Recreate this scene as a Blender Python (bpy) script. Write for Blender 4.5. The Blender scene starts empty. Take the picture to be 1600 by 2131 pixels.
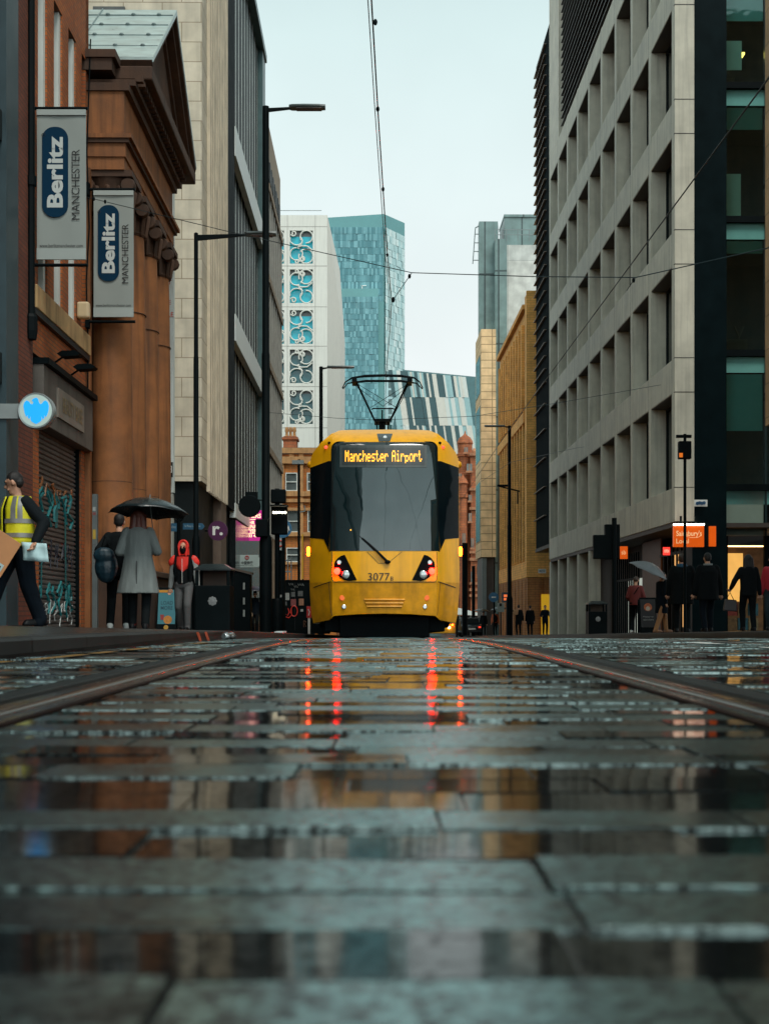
import bpy, bmesh, math, random
from mathutils import Vector, Matrix
R = math.radians
rnd = random.Random(7)
SC = bpy.context.scene
# ------------------------------------------------------------------ camera
F, CX, HY, CH = 2600.0, 800.0, 1276.0, 0.19      # focal length in photo pixels, principal column, horizon row, lens height
cd = bpy.data.cameras.new('camera'); cam = bpy.data.objects.new('camera', cd); SC.collection.objects.link(cam)
cd.sensor_fit = 'HORIZONTAL'; cd.sensor_width = 24.0; cd.lens = F / 1600 * 24
cam.location = (0, 0, CH); cam.rotation_euler = (R(90), 0, 0)
cd.shift_x = 0.0; cd.shift_y = (HY - 1065.5) / 1600
cd.clip_start = 0.03; cd.clip_end = 2000
cd.dof.use_dof = True; cd.dof.focus_distance = 22.0; cd.dof.aperture_fstop = 5.6
SC.camera = cam
SC.render.resolution_x = 768; SC.render.resolution_y = 1024
# ------------------------------------------------------------------ sky, sun, exposure (overcast day)
SUN_EL, SUN_AZ = 58, 155
w = bpy.data.worlds.new('World'); SC.world = w; w.use_nodes = True
nt = w.node_tree; nt.nodes.clear()
N = nt.nodes.new
out = N('ShaderNodeOutputWorld'); bg = N('ShaderNodeBackground'); bg.inputs['Strength'].default_value = 0.10
sky = N('ShaderNodeTexSky'); sky.sky_type = 'NISHITA'; sky.sun_disc = False
sky.sun_elevation = R(SUN_EL); sky.sun_rotation = R(SUN_AZ); sky.air_density = 1.0; sky.dust_density = 3.0
hs = N('ShaderNodeHueSaturation'); hs.inputs['Saturation'].default_value = 0.25; hs.inputs['Value'].default_value = 1.0
tc = N('ShaderNodeTexCoord'); sep = N('ShaderNodeSeparateXYZ')
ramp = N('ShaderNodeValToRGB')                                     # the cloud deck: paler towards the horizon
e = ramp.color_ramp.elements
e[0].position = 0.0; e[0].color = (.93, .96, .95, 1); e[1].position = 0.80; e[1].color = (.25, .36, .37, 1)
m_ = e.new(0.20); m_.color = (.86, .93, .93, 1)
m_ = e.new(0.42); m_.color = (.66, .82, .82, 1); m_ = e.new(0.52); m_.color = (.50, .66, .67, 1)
nz = N('ShaderNodeTexNoise'); nz.inputs['Scale'].default_value = 2.2; nz.inputs['Detail'].default_value = 5
mpn = N('ShaderNodeMapRange'); mpn.inputs[1].default_value = .3; mpn.inputs[2].default_value = .7; mpn.inputs[3].default_value = 7.3; mpn.inputs[4].default_value = 9.2
sc_ = N('ShaderNodeVectorMath'); sc_.operation = 'SCALE'
mx = N('ShaderNodeMix'); mx.data_type = 'RGBA'; mx.inputs[0].default_value = 0.90
L = nt.links.new
L(tc.outputs['Generated'], sep.inputs[0]); L(sep.outputs['Z'], ramp.inputs[0]); L(tc.outputs['Generated'], nz.inputs['Vector'])
L(nz.outputs['Fac'], mpn.inputs[0]); L(ramp.outputs[0], sc_.inputs[0]); 
bk = N('ShaderNodeMapRange'); bk.inputs[1].default_value = -.9; bk.inputs[2].default_value = .15; bk.inputs[3].default_value = 1.9; bk.inputs[4].default_value = 1.0   # cloud made brighter behind the lens, added fill for fronts facing it
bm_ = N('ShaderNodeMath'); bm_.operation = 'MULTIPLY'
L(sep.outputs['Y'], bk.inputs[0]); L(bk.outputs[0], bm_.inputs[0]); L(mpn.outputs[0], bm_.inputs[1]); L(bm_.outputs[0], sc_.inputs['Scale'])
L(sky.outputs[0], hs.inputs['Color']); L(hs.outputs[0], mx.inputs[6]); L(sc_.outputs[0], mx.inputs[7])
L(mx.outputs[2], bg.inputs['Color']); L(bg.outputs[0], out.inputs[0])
sl = bpy.data.lights.new('sun', 'SUN'); so = bpy.data.objects.new('sun', sl); SC.collection.objects.link(so)
sl.energy = 1.5; sl.angle = R(20); sl.color = (1, .95, .87)
so.rotation_euler = (R(90 - SUN_EL), 0, R(180 - SUN_AZ + 0)); so.location = (0, -10, 60)
# sky_rotation az is measured clockwise from +Y; the lamp shines away from that direction
_d = Vector((math.sin(R(SUN_AZ)) * math.cos(R(SUN_EL)), math.cos(R(SUN_AZ)) * math.cos(R(SUN_EL)), math.sin(R(SUN_EL))))
so.rotation_euler = _d.to_track_quat('Z', 'Y').to_euler()
SC.view_settings.view_transform = 'Standard'; SC.view_settings.look = 'None'
SC.view_settings.exposure = 0.47; SC.view_settings.gamma = 1.0
SC.render.engine = 'CYCLES'; SC.cycles.max_bounces = 6; SC.cycles.use_denoising = True
SC.cycles.sample_clamp_indirect = 4.0; SC.cycles.caustics_reflective = False; SC.cycles.caustics_refractive = False

# ------------------------------------------------------------------ helpers
YAW = math.atan(25 / 2600)                        # the street's facades run half a degree left of the tram track
S = Matrix.Rotation(YAW, 4, 'Z')                  # street frame -> world
I4 = Matrix.Identity(4)
def P(px, py, Y): return Vector(((px - CX) * Y / F, Y, CH + (HY - py) * Y / F))
def zr(y):                                        # road profile: level by the lens, then a long gentle fall
    if y < 4: return 0.0
    if y < 14: return -.0195 / 20 * (y - 4) ** 2
    if y < 110: return -.0975 - .0195 * (y - 14)
    return -1.9695
WM = {}                                           # object name -> world matrix of its root
def _tag(o, label, cat, group=None, kind=None):
    if label: o['label'] = label
    if cat: o['category'] = cat
    if group: o['group'] = group
    if kind: o['kind'] = kind
    return o
def thing(name, label, cat, loc=(0, 0, 0), rz=0.0, group=None):
    o = bpy.data.objects.new(name, None); SC.collection.objects.link(o)
    o.empty_display_size = .3; o.location = loc; o.rotation_euler = (0, 0, rz)
    WM[o.name] = Matrix.Translation(Vector(loc)) @ Matrix.Rotation(rz, 4, 'Z')
    return _tag(o, label, cat, group)
class MB:
    """collects boxes, prisms, tubes and lathes and links them as one mesh object"""
    def __init__(s, M=I4): s.v = []; s.f = []; s.M = M; s.a = []
    def add(s, vs, fs, val=0.0):
        o = len(s.v); s.v += [Vector(v) for v in vs]; s.f += [[i + o for i in f] for f in fs]; s.a += [val] * len(fs); return s
    def box(s, x0, x1, y0, y1, z0, z1, val=0.0):
        return s.add([(x0,y0,z0),(x1,y0,z0),(x1,y1,z0),(x0,y1,z0),(x0,y0,z1),(x1,y0,z1),(x1,y1,z1),(x0,y1,z1)],
                     [(3,2,1,0),(4,5,6,7),(0,1,5,4),(1,2,6,5),(2,3,7,6),(3,0,4,7)], val)
    def quad(s, a, b, c, d, val=0.0): return s.add([a, b, c, d], [(0, 1, 2, 3)], val)
    def prism(s, pts, axis, a, b, val=0.0):       # 2D outline extruded along an axis ('x': pts are (y,z); 'y': (x,z); 'z': (x,y))
        def q(p, t): return {'x': (t, p[0], p[1]), 'y': (p[0], t, p[1]), 'z': (p[0], p[1], t)}[axis]
        n = len(pts)
        fs = [tuple(range(n - 1, -1, -1)), tuple(range(n, 2 * n))] + [(i, (i + 1) % n, n + (i + 1) % n, n + i) for i in range(n)]
        return s.add([q(p, a) for p in pts] + [q(p, b) for p in pts], fs, val)
    def tube(s, pts, r, n=8, closed=False, val=0.0):
        pts = [Vector(p) for p in pts]; k = len(pts)
        rs = r if isinstance(r, (list, tuple)) else [r] * k
        vs, fs = [], []
        up = None
        for i, p in enumerate(pts):
            if closed: d = pts[(i + 1) % k] - pts[i - 1]
            else: d = pts[min(i + 1, k - 1)] - pts[max(i - 1, 0)]
            d.normalize()
            if up is None: up = Vector((0, 0, 1)) if abs(d.z) < .9 else Vector((1, 0, 0))
            x = up.cross(d).normalized(); y = d.cross(x).normalized(); up = y
            for j in range(n):
                a = 2 * math.pi * j / n
                vs.append(p + (x * math.cos(a) + y * math.sin(a)) * rs[i])
        for i in range(k if closed else k - 1):
            b = ((i + 1) % k) * n
            for j in range(n): fs.append((i * n + j, i * n + (j + 1) % n, b + (j + 1) % n, b + j))
        if not closed: fs += [tuple(range(n - 1, -1, -1)), tuple(range((k - 1) * n, k * n))]
        return s.add(vs, fs, val)
    def lathe(s, prof, c, n=16, axis='z', val=0.0):   # prof: (r, t) from bottom to top
        vs, fs = [], []
        for r, t in prof:
            for j in range(n):
                a = 2 * math.pi * j / n; u, v_ = r * math.cos(a), r * math.sin(a)
                vs.append(Vector(c) + {'z': Vector((u, v_, t)), 'y': Vector((u, t, -v_)), 'x': Vector((t, u, v_))}[axis])
        k = len(prof)
        for i in range(k - 1):
            for j in range(n): fs.append((i * n + j, i * n + (j + 1) % n, (i + 1) * n + (j + 1) % n, (i + 1) * n + j))
        fs += [tuple(range(n - 1, -1, -1)), tuple(range((k - 1) * n, k * n))]
        return s.add(vs, fs, val)
    def ball(s, c, rx, ry=None, rz=None, n=10, m=7):
        ry = ry or rx; rz = rz or rx; vs, fs = [], []
        c = Vector(c)
        for i in range(1, m):
            t = math.pi * i / m
            for j in range(n):
                a = 2 * math.pi * j / n
                vs.append(c + Vector((rx * math.sin(t) * math.cos(a), ry * math.sin(t) * math.sin(a), -rz * math.cos(t))))
        vs += [c - Vector((0, 0, rz)), c + Vector((0, 0, rz))]; b = len(vs) - 2
        for i in range(m - 2):
            for j in range(n): fs.append((i * n + j, i * n + (j + 1) % n, (i + 1) * n + (j + 1) % n, (i + 1) * n + j))
        for j in range(n):
            fs.append((b, (j + 1) % n, j)); o = (m - 2) * n; fs.append((b + 1, o + j, o + (j + 1) % n))
        return s.add(vs, fs)
    def caps(s, a, b, ra, rb, n=10):              # tapered capsule
        a, b = Vector(a), Vector(b); d = b - a; L_ = d.length
        if L_ < 1e-5: return s.ball(a, ra)
        d /= L_; pts, rs = [], []
        for t in (-90, -60, -30, 0): pts.append(a + d * ra * math.sin(R(t))); rs.append(max(ra * math.cos(R(t)), ra * .04))
        for t in (0, 30, 60, 90): pts.append(b + d * rb * math.sin(R(t))); rs.append(max(rb * math.cos(R(t)), rb * .04))
        return s.tube(pts, rs, n)
    def loft(s, rings, val=0.0):                  # rings of equal vertex count, capped
        n = len(rings[0]); vs = [v for r in rings for v in r]; fs = []
        for i in range(len(rings) - 1):
            for j in range(n): fs.append((i * n + j, i * n + (j + 1) % n, (i + 1) * n + (j + 1) % n, (i + 1) * n + j))
        fs += [tuple(range(n - 1, -1, -1)), tuple(range((len(rings) - 1) * n, len(rings) * n))]
        return s.add(vs, fs, val)
    def text(s, txt, w=None, h=None, M=I4, bold=0.0, depth=.004, font=None):   # flat lettering fitted to w x h, in the plane M maps (x right, y up) to
        c = bpy.data.curves.new('t', 'FONT'); c.body = txt; c.size = 1; c.offset = bold; c.extrude = 0; c.resolution_u = 3
        c.align_x = 'LEFT'
        o = bpy.data.objects.new('t', c); SC.collection.objects.link(o)
        dg = bpy.context.evaluated_depsgraph_get(); me = bpy.data.meshes.new_from_object(o.evaluated_get(dg))
        vs = [v.co.copy() for v in me.vertices]; fs = [tuple(p.vertices) for p in me.polygons]
        bpy.data.objects.remove(o); bpy.data.curves.remove(c); bpy.data.meshes.remove(me)
        if not vs: return s
        x0 = min(v.x for v in vs); x1 = max(v.x for v in vs); y0 = min(v.y for v in vs); y1 = max(v.y for v in vs)
        sx = w / (x1 - x0) if w else h / (y1 - y0); sy = h / (y1 - y0) if h else sx
        q = [M @ Vector(((v.x - (x0 + x1) / 2) * sx, (v.y - (y0 + y1) / 2) * sy, 0)) for v in vs]
        return s.add(q, fs)
    def build(s, name, mat, parent=None, smooth=None, bevel=0.0, attr=False, label=None, cat=None, group=None, kind=None, loc=None):
        me = bpy.data.meshes.new(name)
        vs = [s.M @ v for v in s.v]
        root = parent
        while root is not None and root.parent is not None: root = root.parent
        if root is not None:
            inv = WM[root.name].inverted(); vs = [inv @ v for v in vs]
        elif loc is not None:
            vs = [v - Vector(loc) for v in vs]
        me.from_pydata([tuple(v) for v in vs], [], s.f)
        if attr:
            a = me.attributes.new('tone', 'FLOAT', 'FACE'); a.data.foreach_set('value', s.a)
        if smooth is not None:
            me.polygons.foreach_set('use_smooth', [True] * len(me.polygons)); me.set_sharp_from_angle(angle=R(smooth))
        me.validate(); me.update()
        me.materials.append(mat)
        o = bpy.data.objects.new(name, me); SC.collection.objects.link(o)
        if loc is not None and parent is None: o.location = loc
        if parent is not None: o.parent = parent
        else: WM[o.name] = Matrix.Translation(Vector(loc)) if loc is not None else I4
        if bevel:
            b = o.modifiers.new('bevel', 'BEVEL'); b.width = bevel; b.segments = 2; b.limit_method = 'ANGLE'; b.angle_limit = R(40)
        return _tag(o, label, cat, group, kind)
def rrect(w, h, r, n=6, cx=0, cy=0):
    pts = []
    for (sx, sy, a0) in ((1, 1, 0), (-1, 1, 90), (-1, -1, 180), (1, -1, 270)):
        for k in range(n + 1):
            a = R(a0 + 90 * k / n); pts.append((cx + sx * (w / 2 - r) + r * math.cos(a), cy + sy * (h / 2 - r) + r * math.sin(a)))
    return pts
def circ(r, n=24, cx=0, cy=0): return [(cx + r * math.cos(2 * math.pi * k / n), cy + r * math.sin(2 * math.pi * k / n)) for k in range(n)]
# ------------------------------------------------------------------ materials
MATS = {}
def _base(name):
    m = bpy.data.materials.new(name); m.use_nodes = True; t = m.node_tree; t.nodes.clear()
    o = t.nodes.new('ShaderNodeOutputMaterial'); b = t.nodes.new('ShaderNodeBsdfPrincipled'); t.links.new(b.outputs[0], o.inputs[0])
    return m, t, b
def mat(name, col, rough=.6, metal=0.0, var=.2, vs=2.0, bump=0.0, bs=30.0, spec=.5, ior=None, streak=0.0, coat=0.0, stretch=None):
    """painted / stone / metal surface: colour broken up by noise, optional rain streaks, optional fine bump"""
    if name in MATS: return MATS[name]
    m, t, b = _base(name); n = t.nodes.new; l = t.links.new
    tc = n('ShaderNodeTexCoord'); mp = n('ShaderNodeMapping'); l(tc.outputs['Object'], mp.inputs[0])
    if stretch: mp.inputs['Scale'].default_value = stretch
    nz = n('ShaderNodeTexNoise'); nz.inputs['Scale'].default_value = vs; nz.inputs['Detail'].default_value = 7; nz.inputs['Roughness'].default_value = .62
    l(mp.outputs[0], nz.inputs['Vector'])
    mr = n('ShaderNodeMapRange'); mr.inputs[1].default_value = .28; mr.inputs[2].default_value = .72; mr.inputs[3].default_value = 1 - var; mr.inputs[4].default_value = 1 + var * .7
    l(nz.outputs['Fac'], mr.inputs[0])
    v = n('ShaderNodeVectorMath'); v.operation = 'SCALE'; v.inputs[0].default_value = col; l(mr.outputs[0], v.inputs['Scale'])
    last = v.outputs[0]
    if streak:
        m2 = n('ShaderNodeMapping'); m2.inputs['Scale'].default_value = (3, 3, .18); l(tc.outputs['Object'], m2.inputs[0])
        n2 = n('ShaderNodeTexNoise'); n2.inputs['Scale'].default_value = 2.0; n2.inputs['Detail'].default_value = 6; l(m2.outputs[0], n2.inputs['Vector'])
        r2 = n('ShaderNodeMapRange'); r2.inputs[1].default_value = .48; r2.inputs[2].default_value = .75; r2.inputs[3].default_value = 1; r2.inputs[4].default_value = 1 - streak
        l(n2.outputs['Fac'], r2.inputs[0]); v2 = n('ShaderNodeVectorMath'); v2.operation = 'SCALE'; l(last, v2.inputs[0]); l(r2.outputs[0], v2.inputs['Scale']); last = v2.outputs[0]
    l(last, b.inputs['Base Color'])
    rr = n('ShaderNodeMapRange'); rr.inputs[3].default_value = max(rough - .12, .02); rr.inputs[4].default_value = min(rough + .12, 1); l(nz.outputs['Fac'], rr.inputs[0]); l(rr.outputs[0], b.inputs['Roughness'])
    b.inputs['Metallic'].default_value = metal; b.inputs['Specular IOR Level'].default_value = spec
    if ior: b.inputs['IOR'].default_value = ior
    if coat: b.inputs['Coat Weight'].default_value = coat; b.inputs['Coat Roughness'].default_value = .06
    if bump:
        n3 = n('ShaderNodeTexNoise'); n3.inputs['Scale'].default_value = bs; n3.inputs['Detail'].default_value = 4; l(mp.outputs[0], n3.inputs['Vector'])
        bp = n('ShaderNodeBump'); bp.inputs['Strength'].default_value = bump; bp.inputs['Distance'].default_value = .01; l(n3.outputs['Fac'], bp.inputs['Height']); l(bp.outputs[0], b.inputs['Normal'])
    MATS[name] = m; return m
def brick(name, c1, c2, cm, bw=.225, bh=.075, mortar=.012, rough=.8, streak=.35, bump=.5, offset=.5, dirt=(.03, .03, .028), spec=.4, flat=False, bias=0.0):
    """coursed masonry: object space, works on walls along and across the street"""
    if name in MATS: return MATS[name]
    m, t, b = _base(name); n = t.nodes.new; l = t.links.new
    tc = n('ShaderNodeTexCoord'); sp = n('ShaderNodeSeparateXYZ'); l(tc.outputs['Object'], sp.inputs[0])
    ad = n('ShaderNodeMath'); l(sp.outputs['X'], ad.inputs[0]); l(sp.outputs['Y'], ad.inputs[1])
    cb = n('ShaderNodeCombineXYZ'); l(ad.outputs[0], cb.inputs[0]); l(sp.outputs['Y' if flat else 'Z'], cb.inputs[1])
    if flat: l(sp.outputs['X'], cb.inputs[0])
    bt = n('ShaderNodeTexBrick'); bt.inputs['Scale'].default_value = 1; bt.inputs['Brick Width'].default_value = bw; bt.inputs['Row Height'].default_value = bh
    bt.inputs['Mortar Size'].default_value = mortar; bt.inputs['Mortar Smooth'].default_value = .1; bt.offset = offset
    bt.inputs['Color1'].default_value = (*c1, 1); bt.inputs['Color2'].default_value = (*c2, 1); bt.inputs['Mortar'].default_value = (*cm, 1); bt.inputs['Bias'].default_value = bias
    l(cb.outputs[0], bt.inputs['Vector'])
    nz = n('ShaderNodeTexNoise'); nz.inputs['Scale'].default_value = 1.3; nz.inputs['Detail'].default_value = 8; l(tc.outputs['Object'], nz.inputs['Vector'])
    m2 = n('ShaderNodeMapping'); m2.inputs['Scale'].default_value = (2.5, 2.5, .2); l(tc.outputs['Object'], m2.inputs[0])
    n2 = n('ShaderNodeTexNoise'); n2.inputs['Scale'].default_value = 1.6; n2.inputs['Detail'].default_value = 7; l(m2.outputs[0], n2.inputs['Vector'])
    r1 = n('ShaderNodeMapRange'); r1.inputs[1].default_value = .3; r1.inputs[2].default_value = .7; r1.inputs[3].default_value = .75; r1.inputs[4].default_value = 1.15; l(nz.outputs['Fac'], r1.inputs[0])
    r2 = n('ShaderNodeMapRange'); r2.inputs[1].default_value = .45; r2.inputs[2].default_value = .8; r2.inputs[3].default_value = 0; r2.inputs[4].default_value = streak; l(n2.outputs['Fac'], r2.inputs[0])
    v = n('ShaderNodeVectorMath'); v.operation = 'SCALE'; l(bt.outputs['Color'], v.inputs[0]); l(r1.outputs[0], v.inputs['Scale'])
    mx = n('ShaderNodeMix'); mx.data_type = 'RGBA'; l(r2.outputs[0], mx.inputs[0]); l(v.outputs[0], mx.inputs[6]); mx.inputs[7].default_value = (*dirt, 1)
    l(mx.outputs[2], b.inputs['Base Color']); b.inputs['Roughness'].default_value = rough; b.inputs['Specular IOR Level'].default_value = spec
    bp = n('ShaderNodeBump'); bp.inputs['Strength'].default_value = bump; bp.inputs['Distance'].default_value = .012; bp.invert = True
    l(bt.outputs['Fac'], bp.inputs['Height']); l(bp.outputs[0], b.inputs['Normal'])
    MATS[name] = m; return m
def glass(name, col=(.004, .012, .014), rough=.03, ior=1.6, wob=.02, ws=.6):
    """dark window glass seen from a bright street: glossy, slightly wavy"""
    if name in MATS: return MATS[name]
    m, t, b = _base(name); n = t.nodes.new; l = t.links.new
    tc = n('ShaderNodeTexCoord'); nz = n('ShaderNodeTexNoise'); nz.inputs['Scale'].default_value = ws; nz.inputs['Detail'].default_value = 2; l(tc.outputs['Object'], nz.inputs['Vector'])
    bp = n('ShaderNodeBump'); bp.inputs['Strength'].default_value = wob; bp.inputs['Distance'].default_value = .3; l(nz.outputs['Fac'], bp.inputs['Height']); l(bp.outputs[0], b.inputs['Normal'])
    v = n('ShaderNodeVectorMath'); v.operation = 'SCALE'; v.inputs[0].default_value = col
    mr = n('ShaderNodeMapRange'); mr.inputs[3].default_value = .5; mr.inputs[4].default_value = 1.5; l(nz.outputs['Fac'], mr.inputs[0]); l(mr.outputs[0], v.inputs['Scale']); l(v.outputs[0], b.inputs['Base Color'])
    b.inputs['Roughness'].default_value = rough; b.inputs['IOR'].default_value = ior
    MATS[name] = m; return m
def clear_glass(name, tint=(.75, .9, .88), ior=1.5, gloss=1.0):
    if name in MATS: return MATS[name]
    m = bpy.data.materials.new(name); m.use_nodes = True; t = m.node_tree; t.nodes.clear(); n = t.nodes.new; l = t.links.new
    o = n('ShaderNodeOutputMaterial'); tr = n('ShaderNodeBsdfTransparent'); tr.inputs[0].default_value = (*tint, 1)
    gl = n('ShaderNodeBsdfGlossy'); gl.inputs['Roughness'].default_value = .02; fr = n('ShaderNodeFresnel'); fr.inputs[0].default_value = ior
    nz = n('ShaderNodeTexNoise'); nz.inputs['Scale'].default_value = 1.2; tc = n('ShaderNodeTexCoord'); l(tc.outputs['Object'], nz.inputs['Vector'])
    bp = n('ShaderNodeBump'); bp.inputs['Strength'].default_value = .02; bp.inputs['Distance'].default_value = .2; l(nz.outputs['Fac'], bp.inputs['Height']); l(bp.outputs[0], gl.inputs['Normal'])
    mx = n('ShaderNodeMixShader'); l(fr.outputs[0], mx.inputs[0]); l(tr.outputs[0], mx.inputs[1]); l(gl.outputs[0], mx.inputs[2]); l(mx.outputs[0], o.inputs[0])
    MATS[name] = m; return m
def glow(name, col, strength):
    if name in MATS: return MATS[name]
    m, t, b = _base(name); n = t.nodes.new; l = t.links.new
    tc = n('ShaderNodeTexCoord'); nz = n('ShaderNodeTexNoise'); nz.inputs['Scale'].default_value = 3; l(tc.outputs['Object'], nz.inputs['Vector'])
    mr = n('ShaderNodeMapRange'); mr.inputs[3].default_value = strength * .85; mr.inputs[4].default_value = strength * 1.15; l(nz.outputs['Fac'], mr.inputs[0]); l(mr.outputs[0], b.inputs['Emission Strength'])
    b.inputs['Base Color'].default_value = (*[c * .3 for c in col], 1); b.inputs['Emission Color'].default_value = (*col, 1); b.inputs['Roughness'].default_value = .4
    MATS[name] = m; return m
def toned(name, c0, c1, rough=.3, ior=1.5, metal=0.0, bump=0.0, extra=None):
    """two-tone surface whose mix is the face attribute 'tone' (each panel or sett its own value)"""
    if name in MATS: return MATS[name]
    m, t, b = _base(name); n = t.nodes.new; l = t.links.new
    at = n('ShaderNodeAttribute'); at.attribute_name = 'tone'
    mx = n('ShaderNodeMix'); mx.data_type = 'RGBA'; mx.inputs[6].default_value = (*c0, 1); mx.inputs[7].default_value = (*c1, 1); l(at.outputs['Fac'], mx.inputs[0])
    tc = n('ShaderNodeTexCoord'); nz = n('ShaderNodeTexNoise'); nz.inputs['Scale'].default_value = .8; nz.inputs['Detail'].default_value = 6; l(tc.outputs['Object'], nz.inputs['Vector'])
    mr = n('ShaderNodeMapRange'); mr.inputs[3].default_value = .75; mr.inputs[4].default_value = 1.2; l(nz.outputs['Fac'], mr.inputs[0])
    v = n('ShaderNodeVectorMath'); v.operation = 'SCALE'; l(mx.outputs[2], v.inputs[0]); l(mr.outputs[0], v.inputs['Scale']); l(v.outputs[0], b.inputs['Base Color'])
    b.inputs['Roughness'].default_value = rough; b.inputs['IOR'].default_value = ior; b.inputs['Metallic'].default_value = metal
    MATS[name] = m; return m
def wet_setts(name):
    """rained-on granite: per-sett 'tone' decides how much standing film lies on it"""
    m, t, b = _base(name); n = t.nodes.new; l = t.links.new
    at = n('ShaderNodeAttribute'); at.attribute_name = 'tone'
    tc = n('ShaderNodeTexCoord')
    nz = n('ShaderNodeTexNoise'); nz.inputs['Scale'].default_value = 12; nz.inputs['Detail'].default_value = 8; l(tc.outputs['Object'], nz.inputs['Vector'])
    big = n('ShaderNodeTexNoise'); big.inputs['Scale'].default_value = 1.1; big.inputs['Detail'].default_value = 3; l(tc.outputs['Object'], big.inputs['Vector'])
    ad = n('ShaderNodeMath'); ad.operation = 'MULTIPLY_ADD'; l(nz.outputs['Fac'], ad.inputs[0]); ad.inputs[1].default_value = .70; l(at.outputs['Fac'], ad.inputs[2])
    a2 = n('ShaderNodeMath'); a2.operation = 'MULTIPLY_ADD'; l(big.outputs['Fac'], a2.inputs[0]); a2.inputs[1].default_value = .35; l(ad.outputs[0], a2.inputs[2])
    rr = n('ShaderNodeMapRange'); rr.inputs[1].default_value = .76; rr.inputs[2].default_value = 1.10; rr.inputs[3].default_value = .085; rr.inputs[4].default_value = .26
    l(a2.outputs[0], rr.inputs[0]); l(rr.outputs[0], b.inputs['Roughness'])
    cr = n('ShaderNodeMapRange'); cr.inputs[1].default_value = .72; cr.inputs[2].default_value = 1.15; cr.inputs[3].default_value = .35; cr.inputs[4].default_value = 1.0; l(a2.outputs[0], cr.inputs[0])
    fine = n('ShaderNodeTexNoise'); fine.inputs['Scale'].default_value = 160; fine.inputs['Detail'].default_value = 3; l(tc.outputs['Object'], fine.inputs['Vector'])
    fr = n('ShaderNodeMapRange'); fr.inputs[1].default_value = .3; fr.inputs[2].default_value = .7; fr.inputs[3].default_value = .6; fr.inputs[4].default_value = 1.4; l(fine.outputs['Fac'], fr.inputs[0])
    mu = n('ShaderNodeMath'); mu.operation = 'MULTIPLY'; l(cr.outputs[0], mu.inputs[0]); l(fr.outputs[0], mu.inputs[1])
    v = n('ShaderNodeVectorMath'); v.operation = 'SCALE'; v.inputs[0].default_value = (.0125, .0135, .0135); l(mu.outputs[0], v.inputs['Scale']); l(v.outputs[0], b.inputs['Base Color'])
    bp = n('ShaderNodeBump'); bp.inputs['Distance'].default_value = .002; l(fine.outputs['Fac'], bp.inputs['Height'])
    bs = n('ShaderNodeMapRange'); bs.inputs[1].default_value = .75; bs.inputs[2].default_value = 1.2; bs.inputs[3].default_value = 0.0; bs.inputs[4].default_value = .012; l(a2.outputs[0], bs.inputs[0]); l(bs.outputs[0], bp.inputs['Strength'])
    # sky sheen put into the drained stones: normals leaned toward the lens
    sky_lean = n('ShaderNodeMapRange'); sky_lean.inputs[1].default_value = .82; sky_lean.inputs[2].default_value = 1.12; sky_lean.inputs[3].default_value = 0.0; sky_lean.inputs[4].default_value = .080; l(a2.outputs[0], sky_lean.inputs[0])
    fd = n('ShaderNodeMath'); fd.operation = 'MULTIPLY'; l(sky_lean.outputs[0], fd.inputs[0])
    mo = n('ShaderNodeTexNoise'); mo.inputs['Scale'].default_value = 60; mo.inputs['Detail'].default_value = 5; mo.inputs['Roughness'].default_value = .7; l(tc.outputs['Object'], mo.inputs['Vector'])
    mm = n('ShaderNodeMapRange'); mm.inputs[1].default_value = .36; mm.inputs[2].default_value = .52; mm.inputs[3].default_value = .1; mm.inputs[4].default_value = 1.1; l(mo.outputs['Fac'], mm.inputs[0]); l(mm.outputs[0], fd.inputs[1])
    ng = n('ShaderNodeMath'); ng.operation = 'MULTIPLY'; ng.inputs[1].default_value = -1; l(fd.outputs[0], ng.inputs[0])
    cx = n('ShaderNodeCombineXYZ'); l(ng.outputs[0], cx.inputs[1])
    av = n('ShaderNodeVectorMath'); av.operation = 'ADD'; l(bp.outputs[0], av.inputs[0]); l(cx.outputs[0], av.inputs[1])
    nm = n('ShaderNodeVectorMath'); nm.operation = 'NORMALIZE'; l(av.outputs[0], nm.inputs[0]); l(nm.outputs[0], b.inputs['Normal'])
    io = n('ShaderNodeMapRange'); io.inputs[1].default_value = .76; io.inputs[2].default_value = 1.10; io.inputs[3].default_value = 1.36; io.inputs[4].default_value = 3.0; l(a2.outputs[0], io.inputs[0]); l(io.outputs[0], b.inputs['IOR'])
    ms = n('ShaderNodeTexNoise'); ms.inputs['Scale'].default_value = 75; ms.inputs['Detail'].default_value = 6; ms.inputs['Roughness'].default_value = .75; l(tc.outputs['Object'], ms.inputs['Vector'])
    m2 = n('ShaderNodeMapRange'); m2.inputs[1].default_value = .42; m2.inputs[2].default_value = .56; m2.inputs[3].default_value = .03; m2.inputs[4].default_value = .85; mb_ = n('ShaderNodeMath'); mb_.operation = 'MULTIPLY_ADD'; l(big.outputs['Fac'], mb_.inputs[0]); mb_.inputs[1].default_value = .42; l(ms.outputs['Fac'], mb_.inputs[2]); ms2 = n('ShaderNodeMath'); ms2.operation = 'SUBTRACT'; l(mb_.outputs[0], ms2.inputs[0]); ms2.inputs[1].default_value = .21; l(ms2.outputs[0], m2.inputs[0]); l(m2.outputs[0], b.inputs['Specular IOR Level'])
    b.inputs['Specular Tint'].default_value = (.74, 1.0, .97, 1)  # reflections tinted teal, colour put in for the sheen
    MATS[name] = m; return m
BLACK = mat('black street metal', (.003, .006, .007), .5, var=.3, spec=.06)
DARK = mat('dark painted metal', (.005, .009, .010), .5, var=.3, spec=.2)
STEEL = mat('galvanised steel', (.22, .25, .25), .4, metal=.7, var=.25)
WHITE = mat('white paint', (.75, .77, .74), .5, var=.08)
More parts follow.
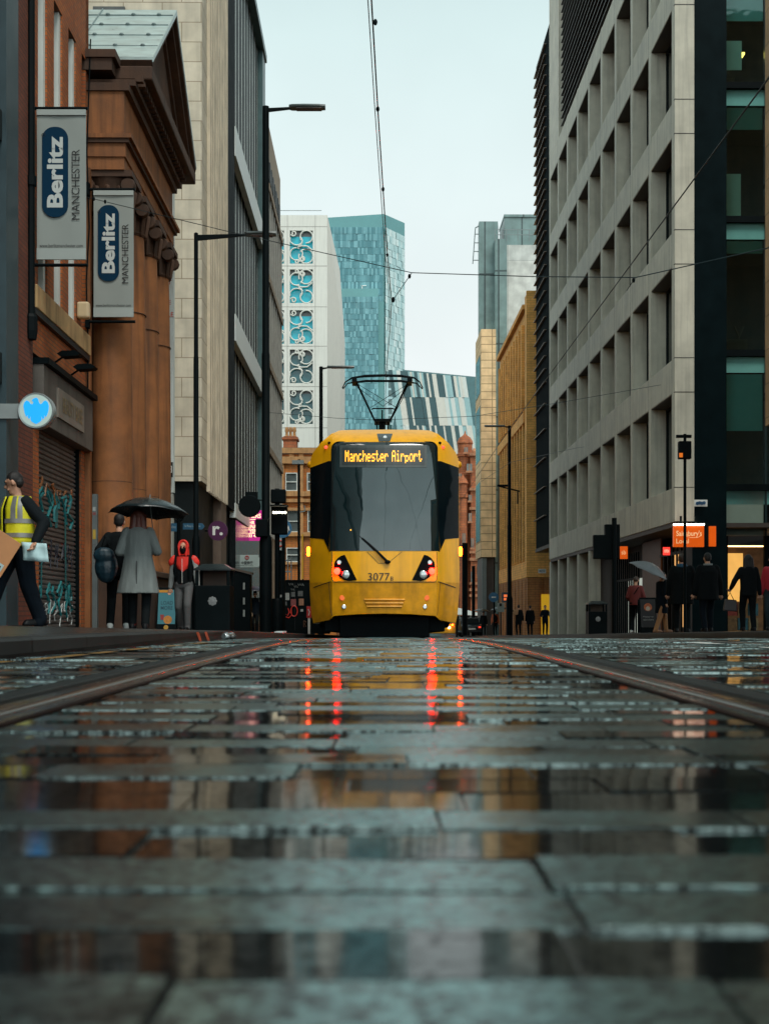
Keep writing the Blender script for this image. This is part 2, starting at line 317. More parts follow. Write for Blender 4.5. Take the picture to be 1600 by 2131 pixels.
INK = mat('black lettering', (.006, .008, .009), .5, var=.05)
# ------------------------------------------------------------------ ground, road, rails, kerbs, pavements
YS = [-1, .0, 1, 2, 3, 4, 5, 6, 7, 8, 9, 10, 11, 12, 13, 14, 16, 20, 26, 34, 44, 56, 70, 88, 110, 140, 180]
def strip(mb, x0, x1, dz=0.0, ys=YS, dz1=None, val=0.0):
    dz1 = dz if dz1 is None else dz1
    vs = []; fs = []
    for y in ys:
        a = x0(y) if callable(x0) else x0; b = x1(y) if callable(x1) else x1
        vs += [(a, y, zr(y) + dz), (b, y, zr(y) + dz1)]
    for i in range(len(ys) - 1): fs.append((2*i, 2*i+1, 2*i+3, 2*i+2))
    mb.add(vs, fs, val)
asph = mat('wet dark ground', (.012, .013, .013), .35, var=.35, vs=1.5, bump=.3, bs=80)
g = MB(); ys_g = [-600, -60] + YS + [260, 400, 700]
strip(g, -700, 700, -.09, ys_g); g.build('ground', asph, kind='structure')
# granite setts across the street: the near ones are real stones, each with its own tilt and its own film of water
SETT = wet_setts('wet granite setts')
GAPS = [(-1.46, -.915), (-.632, .632), (.915, 2.485), (2.768, 4.032), (4.315, 6.55)]
def kerbx(y):                                     # left kerb line
    if y < 5: return -1.62 - (5 - y) * .22 - max(0, 3.5 - y) ** 2 * .25
    if y < 8: return -1.62 + (y - 5) / 3 * .14
    return -1.48
st = MB(); y = -.5; row = 0
rowwet = False
while y < 16.5:
    d = rnd.uniform(.098, .132); y1 = y + d - .0055
    rowwet = (not rowwet) if rnd.random() < (.64 if not rowwet else .85) else rowwet; rtilt = rnd.gauss(.001, .005)
    for gi, (xa, xb) in enumerate(GAPS):
        if gi == 0: xa = max(kerbx(y) + .03, -3.2)
        x = xa - rnd.uniform(0, .3)
        while x < xb - .03:
            l = rnd.choice((.22, .28, .30, .33, .40, .46)); x1 = min(x + l - .004, xb); xs = max(x, xa)
            if x1 - xs > .03:
                tilt = rtilt + rnd.gauss(0, .005); tx = rnd.gauss(0, .004); dz = rnd.gauss(0, .0014)
                wt = rowwet if rnd.random() > .17 else not rowwet; t = rnd.gauss(.12, .07) if wt else rnd.gauss(.66, .13); t = min(1, max(0, t)); dz -= .0012 if wt else 0
                b = .0005; D = .03
                def zz(px_, py_): return zr(py_) + dz + tilt * (py_ - (y + y1) / 2) + tx * (px_ - (xs + x1) / 2)
                o = [(xs, y), (x1, y), (x1, y1), (xs, y1)]; q = [(xs + b, y + b), (x1 - b, y + b), (x1 - b, y1 - b), (xs + b, y1 - b)]
                vs = [(a, c, zz(a, c) - D) for a, c in o] + [(a, c, zz(a, c) - .0004) for a, c in o] + [(a, c, zz(a, c)) for a, c in q]
                fs = [(8, 9, 10, 11)] + [(4+i, 4+(i+1) % 4, 8+(i+1) % 4, 8+i) for i in range(4)] + [(i, (i+1) % 4, 4+(i+1) % 4, 4+i) for i in range(4)]
                st.add(vs, fs, t)
            x += l
    y += d; row += 1
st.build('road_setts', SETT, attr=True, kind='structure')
gr = MB(); strip(gr, -3.4, 6.6, -.005, [-.6, 0, 1, 2, 3, 4, 5, 6, 7, 8, 9, 10, 11, 12, 13, 14, 16.6]); gr.build('road_bedding', mat('wet grout', (.012, .012, .012), .25, var=.4, vs=20), kind='structure')
# farther carriageway: the same paving seen at a glance, coursed by the material
FAR = brick('wet setts far', (.014, .015, .015), (.009, .010, .010), (.004, .004, .004), bw=.31, bh=.115, mortar=.007, rough=.2, streak=.4, bump=.25, flat=True)
_ft = FAR.node_tree
for nd in FAR.node_tree.nodes:
    if nd.type == 'BSDF_PRINCIPLED': bs_ = nd
_t = FAR.node_tree; _n = _t.nodes.new('ShaderNodeTexNoise'); _n.inputs['Scale'].default_value = 1.5; _n.inputs['Detail'].default_value = 5
_m = _t.nodes.new('ShaderNodeMapping'); _m.inputs['Scale'].default_value = (.5, 3, 1); _c = _t.nodes.new('ShaderNodeTexCoord'); _t.links.new(_c.outputs['Object'], _m.inputs[0]); _t.links.new(_m.outputs[0], _n.inputs['Vector'])
_r = _t.nodes.new('ShaderNodeMapRange'); _r.inputs[1].default_value = .3; _r.inputs[2].default_value = .7; _r.inputs[3].default_value = .06; _r.inputs[4].default_value = .4
_t.links.new(_n.outputs['Fac'], _r.inputs[0]); _t.links.new(_r.outputs[0], bs_.inputs['Roughness'])
_a = _t.nodes.new('ShaderNodeVectorMath'); _a.operation = 'ADD'; _a.inputs[1].default_value = (0, -.07, 0); _l0 = bs_.inputs['Normal'].links[0].from_socket  # far paving normals also leaned toward the lens for more sky sheen
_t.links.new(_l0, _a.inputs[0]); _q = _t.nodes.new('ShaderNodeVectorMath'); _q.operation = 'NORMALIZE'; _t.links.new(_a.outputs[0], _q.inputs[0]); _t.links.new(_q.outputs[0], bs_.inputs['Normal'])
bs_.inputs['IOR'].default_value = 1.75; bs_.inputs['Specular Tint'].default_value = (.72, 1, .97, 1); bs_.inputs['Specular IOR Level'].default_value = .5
fr = MB(); yf = [16.5, 18, 20, 23, 26, 30, 34, 44, 56, 70, 88, 110, 150]
for xa, xb in GAPS: strip(fr, xa if xa > -1.4 else -1.49, xb, -.002, yf)
fr.build('road', FAR, kind='structure')
fz = MB(); strip(fz, -1.49, 6.6, -.05, yf); fz.build('road_base', mat('wet grout', (.012,)*3), kind='structure')
# grooved tram rails let into the paving
RAIL = mat('worn rail steel', (.09, .085, .08), .2, metal=.8, var=.6, vs=6, stretch=(8, 1, 8))
RUST = mat('rusty rail web', (.010, .005, .004), .6, var=.4, vs=9, spec=.05)
TAR = mat('rail sealant', (.004, .005, .005), .5, var=.3, spec=.08)
GRIT = mat('coarse rail concrete', (.012, .015, .015), .55, var=.7, vs=60, bump=1.0, bs=120, spec=.2)
yr = [-.5, 0, .5, 1, 1.5, 2, 3, 4, 5, 6, 7, 8, 9, 10, 11, 12, 13, 14, 16, 20, 26, 34, 44, 56, 70, 88, 110, 150]
def sweep(mb, prof, sgn, cx):                     # prof: open list of (x, dz) swept along the road profile
    n = len(prof); vs = []; fs = []
    for y in yr: vs += [(cx + sgn * x, y, zr(y) + z) for x, z in prof]
    for i in range(len(yr) - 1):
        for j in range(n - 1):
            f = (i*n+j, i*n+j+1, (i+1)*n+j+1, (i+1)*n+j); fs.append(f if sgn > 0 else f[::-1])
    mb.add(vs, fs)
for cx, what in ((0.0, 'under the tram'), (3.4, 'beside the right kerb')):
    for sgn in (-1, 1):
        if cx == 3.4 and False: continue
        nm = ('left' if sgn < 0 else 'right')
        h = MB(); sweep(h, [(.7175, -.03), (.7185, -.003), (.722, .001), (.770, .001), (.775, -.003), (.776, -.03)], sgn, cx); rail = h.build('tram_rail', RAIL, kind='structure', smooth=50)
        k = MB(); sweep(k, [(.64, -.03), (.642, .001), (.660, .001), (.664, -.028), (.7175, -.028)], sgn, cx); k.build('rail_groove', RUST, rail)
        k = MB(); sweep(k, [(.629, -.002), (.641, -.004)], sgn, cx); sweep(k, [(.775, -.006), (.845, -.004)], sgn, cx); k.build('rail_sealant', TAR, rail)
        k = MB(); sweep(k, [(.845, -.004), (.85, -.001), (.905, -.001), (.912, -.006)], sgn, cx); k.build('rail_edging', GRIT, rail)
# lane dashes and yellow line
MARK = mat('worn road paint', (.62, .62, .58), .35, var=.35, vs=12, bump=.3)
mk = MB()
for y0, ln in ((6.0, 1.1), (8.2, .6), (10.3, .6), (12.4, .6), (14.3, .55), (16.3, .6), (18.6, .6), (21, .6), (24, .6), (28, .8)):
    strip(mk, 2.12, 2.24, .006, [y0, y0 + ln / 2, y0 + ln])
mk.build('lane_marking', MARK, kind='structure')
YEL = mat('worn yellow paint', (.22, .11, .012), .4, var=.6, vs=14)
mk = MB()
for y0, ln in ((2.6, .5), (3.3, .8), (4.3, .5), (4.95, .7), (5.8, .35), (6.4, .5), (7.3, .4), (8.2, .5)):
    strip(mk, lambda y: kerbx(y) + .20, lambda y: kerbx(y) + .26, .006, [y0, y0 + ln / 2, y0 + ln])
mk.build('yellow_line', YEL, kind='structure')
# kerbs and pavements
KERB = brick('wet kerb stone', (.022, .024, .024), (.015, .016, .016), (.005, .005, .005), bw=.9, bh=.5, mortar=.012, rough=.5, streak=.5, bump=.5, spec=.12)
PAVE = brick('wet paving slabs', (.026, .023, .021), (.018, .017, .016), (.006, .006, .006), bw=.6, bh=.4, mortar=.01, rough=.26, streak=.3, bump=.3, flat=True, spec=.25)
yk = [-1, .5, 2, 2.6, 3, 3.5, 4, 4.5, 5, 6, 7, 8, 9, 10, 11, 12, 13, 14, 16, 20, 26, 34, 44, 56, 70, 88, 110, 150]
def ribbon(mb, prof, fx):                         # prof (offset from kerb line, dz)
    n = len(prof); vs = []; fs = []
    for y in yk: vs += [(fx(y) + x, y, zr(y) + z) for x, z in prof]
    for i in range(len(yk) - 1):
        for j in range(n - 1): fs.append((i*n+j, i*n+j+1, (i+1)*n+j+1, (i+1)*n+j))
    mb.add(vs, fs)
k = MB(); ribbon(k, [(-.16, .085), (-.012, .082), (0, .07), (.004, -.06)], kerbx); k.build('kerb', KERB, kind='structure', smooth=40)
k = MB(); ribbon(k, [(-14, .40), (-4.5, .185), (-.16, .085)], kerbx); k.build('pavement', PAVE, kind='structure')
RK = lambda y: 6.6
k = MB(); ribbon(k, [(-.004, -.06), (0, .105), (.012, .125), (.16, .13)], RK); k.build('kerb_far_side', KERB, kind='structure', smooth=40)
k = MB(); ribbon(k, [(.16, .13), (3, .19), (16, .21)], RK); k.build('pavement_far_side', PAVE, kind='structure')
km = MB()
for y0 in (10.0, 10.45): 
    km.add([(kerbx(y0)+.006, y0, zr(y0)-.02), (kerbx(y0)+.006, y0+.14, zr(y0)-.02), (kerbx(y0)+.003, y0-.06, zr(y0)+.075), (kerbx(y0)+.003, y0-.20, zr(y0)+.075)], [(0,1,2,3)])
km.build('kerb_marking', mat('red kerb paint', (.5, .07, .02), .4, var=.4, vs=10), kind='structure')
def pav_l(x, y): return zr(y) + .085 + (kerbx(y) - .16 - x) * .0235
def pav_r(x, y): return zr(y) + .13 + max(0, min(x - 6.76, 2.84)) * .021
# ------------------------------------------------------------------ the yellow tram
YELLOW = mat('tram yellow paint', (.95, .44, .003), .34, var=.14, vs=1.5, streak=.22, coat=.12, spec=.35)
YDIRT = mat('grimy tram yellow paint', (.80, .35, .004), .38, var=.28, vs=4, streak=.30, coat=.3)
TGLASS = glass('tram windscreen glass', (.006, .016, .018), .03, ior=1.85, wob=.05, ws=1.1)
SGLASS = glass('tram side glass', (.003, .007, .009), .06, ior=1.12, wob=.02, ws=2)
MATTE = mat('matt black plastic', (.002, .004, .005), .6, var=.2, spec=.05)
GREY = mat('display surround grey', (.05, .066, .066), .35, var=.1)
AMBER = glow('amber display dots', (1.0, .42, .03), 1.6)
REDL = glow('red tail lamp', (1.0, .0015, .0007), 150)
AMBL = glow('amber indicator lamp', (1.0, .05, .002), 40)
LENS = mat('clear lamp lens', (.55, .6, .6), .12, metal=.6, var=.2)
ORANGEL = glow('orange marker lens', (.9, .16, .02), .55)
FONT5 = {'M': '10001 11011 10101 10101 10001 10001 10001', 'a': '00000 00000 01110 00001 01111 10001 01111', 'n': '00000 00000 10110 11001 10001 10001 10001',
 'c': '00000 00000 01110 10000 10000 10001 01110', 'h': '10000 10000 10110 11001 10001 10001 10001', 'e': '00000 00000 01110 10001 11111 10000 01110',
 's': '00000 00000 01111 10000 01110 00001 11110', 't': '01000 01000 11100 01000 01000 01001 00110', 'r': '00000 00000 10110 11001 10000 10000 10000',
 'A': '01110 10001 10001 11111 10001 10001 10001', 'i': '00100 00000 01100 00100 00100 00100 01110', 'p': '00000 00000 11110 10001 10001 11110 10000',
 'o': '00000 00000 01110 10001 10001 10001 01110', ' ': '000 000 000 000 000 000 000'}
T0 = Vector((0.0, 22.2, zr(22.2)))
tram = thing('tram', 'yellow tram with a lit destination display running down the middle of the street', 'tram', T0)
WM[tram.name] = Matrix.Translation(T0) @ Matrix.Rotation(-.0195, 4, 'X'); tram.rotation_euler = (-.0195, 0, 0)
TM = WM[tram.name]
HWm = 1.325
def yf(x, z):                                     # depth of the nose at (x, z)
    a = abs(x)
    c = .17 * (a / .93) ** 2 if a < .93 else .17 + (a - .93) * 1.15 + (a - .93) ** 2 * .8
    if z < 1.0: r = (1.0 - z) * .18 + max(0, .5 - z) ** 2 * .8
    elif z < 1.556: r = (z - 1.0) * .06
    else: r = .033 + (z - 1.556) * .17 + .03 * (z - 1.556) ** 2
    if z > 3.45: r += (z - 3.45) ** 2 * 7.5
    return c + r
ZC = CH - zr(22.2)                                 # lens height above the rail
def E(x, z, off=0.0):                             # measured at the nose plane, set back to its own depth
    y = yf(x, z); k = 1 + y / 22.2
    return (x * k, y - off, ZC + (z - ZC) * k)
def nose(poly, off=0.0, step=.16, thick=0.0):     # outline in (x, z) laid over the nose
    bm = bmesh.new(); vs = [bm.verts.new((x, 0, z)) for x, z in poly]
    es = [bm.edges.new((vs[i], vs[(i + 1) % len(vs)])) for i in range(len(vs))]
    bmesh.ops.triangle_fill(bm, edges=es, use_beauty=True)
    def cut(co, no): bmesh.ops.bisect_plane(bm, geom=bm.verts[:] + bm.edges[:] + bm.faces[:], plane_co=co, plane_no=no)
    xs = [p[0] for p in poly]; zs = [p[1] for p in poly]
    cuts = [-.93, .93] + [i * step for i in range(-9, 10)]
    for c in cuts:
        if min(xs) < c < max(xs): cut((c, 0, 0), (1, 0, 0))
    for c in [1.0, 1.556, 3.45, 3.52, 3.6, 3.68] + [.3 + i * .2 for i in range(18)]:
        if min(zs) < c < max(zs): cut((0, 0, c), (0, 0, 1))
    bm.normal_update(); bm.verts.index_update()
    v = [E(p.co.x, p.co.z, off) for p in bm.verts]
    f = [tuple(q.index for q in p.verts) for p in bm.faces]
    bm.free()
    f2 = []
    for q in f:                                   # face the camera
        a, b, c = (Vector(v[q[0]]), Vector(v[q[1]]), Vector(v[q[2]]))
        f2.append(q if (b - a).cross(c - a).y < 0 else q[::-1])
    return v, f2
def mirror(p): return [(-x, z) for x, z in p][::-1]
half = [(0, 3.745), (.62, 3.74), (.80, 3.73), (.95, 3.665), (1.14, 3.50), (1.27, 3.33), (1.315, 3.22), (1.325, 3.05), (1.325, 1.6), (1.335, 1.2), (1.325, .8), (1.30, .45), (1.265, .28), (.98, .33), (.90, .40), (.45, .43), (0, .44)]
outline = half + [(-x, z) for x, z in half[1:-1]][::-1]
cw = MB(TM); v, f = nose(outline); cw.add(v, f)
low = [(1.332, 1.0), (1.325, .8), (1.30, .45), (1.265, .285), (.98, .335), (.90, .405), (.45, .435), (0, .445)]
bp_ = MB(TM); v, f = nose(low + [(-x, z) for x, z in low[:-1]][::-1], .005); bp_.add(v, f); bp_.build('bumper', YDIRT, tram, smooth=25)
# side return from the nose back to the body
ring = [E(x, z) for x, z in outline]; n = len(ring)
cw.add(ring + [(x, 1.95, z) for x, y_, z in ring], [(i, (i + 1) % n, n + (i + 1) % n, n + i) for i in range(n)])
cowl = cw.build('front_cowl', YELLOW, tram, smooth=25)
bd = MB(TM)
sec = [(1.365, .30), (1.365, 3.32), (1.18, 3.60), (.9, 3.72), (-.9, 3.72), (-1.18, 3.60), (-1.365, 3.32), (-1.365, .30)]
bd.prism(sec, 'y', 1.90, 28.4); body = bd.build('body', YELLOW, tram)
for sx in (-1, 1):
    x0, x1 = sorted((sx * 1.363, sx * 1.377))
    for yy in (2.4, 4.2, 8.0, 10.0, 15.5, 17.6, 23.0, 25.0): b = MB(TM); b.box(x0, x1, yy, yy + 1.55, 1.6, 3.05); b.build('side_window', SGLASS, body)
# windscreen: one tall dark pane with rounded upper corners
def wr(x0, x1): return x0
ws_ = [(-.98, 1.556), (.98, 1.556), (.945, 2.2), (.935, 3.36)] + [(.815 + .12 * math.cos(R(a)), 3.39 + .12 * math.sin(R(a))) for a in range(0, 91, 15)] + [(-.815 + .12 * math.cos(R(a)), 3.39 + .12 * math.sin(R(a))) for a in range(90, 181, 15)] + [(-.935, 3.36), (-.945, 2.2)]
m = MB(TM); v, f = nose(ws_, .006); m.add(v, f); wind = m.build('windscreen', TGLASS, tram, smooth=60)
for s in (1, -1):
    sd = [(.99, 1.56), (1.08, 1.77), (1.322, 1.80), (1.322, 3.06), (1.0, 3.17), (.945, 3.17), (.955, 2.2)]
    sd = sd if s > 0 else mirror(sd)
    m = MB(TM); v, f = nose(sd, .007); m.add(v, f)
    m.build('corner_window', SGLASS, tram, smooth=60)
# black surround line of the screen
fr_ = MB(TM)
pts = [E(x, z, .008) for x, z in ws_]; fr_.tube(pts, .014, 6, closed=True); fr_.build('screen_seal', MATTE, wind, smooth=60)
# destination display
m = MB(TM); v, f = nose([(-.795, 3.055), (.755, 3.055), (.755, 3.455), (-.795, 3.455)], .012); m.add(v, f); disp = m.build('destination_display', GREY, tram)
m = MB(TM); v, f = nose([(-.755, 3.10), (.715, 3.10), (.715, 3.405), (-.755, 3.405)], .016); m.add(v, f); m.build('display_panel', mat('display grey', (.028, .036, .036), .35, var=.05), disp)
m = MB(TM); txt = 'Manchester Airport'; wd = sum(len(FONT5[c].split()[0]) + 1 for c in txt) - 1
x0, x1, z0, z1 = -.70, .665, 3.155, 3.355; px_ = (x1 - x0) / wd; pz = (z1 - z0) / 7; cx_ = x0
for ch in txt:
    rows = FONT5[ch].split()
    for rI, rw in enumerate(rows):
        for cI, bit in enumerate(rw):
            if bit == '1':
                xx = cx_ + cI * px_; zz_ = z1 - (rI + (1 if ch == 'p' else 0)) * pz
                q = [(xx - px_ * .12, zz_ - pz * .98), (xx + px_ * 1.06, zz_ - pz * .98), (xx + px_ * 1.06, zz_), (xx - px_ * .12, zz_)]
                m.add([E(a, b, .021) for a, b in q], [(0, 1, 2, 3)])
    cx_ += (len(rows[0]) + 1) * px_
m.build('lettering', AMBER, disp)
# camera housing above the screen
m = MB(TM); v, f = nose([(-.10, 3.52), (.10, 3.52), (.145, 3.665), (-.135, 3.665)], .012); m.add(v, f); ch_ = m.build('camera_housing', GREY, tram)
m = MB(TM); m.lathe([(.032, -.012), (.032, .0), (.02, .004)], E(.01, 3.595, .016), 14, 'y'); m.build('camera_lens', LENS, ch_)
# shoulder pods, markers
for s in (-1, 1):
    m = MB(TM); m.ball((s * 1.40, 1.45, 3.29), .07, .10, .075); m.build('mirror_pod', YELLOW, tram, smooth=60)
    m = MB(TM); m.ball(E(s * 1.04, 3.42, .01), .038, .03, .03); m.build('marker_lamp', REDL if False else glow('small red marker', (1, .10, .05), 1.2), tram, smooth=60)
    m = MB(TM); m.ball(E(s * .985, 3.495, .01), .03, .03, .026); m.build('marker_lamp', MATTE, tram, smooth=60)
    m = MB(TM); m.caps((s * 1.41, .95, 1.55), (s * 1.41, .95, 1.67), .030, .030, 8); m.build('indicator_lamp', AMBL, tram, smooth=60)
# panel lines, light clusters, number, bumper ribs
m = MB(TM); L0 = [(-.96, 1.53), (-.98, 1.545), (.98, 1.545)]
def line(mb, pts, off=.010, r=.006, sub=10):
    q = []
    for i in range(len(pts) - 1):
        for k in range(sub): t = k / sub; q.append((pts[i][0] * (1 - t) + pts[i+1][0] * t, pts[i][1] * (1 - t) + pts[i+1][1] * t))
    q.append(pts[-1]); mb.tube([E(x, z, off) for x, z in q], r, 5)
line(m, [(-1.26, .915), (-.98, 1.005), (0, 1.0), (.98, 1.005), (1.26, .915)], .008, .008)
line(m, [(-.93, 1.54), (-.93, 1.06), (-.91, 1.01)], .002, .005); line(m, [(.93, 1.54), (.93, 1.06), (.91, 1.01)], .002, .005)
line(m, [(-.31, 1.54), (-.11, 1.335), (.06, 1.335), (.31, 1.54)], .002, .004)
line(m, [(-.99, 1.0), (-.95, .5), (-.93, .41)], .008, .004); line(m, [(.99, 1.0), (.95, .5), (.93, .41)], .008, .004)
m.build('panel_gap', INK, cowl)
cl = [(-.705, 1.49), (-.49, 1.035), (-.63, 1.02), (-.70, 1.03), (-.80, 1.09), (-.875, 1.19), (-.90, 1.27), (-.885, 1.36), (-.83, 1.43), (-.77, 1.47)]
for s in (1, -1):
    poly = cl if s > 0 else mirror(cl)
    m = MB(TM); v, f = nose(poly, .012, step=.08); m.add(v, f); c = m.build('light_cluster', MATTE, tram)
    def disc(x, z, r, material, nm, d=.02):
        q = MB(TM); q.lathe([(r * .8, -d - .014), (r, -d - .004), (r, -.004)], E(s * x, z), 18, 'y'); return q.build(nm, material, c, smooth=50)
    disc(-.805, 1.352, .042, LENS, 'reversing_lamp'); disc(-.84, 1.195, .060, REDL, 'tail_lamp'); disc(-.685, 1.135, .070, LENS, 'headlamp')
    m = MB(TM); m.lathe([(.050, -.013), (.062, -.03), (.078, -.016), (.078, -.010)], E(-.685 * s, 1.135), 18, 'y'); m.build('lamp_ring', STEEL, c, smooth=50)
    m = MB(TM); m.lathe([(.042, -.016), (.050, -.008), (.050, .01)], E(s * .75, .722), 16, 'y'); m.build('marker_light', ORANGEL, tram)  # orange bumper lights, faintly glowing
    m = MB(TM); m.lathe([(.03, -.02), (.04, -.014), (.04, .01)], E(s * .718, .562), 16, 'y'); m.build('parking_sensor', LENS, tram)
m = MB(TM); TXM = TM @ Matrix.Translation(E(-.10, 1.095, .016)) @ Matrix.Rotation(R(90), 4, 'X')
m.M = I4; m.text('3077', .385, .135, TXM); m.text('B', .05, .07, TXM @ Matrix.Translation((.235, -.033, 0))); m.build('fleet_number', INK, cowl)
m = MB(TM)
for i, (hw, z) in enumerate(((.36, .685), (.335, .625), (.31, .565))):
    for o in (0,): 
        pts = [(x * hw / 8, z) for x in range(-8, 9)]
        m.loft([[Vector(E(x, zz)) + Vector(o_) for o_ in ((0, -.004, -.022), (0, -.030, -.004), (0, -.024, .014), (0, -.002, .020))] for x, zz in pts])
m.build('bumper_rib', YDIRT, cowl)
# wiper
m = MB(TM); pv = [(.045, 1.36), (-.05, 1.45), (-.16, 1.56), (-.30, 1.69), (-.44, 1.81)]
m.tube([E(x, z, .05 + .01 * i) for i, (x, z) in enumerate(pv)], [.022, .020, .014, .010, .007], 6)
m.tube([Vector(E(x, z, .045)) + Vector((.05, 0, -.02)) for x, z in pv], [.012, .010, .009, .007, .005], 6)
m.ball(E(.055, 1.355, .04), .055, .04, .035); m.build('wiper', BLACK, tram, smooth=50)
# driver's cab seen through the screen: seat back and lit dash buttons
m = MB(TM); m.lathe([(.012, -.012), (.012, .0)], E(-.60, 1.93, .012), 8, 'y'); m.build('dash_light', AMBER, wind)
# underframe and bogie skirt
m = MB(TM); m.box(-1.10, 1.10, .62, 26, .12, .36); m.box(-.82, .82, .50, 26, .02, .40); m.box(-1.22, 1.22, 1.3, 26, .20, .50)
m.build('underframe', MATTE, tram, bevel=.02)
for s in (-1, 1):
    m = MB(TM); m.lathe([(.30, -.06), (.31, -.05), (.31, .05), (.30, .06)], (s * .75, 2.6, .31), 24, 'x'); m.build('wheel', STEEL, tram)
# roof equipment and pantograph
RBX = mat('roof box grey', (.16, .18, .18), .5, var=.2)
for q_ in ((-.36, .36, 3.6, 6.6, 3.70, 4.05), (-.55, .55, 8, 12, 3.70, 3.95), (-.9, .9, 14, 22, 3.70, 3.92)): m = MB(TM); m.box(*q_); m.build('roof_box', RBX, tram, bevel=.02)
PY = 4.9                                           # pantograph stands 4.9 m behind the nose
pm_ = 2600 / (22.2 + PY)
def tz(py): return CH + (HY - py) / pm_ - TM.translation.z + .0195 * PY
def tx(px): return (px - CX) / pm_
m = MB(TM); m.tube([(tx(712), PY, tz(806)), (tx(718), PY, tz(793)), (tx(732), PY, tz(784)), (tx(760), PY, tz(780)), (tx(800), PY, tz(779)), (tx(835), PY, tz(780)), (tx(862), PY, tz(784)), (tx(874), PY, tz(793)), (tx(880), PY, tz(806))], [.012, .014, .02, .03, .03, .03, .02, .014, .012], 8)
m.tube([(tx(712), PY + .38, tz(800)), (tx(722), PY + .38, tz(788)), (tx(760), PY + .38, tz(783)), (tx(835), PY + .38, tz(783)), (tx(868), PY + .38, tz(788)), (tx(880), PY + .38, tz(800))], [.012, .014, .028, .028, .014, .012], 8)
m.box(tx(732), tx(742), PY - .05, PY + .42, tz(793), tz(783)); m.box(tx(848), tx(858), PY - .05, PY + .42, tz(793), tz(783))
pan = m.build('pantograph', BLACK, tram, smooth=50)
m = MB(TM)
for xa, xb in ((741, 779), (849, 812)): m.tube([(tx(xa), PY + .15, tz(790)), (tx(xb), PY + 1.1, tz(856))], .022, 7)
m.tube([(tx(850), PY + .2, tz(792)), (tx(836), PY + .5, tz(823)), (tx(816), PY + 1.0, tz(852))], .010, 6)
for a, b in (((735, 792), (797, 833)), ((855, 792), (797, 833)), ((745, 792), (826, 836)), ((848, 792), (770, 836))): m.tube([(tx(a[0]), PY + .3, tz(a[1])), (tx(b[0]), PY + .6, tz(b[1]))], .006, 5)
m.tube([(tx(772), PY + .7, tz(838)), (tx(776), PY + .7, tz(836)), (tx(818), PY + .7, tz(836)), (tx(822), PY + .7, tz(838))], .016, 6)
m.build('pantograph_arm', BLACK, pan, smooth=50)
m = MB(TM); m.box(tx(778), tx(812), PY + .8, PY + 1.3, tz(862), tz(856)); m.box(tx(788), tx(802), PY + .9, PY + 1.2, 4.05, tz(858))
m.tube([(tx(795), PY + .9, tz(836)), (tx(795), PY + .9, tz(880))], .02, 6)
for a in (783, 808): m.tube([(tx(a), PY + 1, tz(862)), (tx(a) * .6, PY + 1, 4.05)], .018, 6)
m.build('pantograph_base', BLACK, pan)
# ------------------------------------------------------------------ second tram, far down the opposite track
y2 = 92.0; t2 = thing('tram', 'distant yellow tram half hidden behind the nearer tram, lamps lit', 'tram', (3.95, y2, zr(y2)))
M2 = WM[t2.name]
m = MB(M2); m.prism([(-1.25, .3), (1.25, .3), (1.3, .6), (1.3, 1.15), (-1.3, 1.15), (-1.3, .6)], 'y', 0, 25); m.build('body', mat('distant tram yellow', (.85, .42, .02), .35, var=.1), t2, bevel=.05)  # plain yellow paint of the distant tram
m = MB(M2); m.prism([(-1.28, 1.16), (1.28, 1.16), (1.1, 1.5), (-1.1, 1.5)], 'y', .1, 24); m.build('windscreen', SGLASS, t2)
for s in (-1, 1):
    m = MB(M2); m.ball((s * .8, -.02, .75), .09); m.build('headlamp', glow('warm headlamp', (1, .72, .35), 16), t2)
    m = MB(M2); m.ball((s * 1.05, -.02, .95), .06); m.build('indicator_lamp', AMBL, t2)
# ------------------------------------------------------------------ overhead line
WIRE = mat('overhead wire', (.03, .05, .055), .4, metal=.4, var=.2)
def sag(a, b, d, n=10): 
    a, b = Vector(a), Vector(b); return [a.lerp(b, k / n) - Vector((0, 0, 4 * d * (k / n) * (1 - k / n))) for k in range(n + 1)]
A_ = P(773, 0, 9.8); A0 = A_ + (A_ - P(797, 393, 13.9)).normalized() * 9; B_ = P(815, 628, 19.5); C_ = P(803, 778, 27.0)
cwp = [A0, A_, P(786, 225, 11.8), P(797, 393, 13.9), P(806, 530, 16.6), B_, P(811, 690, 22.5), C_, C_ + Vector((-.05, 30, -.5)), C_ + Vector((0, 70, -1.2))]
m = MB(); m.tube(cwp, .0065, 6); m.tube([p + Vector((-.03, 0, .03)) for p in cwp[:7]], .0042, 6)
cw_ = m.build('contact_wire', WIRE, label='double contact wire running overhead from the camera to the tram pantograph', cat='wire')
for t in (P(781, 45, 10.2), P(786, 226, 11.8), P(797, 393, 13.9), P(806, 530, 16.6)):
    m = MB(); m.ball(t, .018, .02, .026); m.build('wire_clamp', BLACK, cw_, smooth=60)
q = [Vector((3.4, y, 4.93 + .012 * (y - 11) - .0195 * max(0, y - 40))) for y in (-6, 4, 11, 17, 24, 34, 50, 70, 95)]
m = MB(); m.tube(q, .0085, 6); m.tube([p + Vector((.03, 0, .04)) for p in q[:5]], .006, 6)
m.build('contact_wire', WIRE, label='single contact wire slanting down across the pale stone office on the right', cat='wire')
SP = [P(182, 410, 23.6), P(355, 452, 22.6), P(470, 480, 21.8), P(857, 567, 19.5), P(1110, 575, 18.2), P(1322, 577, 17.0), P(1600, 515, 15.6), P(1760, 478, 15.0)]
m = MB(); m.tube(SP, .007, 6); m.tube([SP[3], B_], .006, 5); m.tube([SP[5], P(1304, 604, 17.4)], .006, 5)
sp_ = m.build('span_wire', WIRE, label='thin span wire sagging across the street from beside the hanging banners', cat='wire')
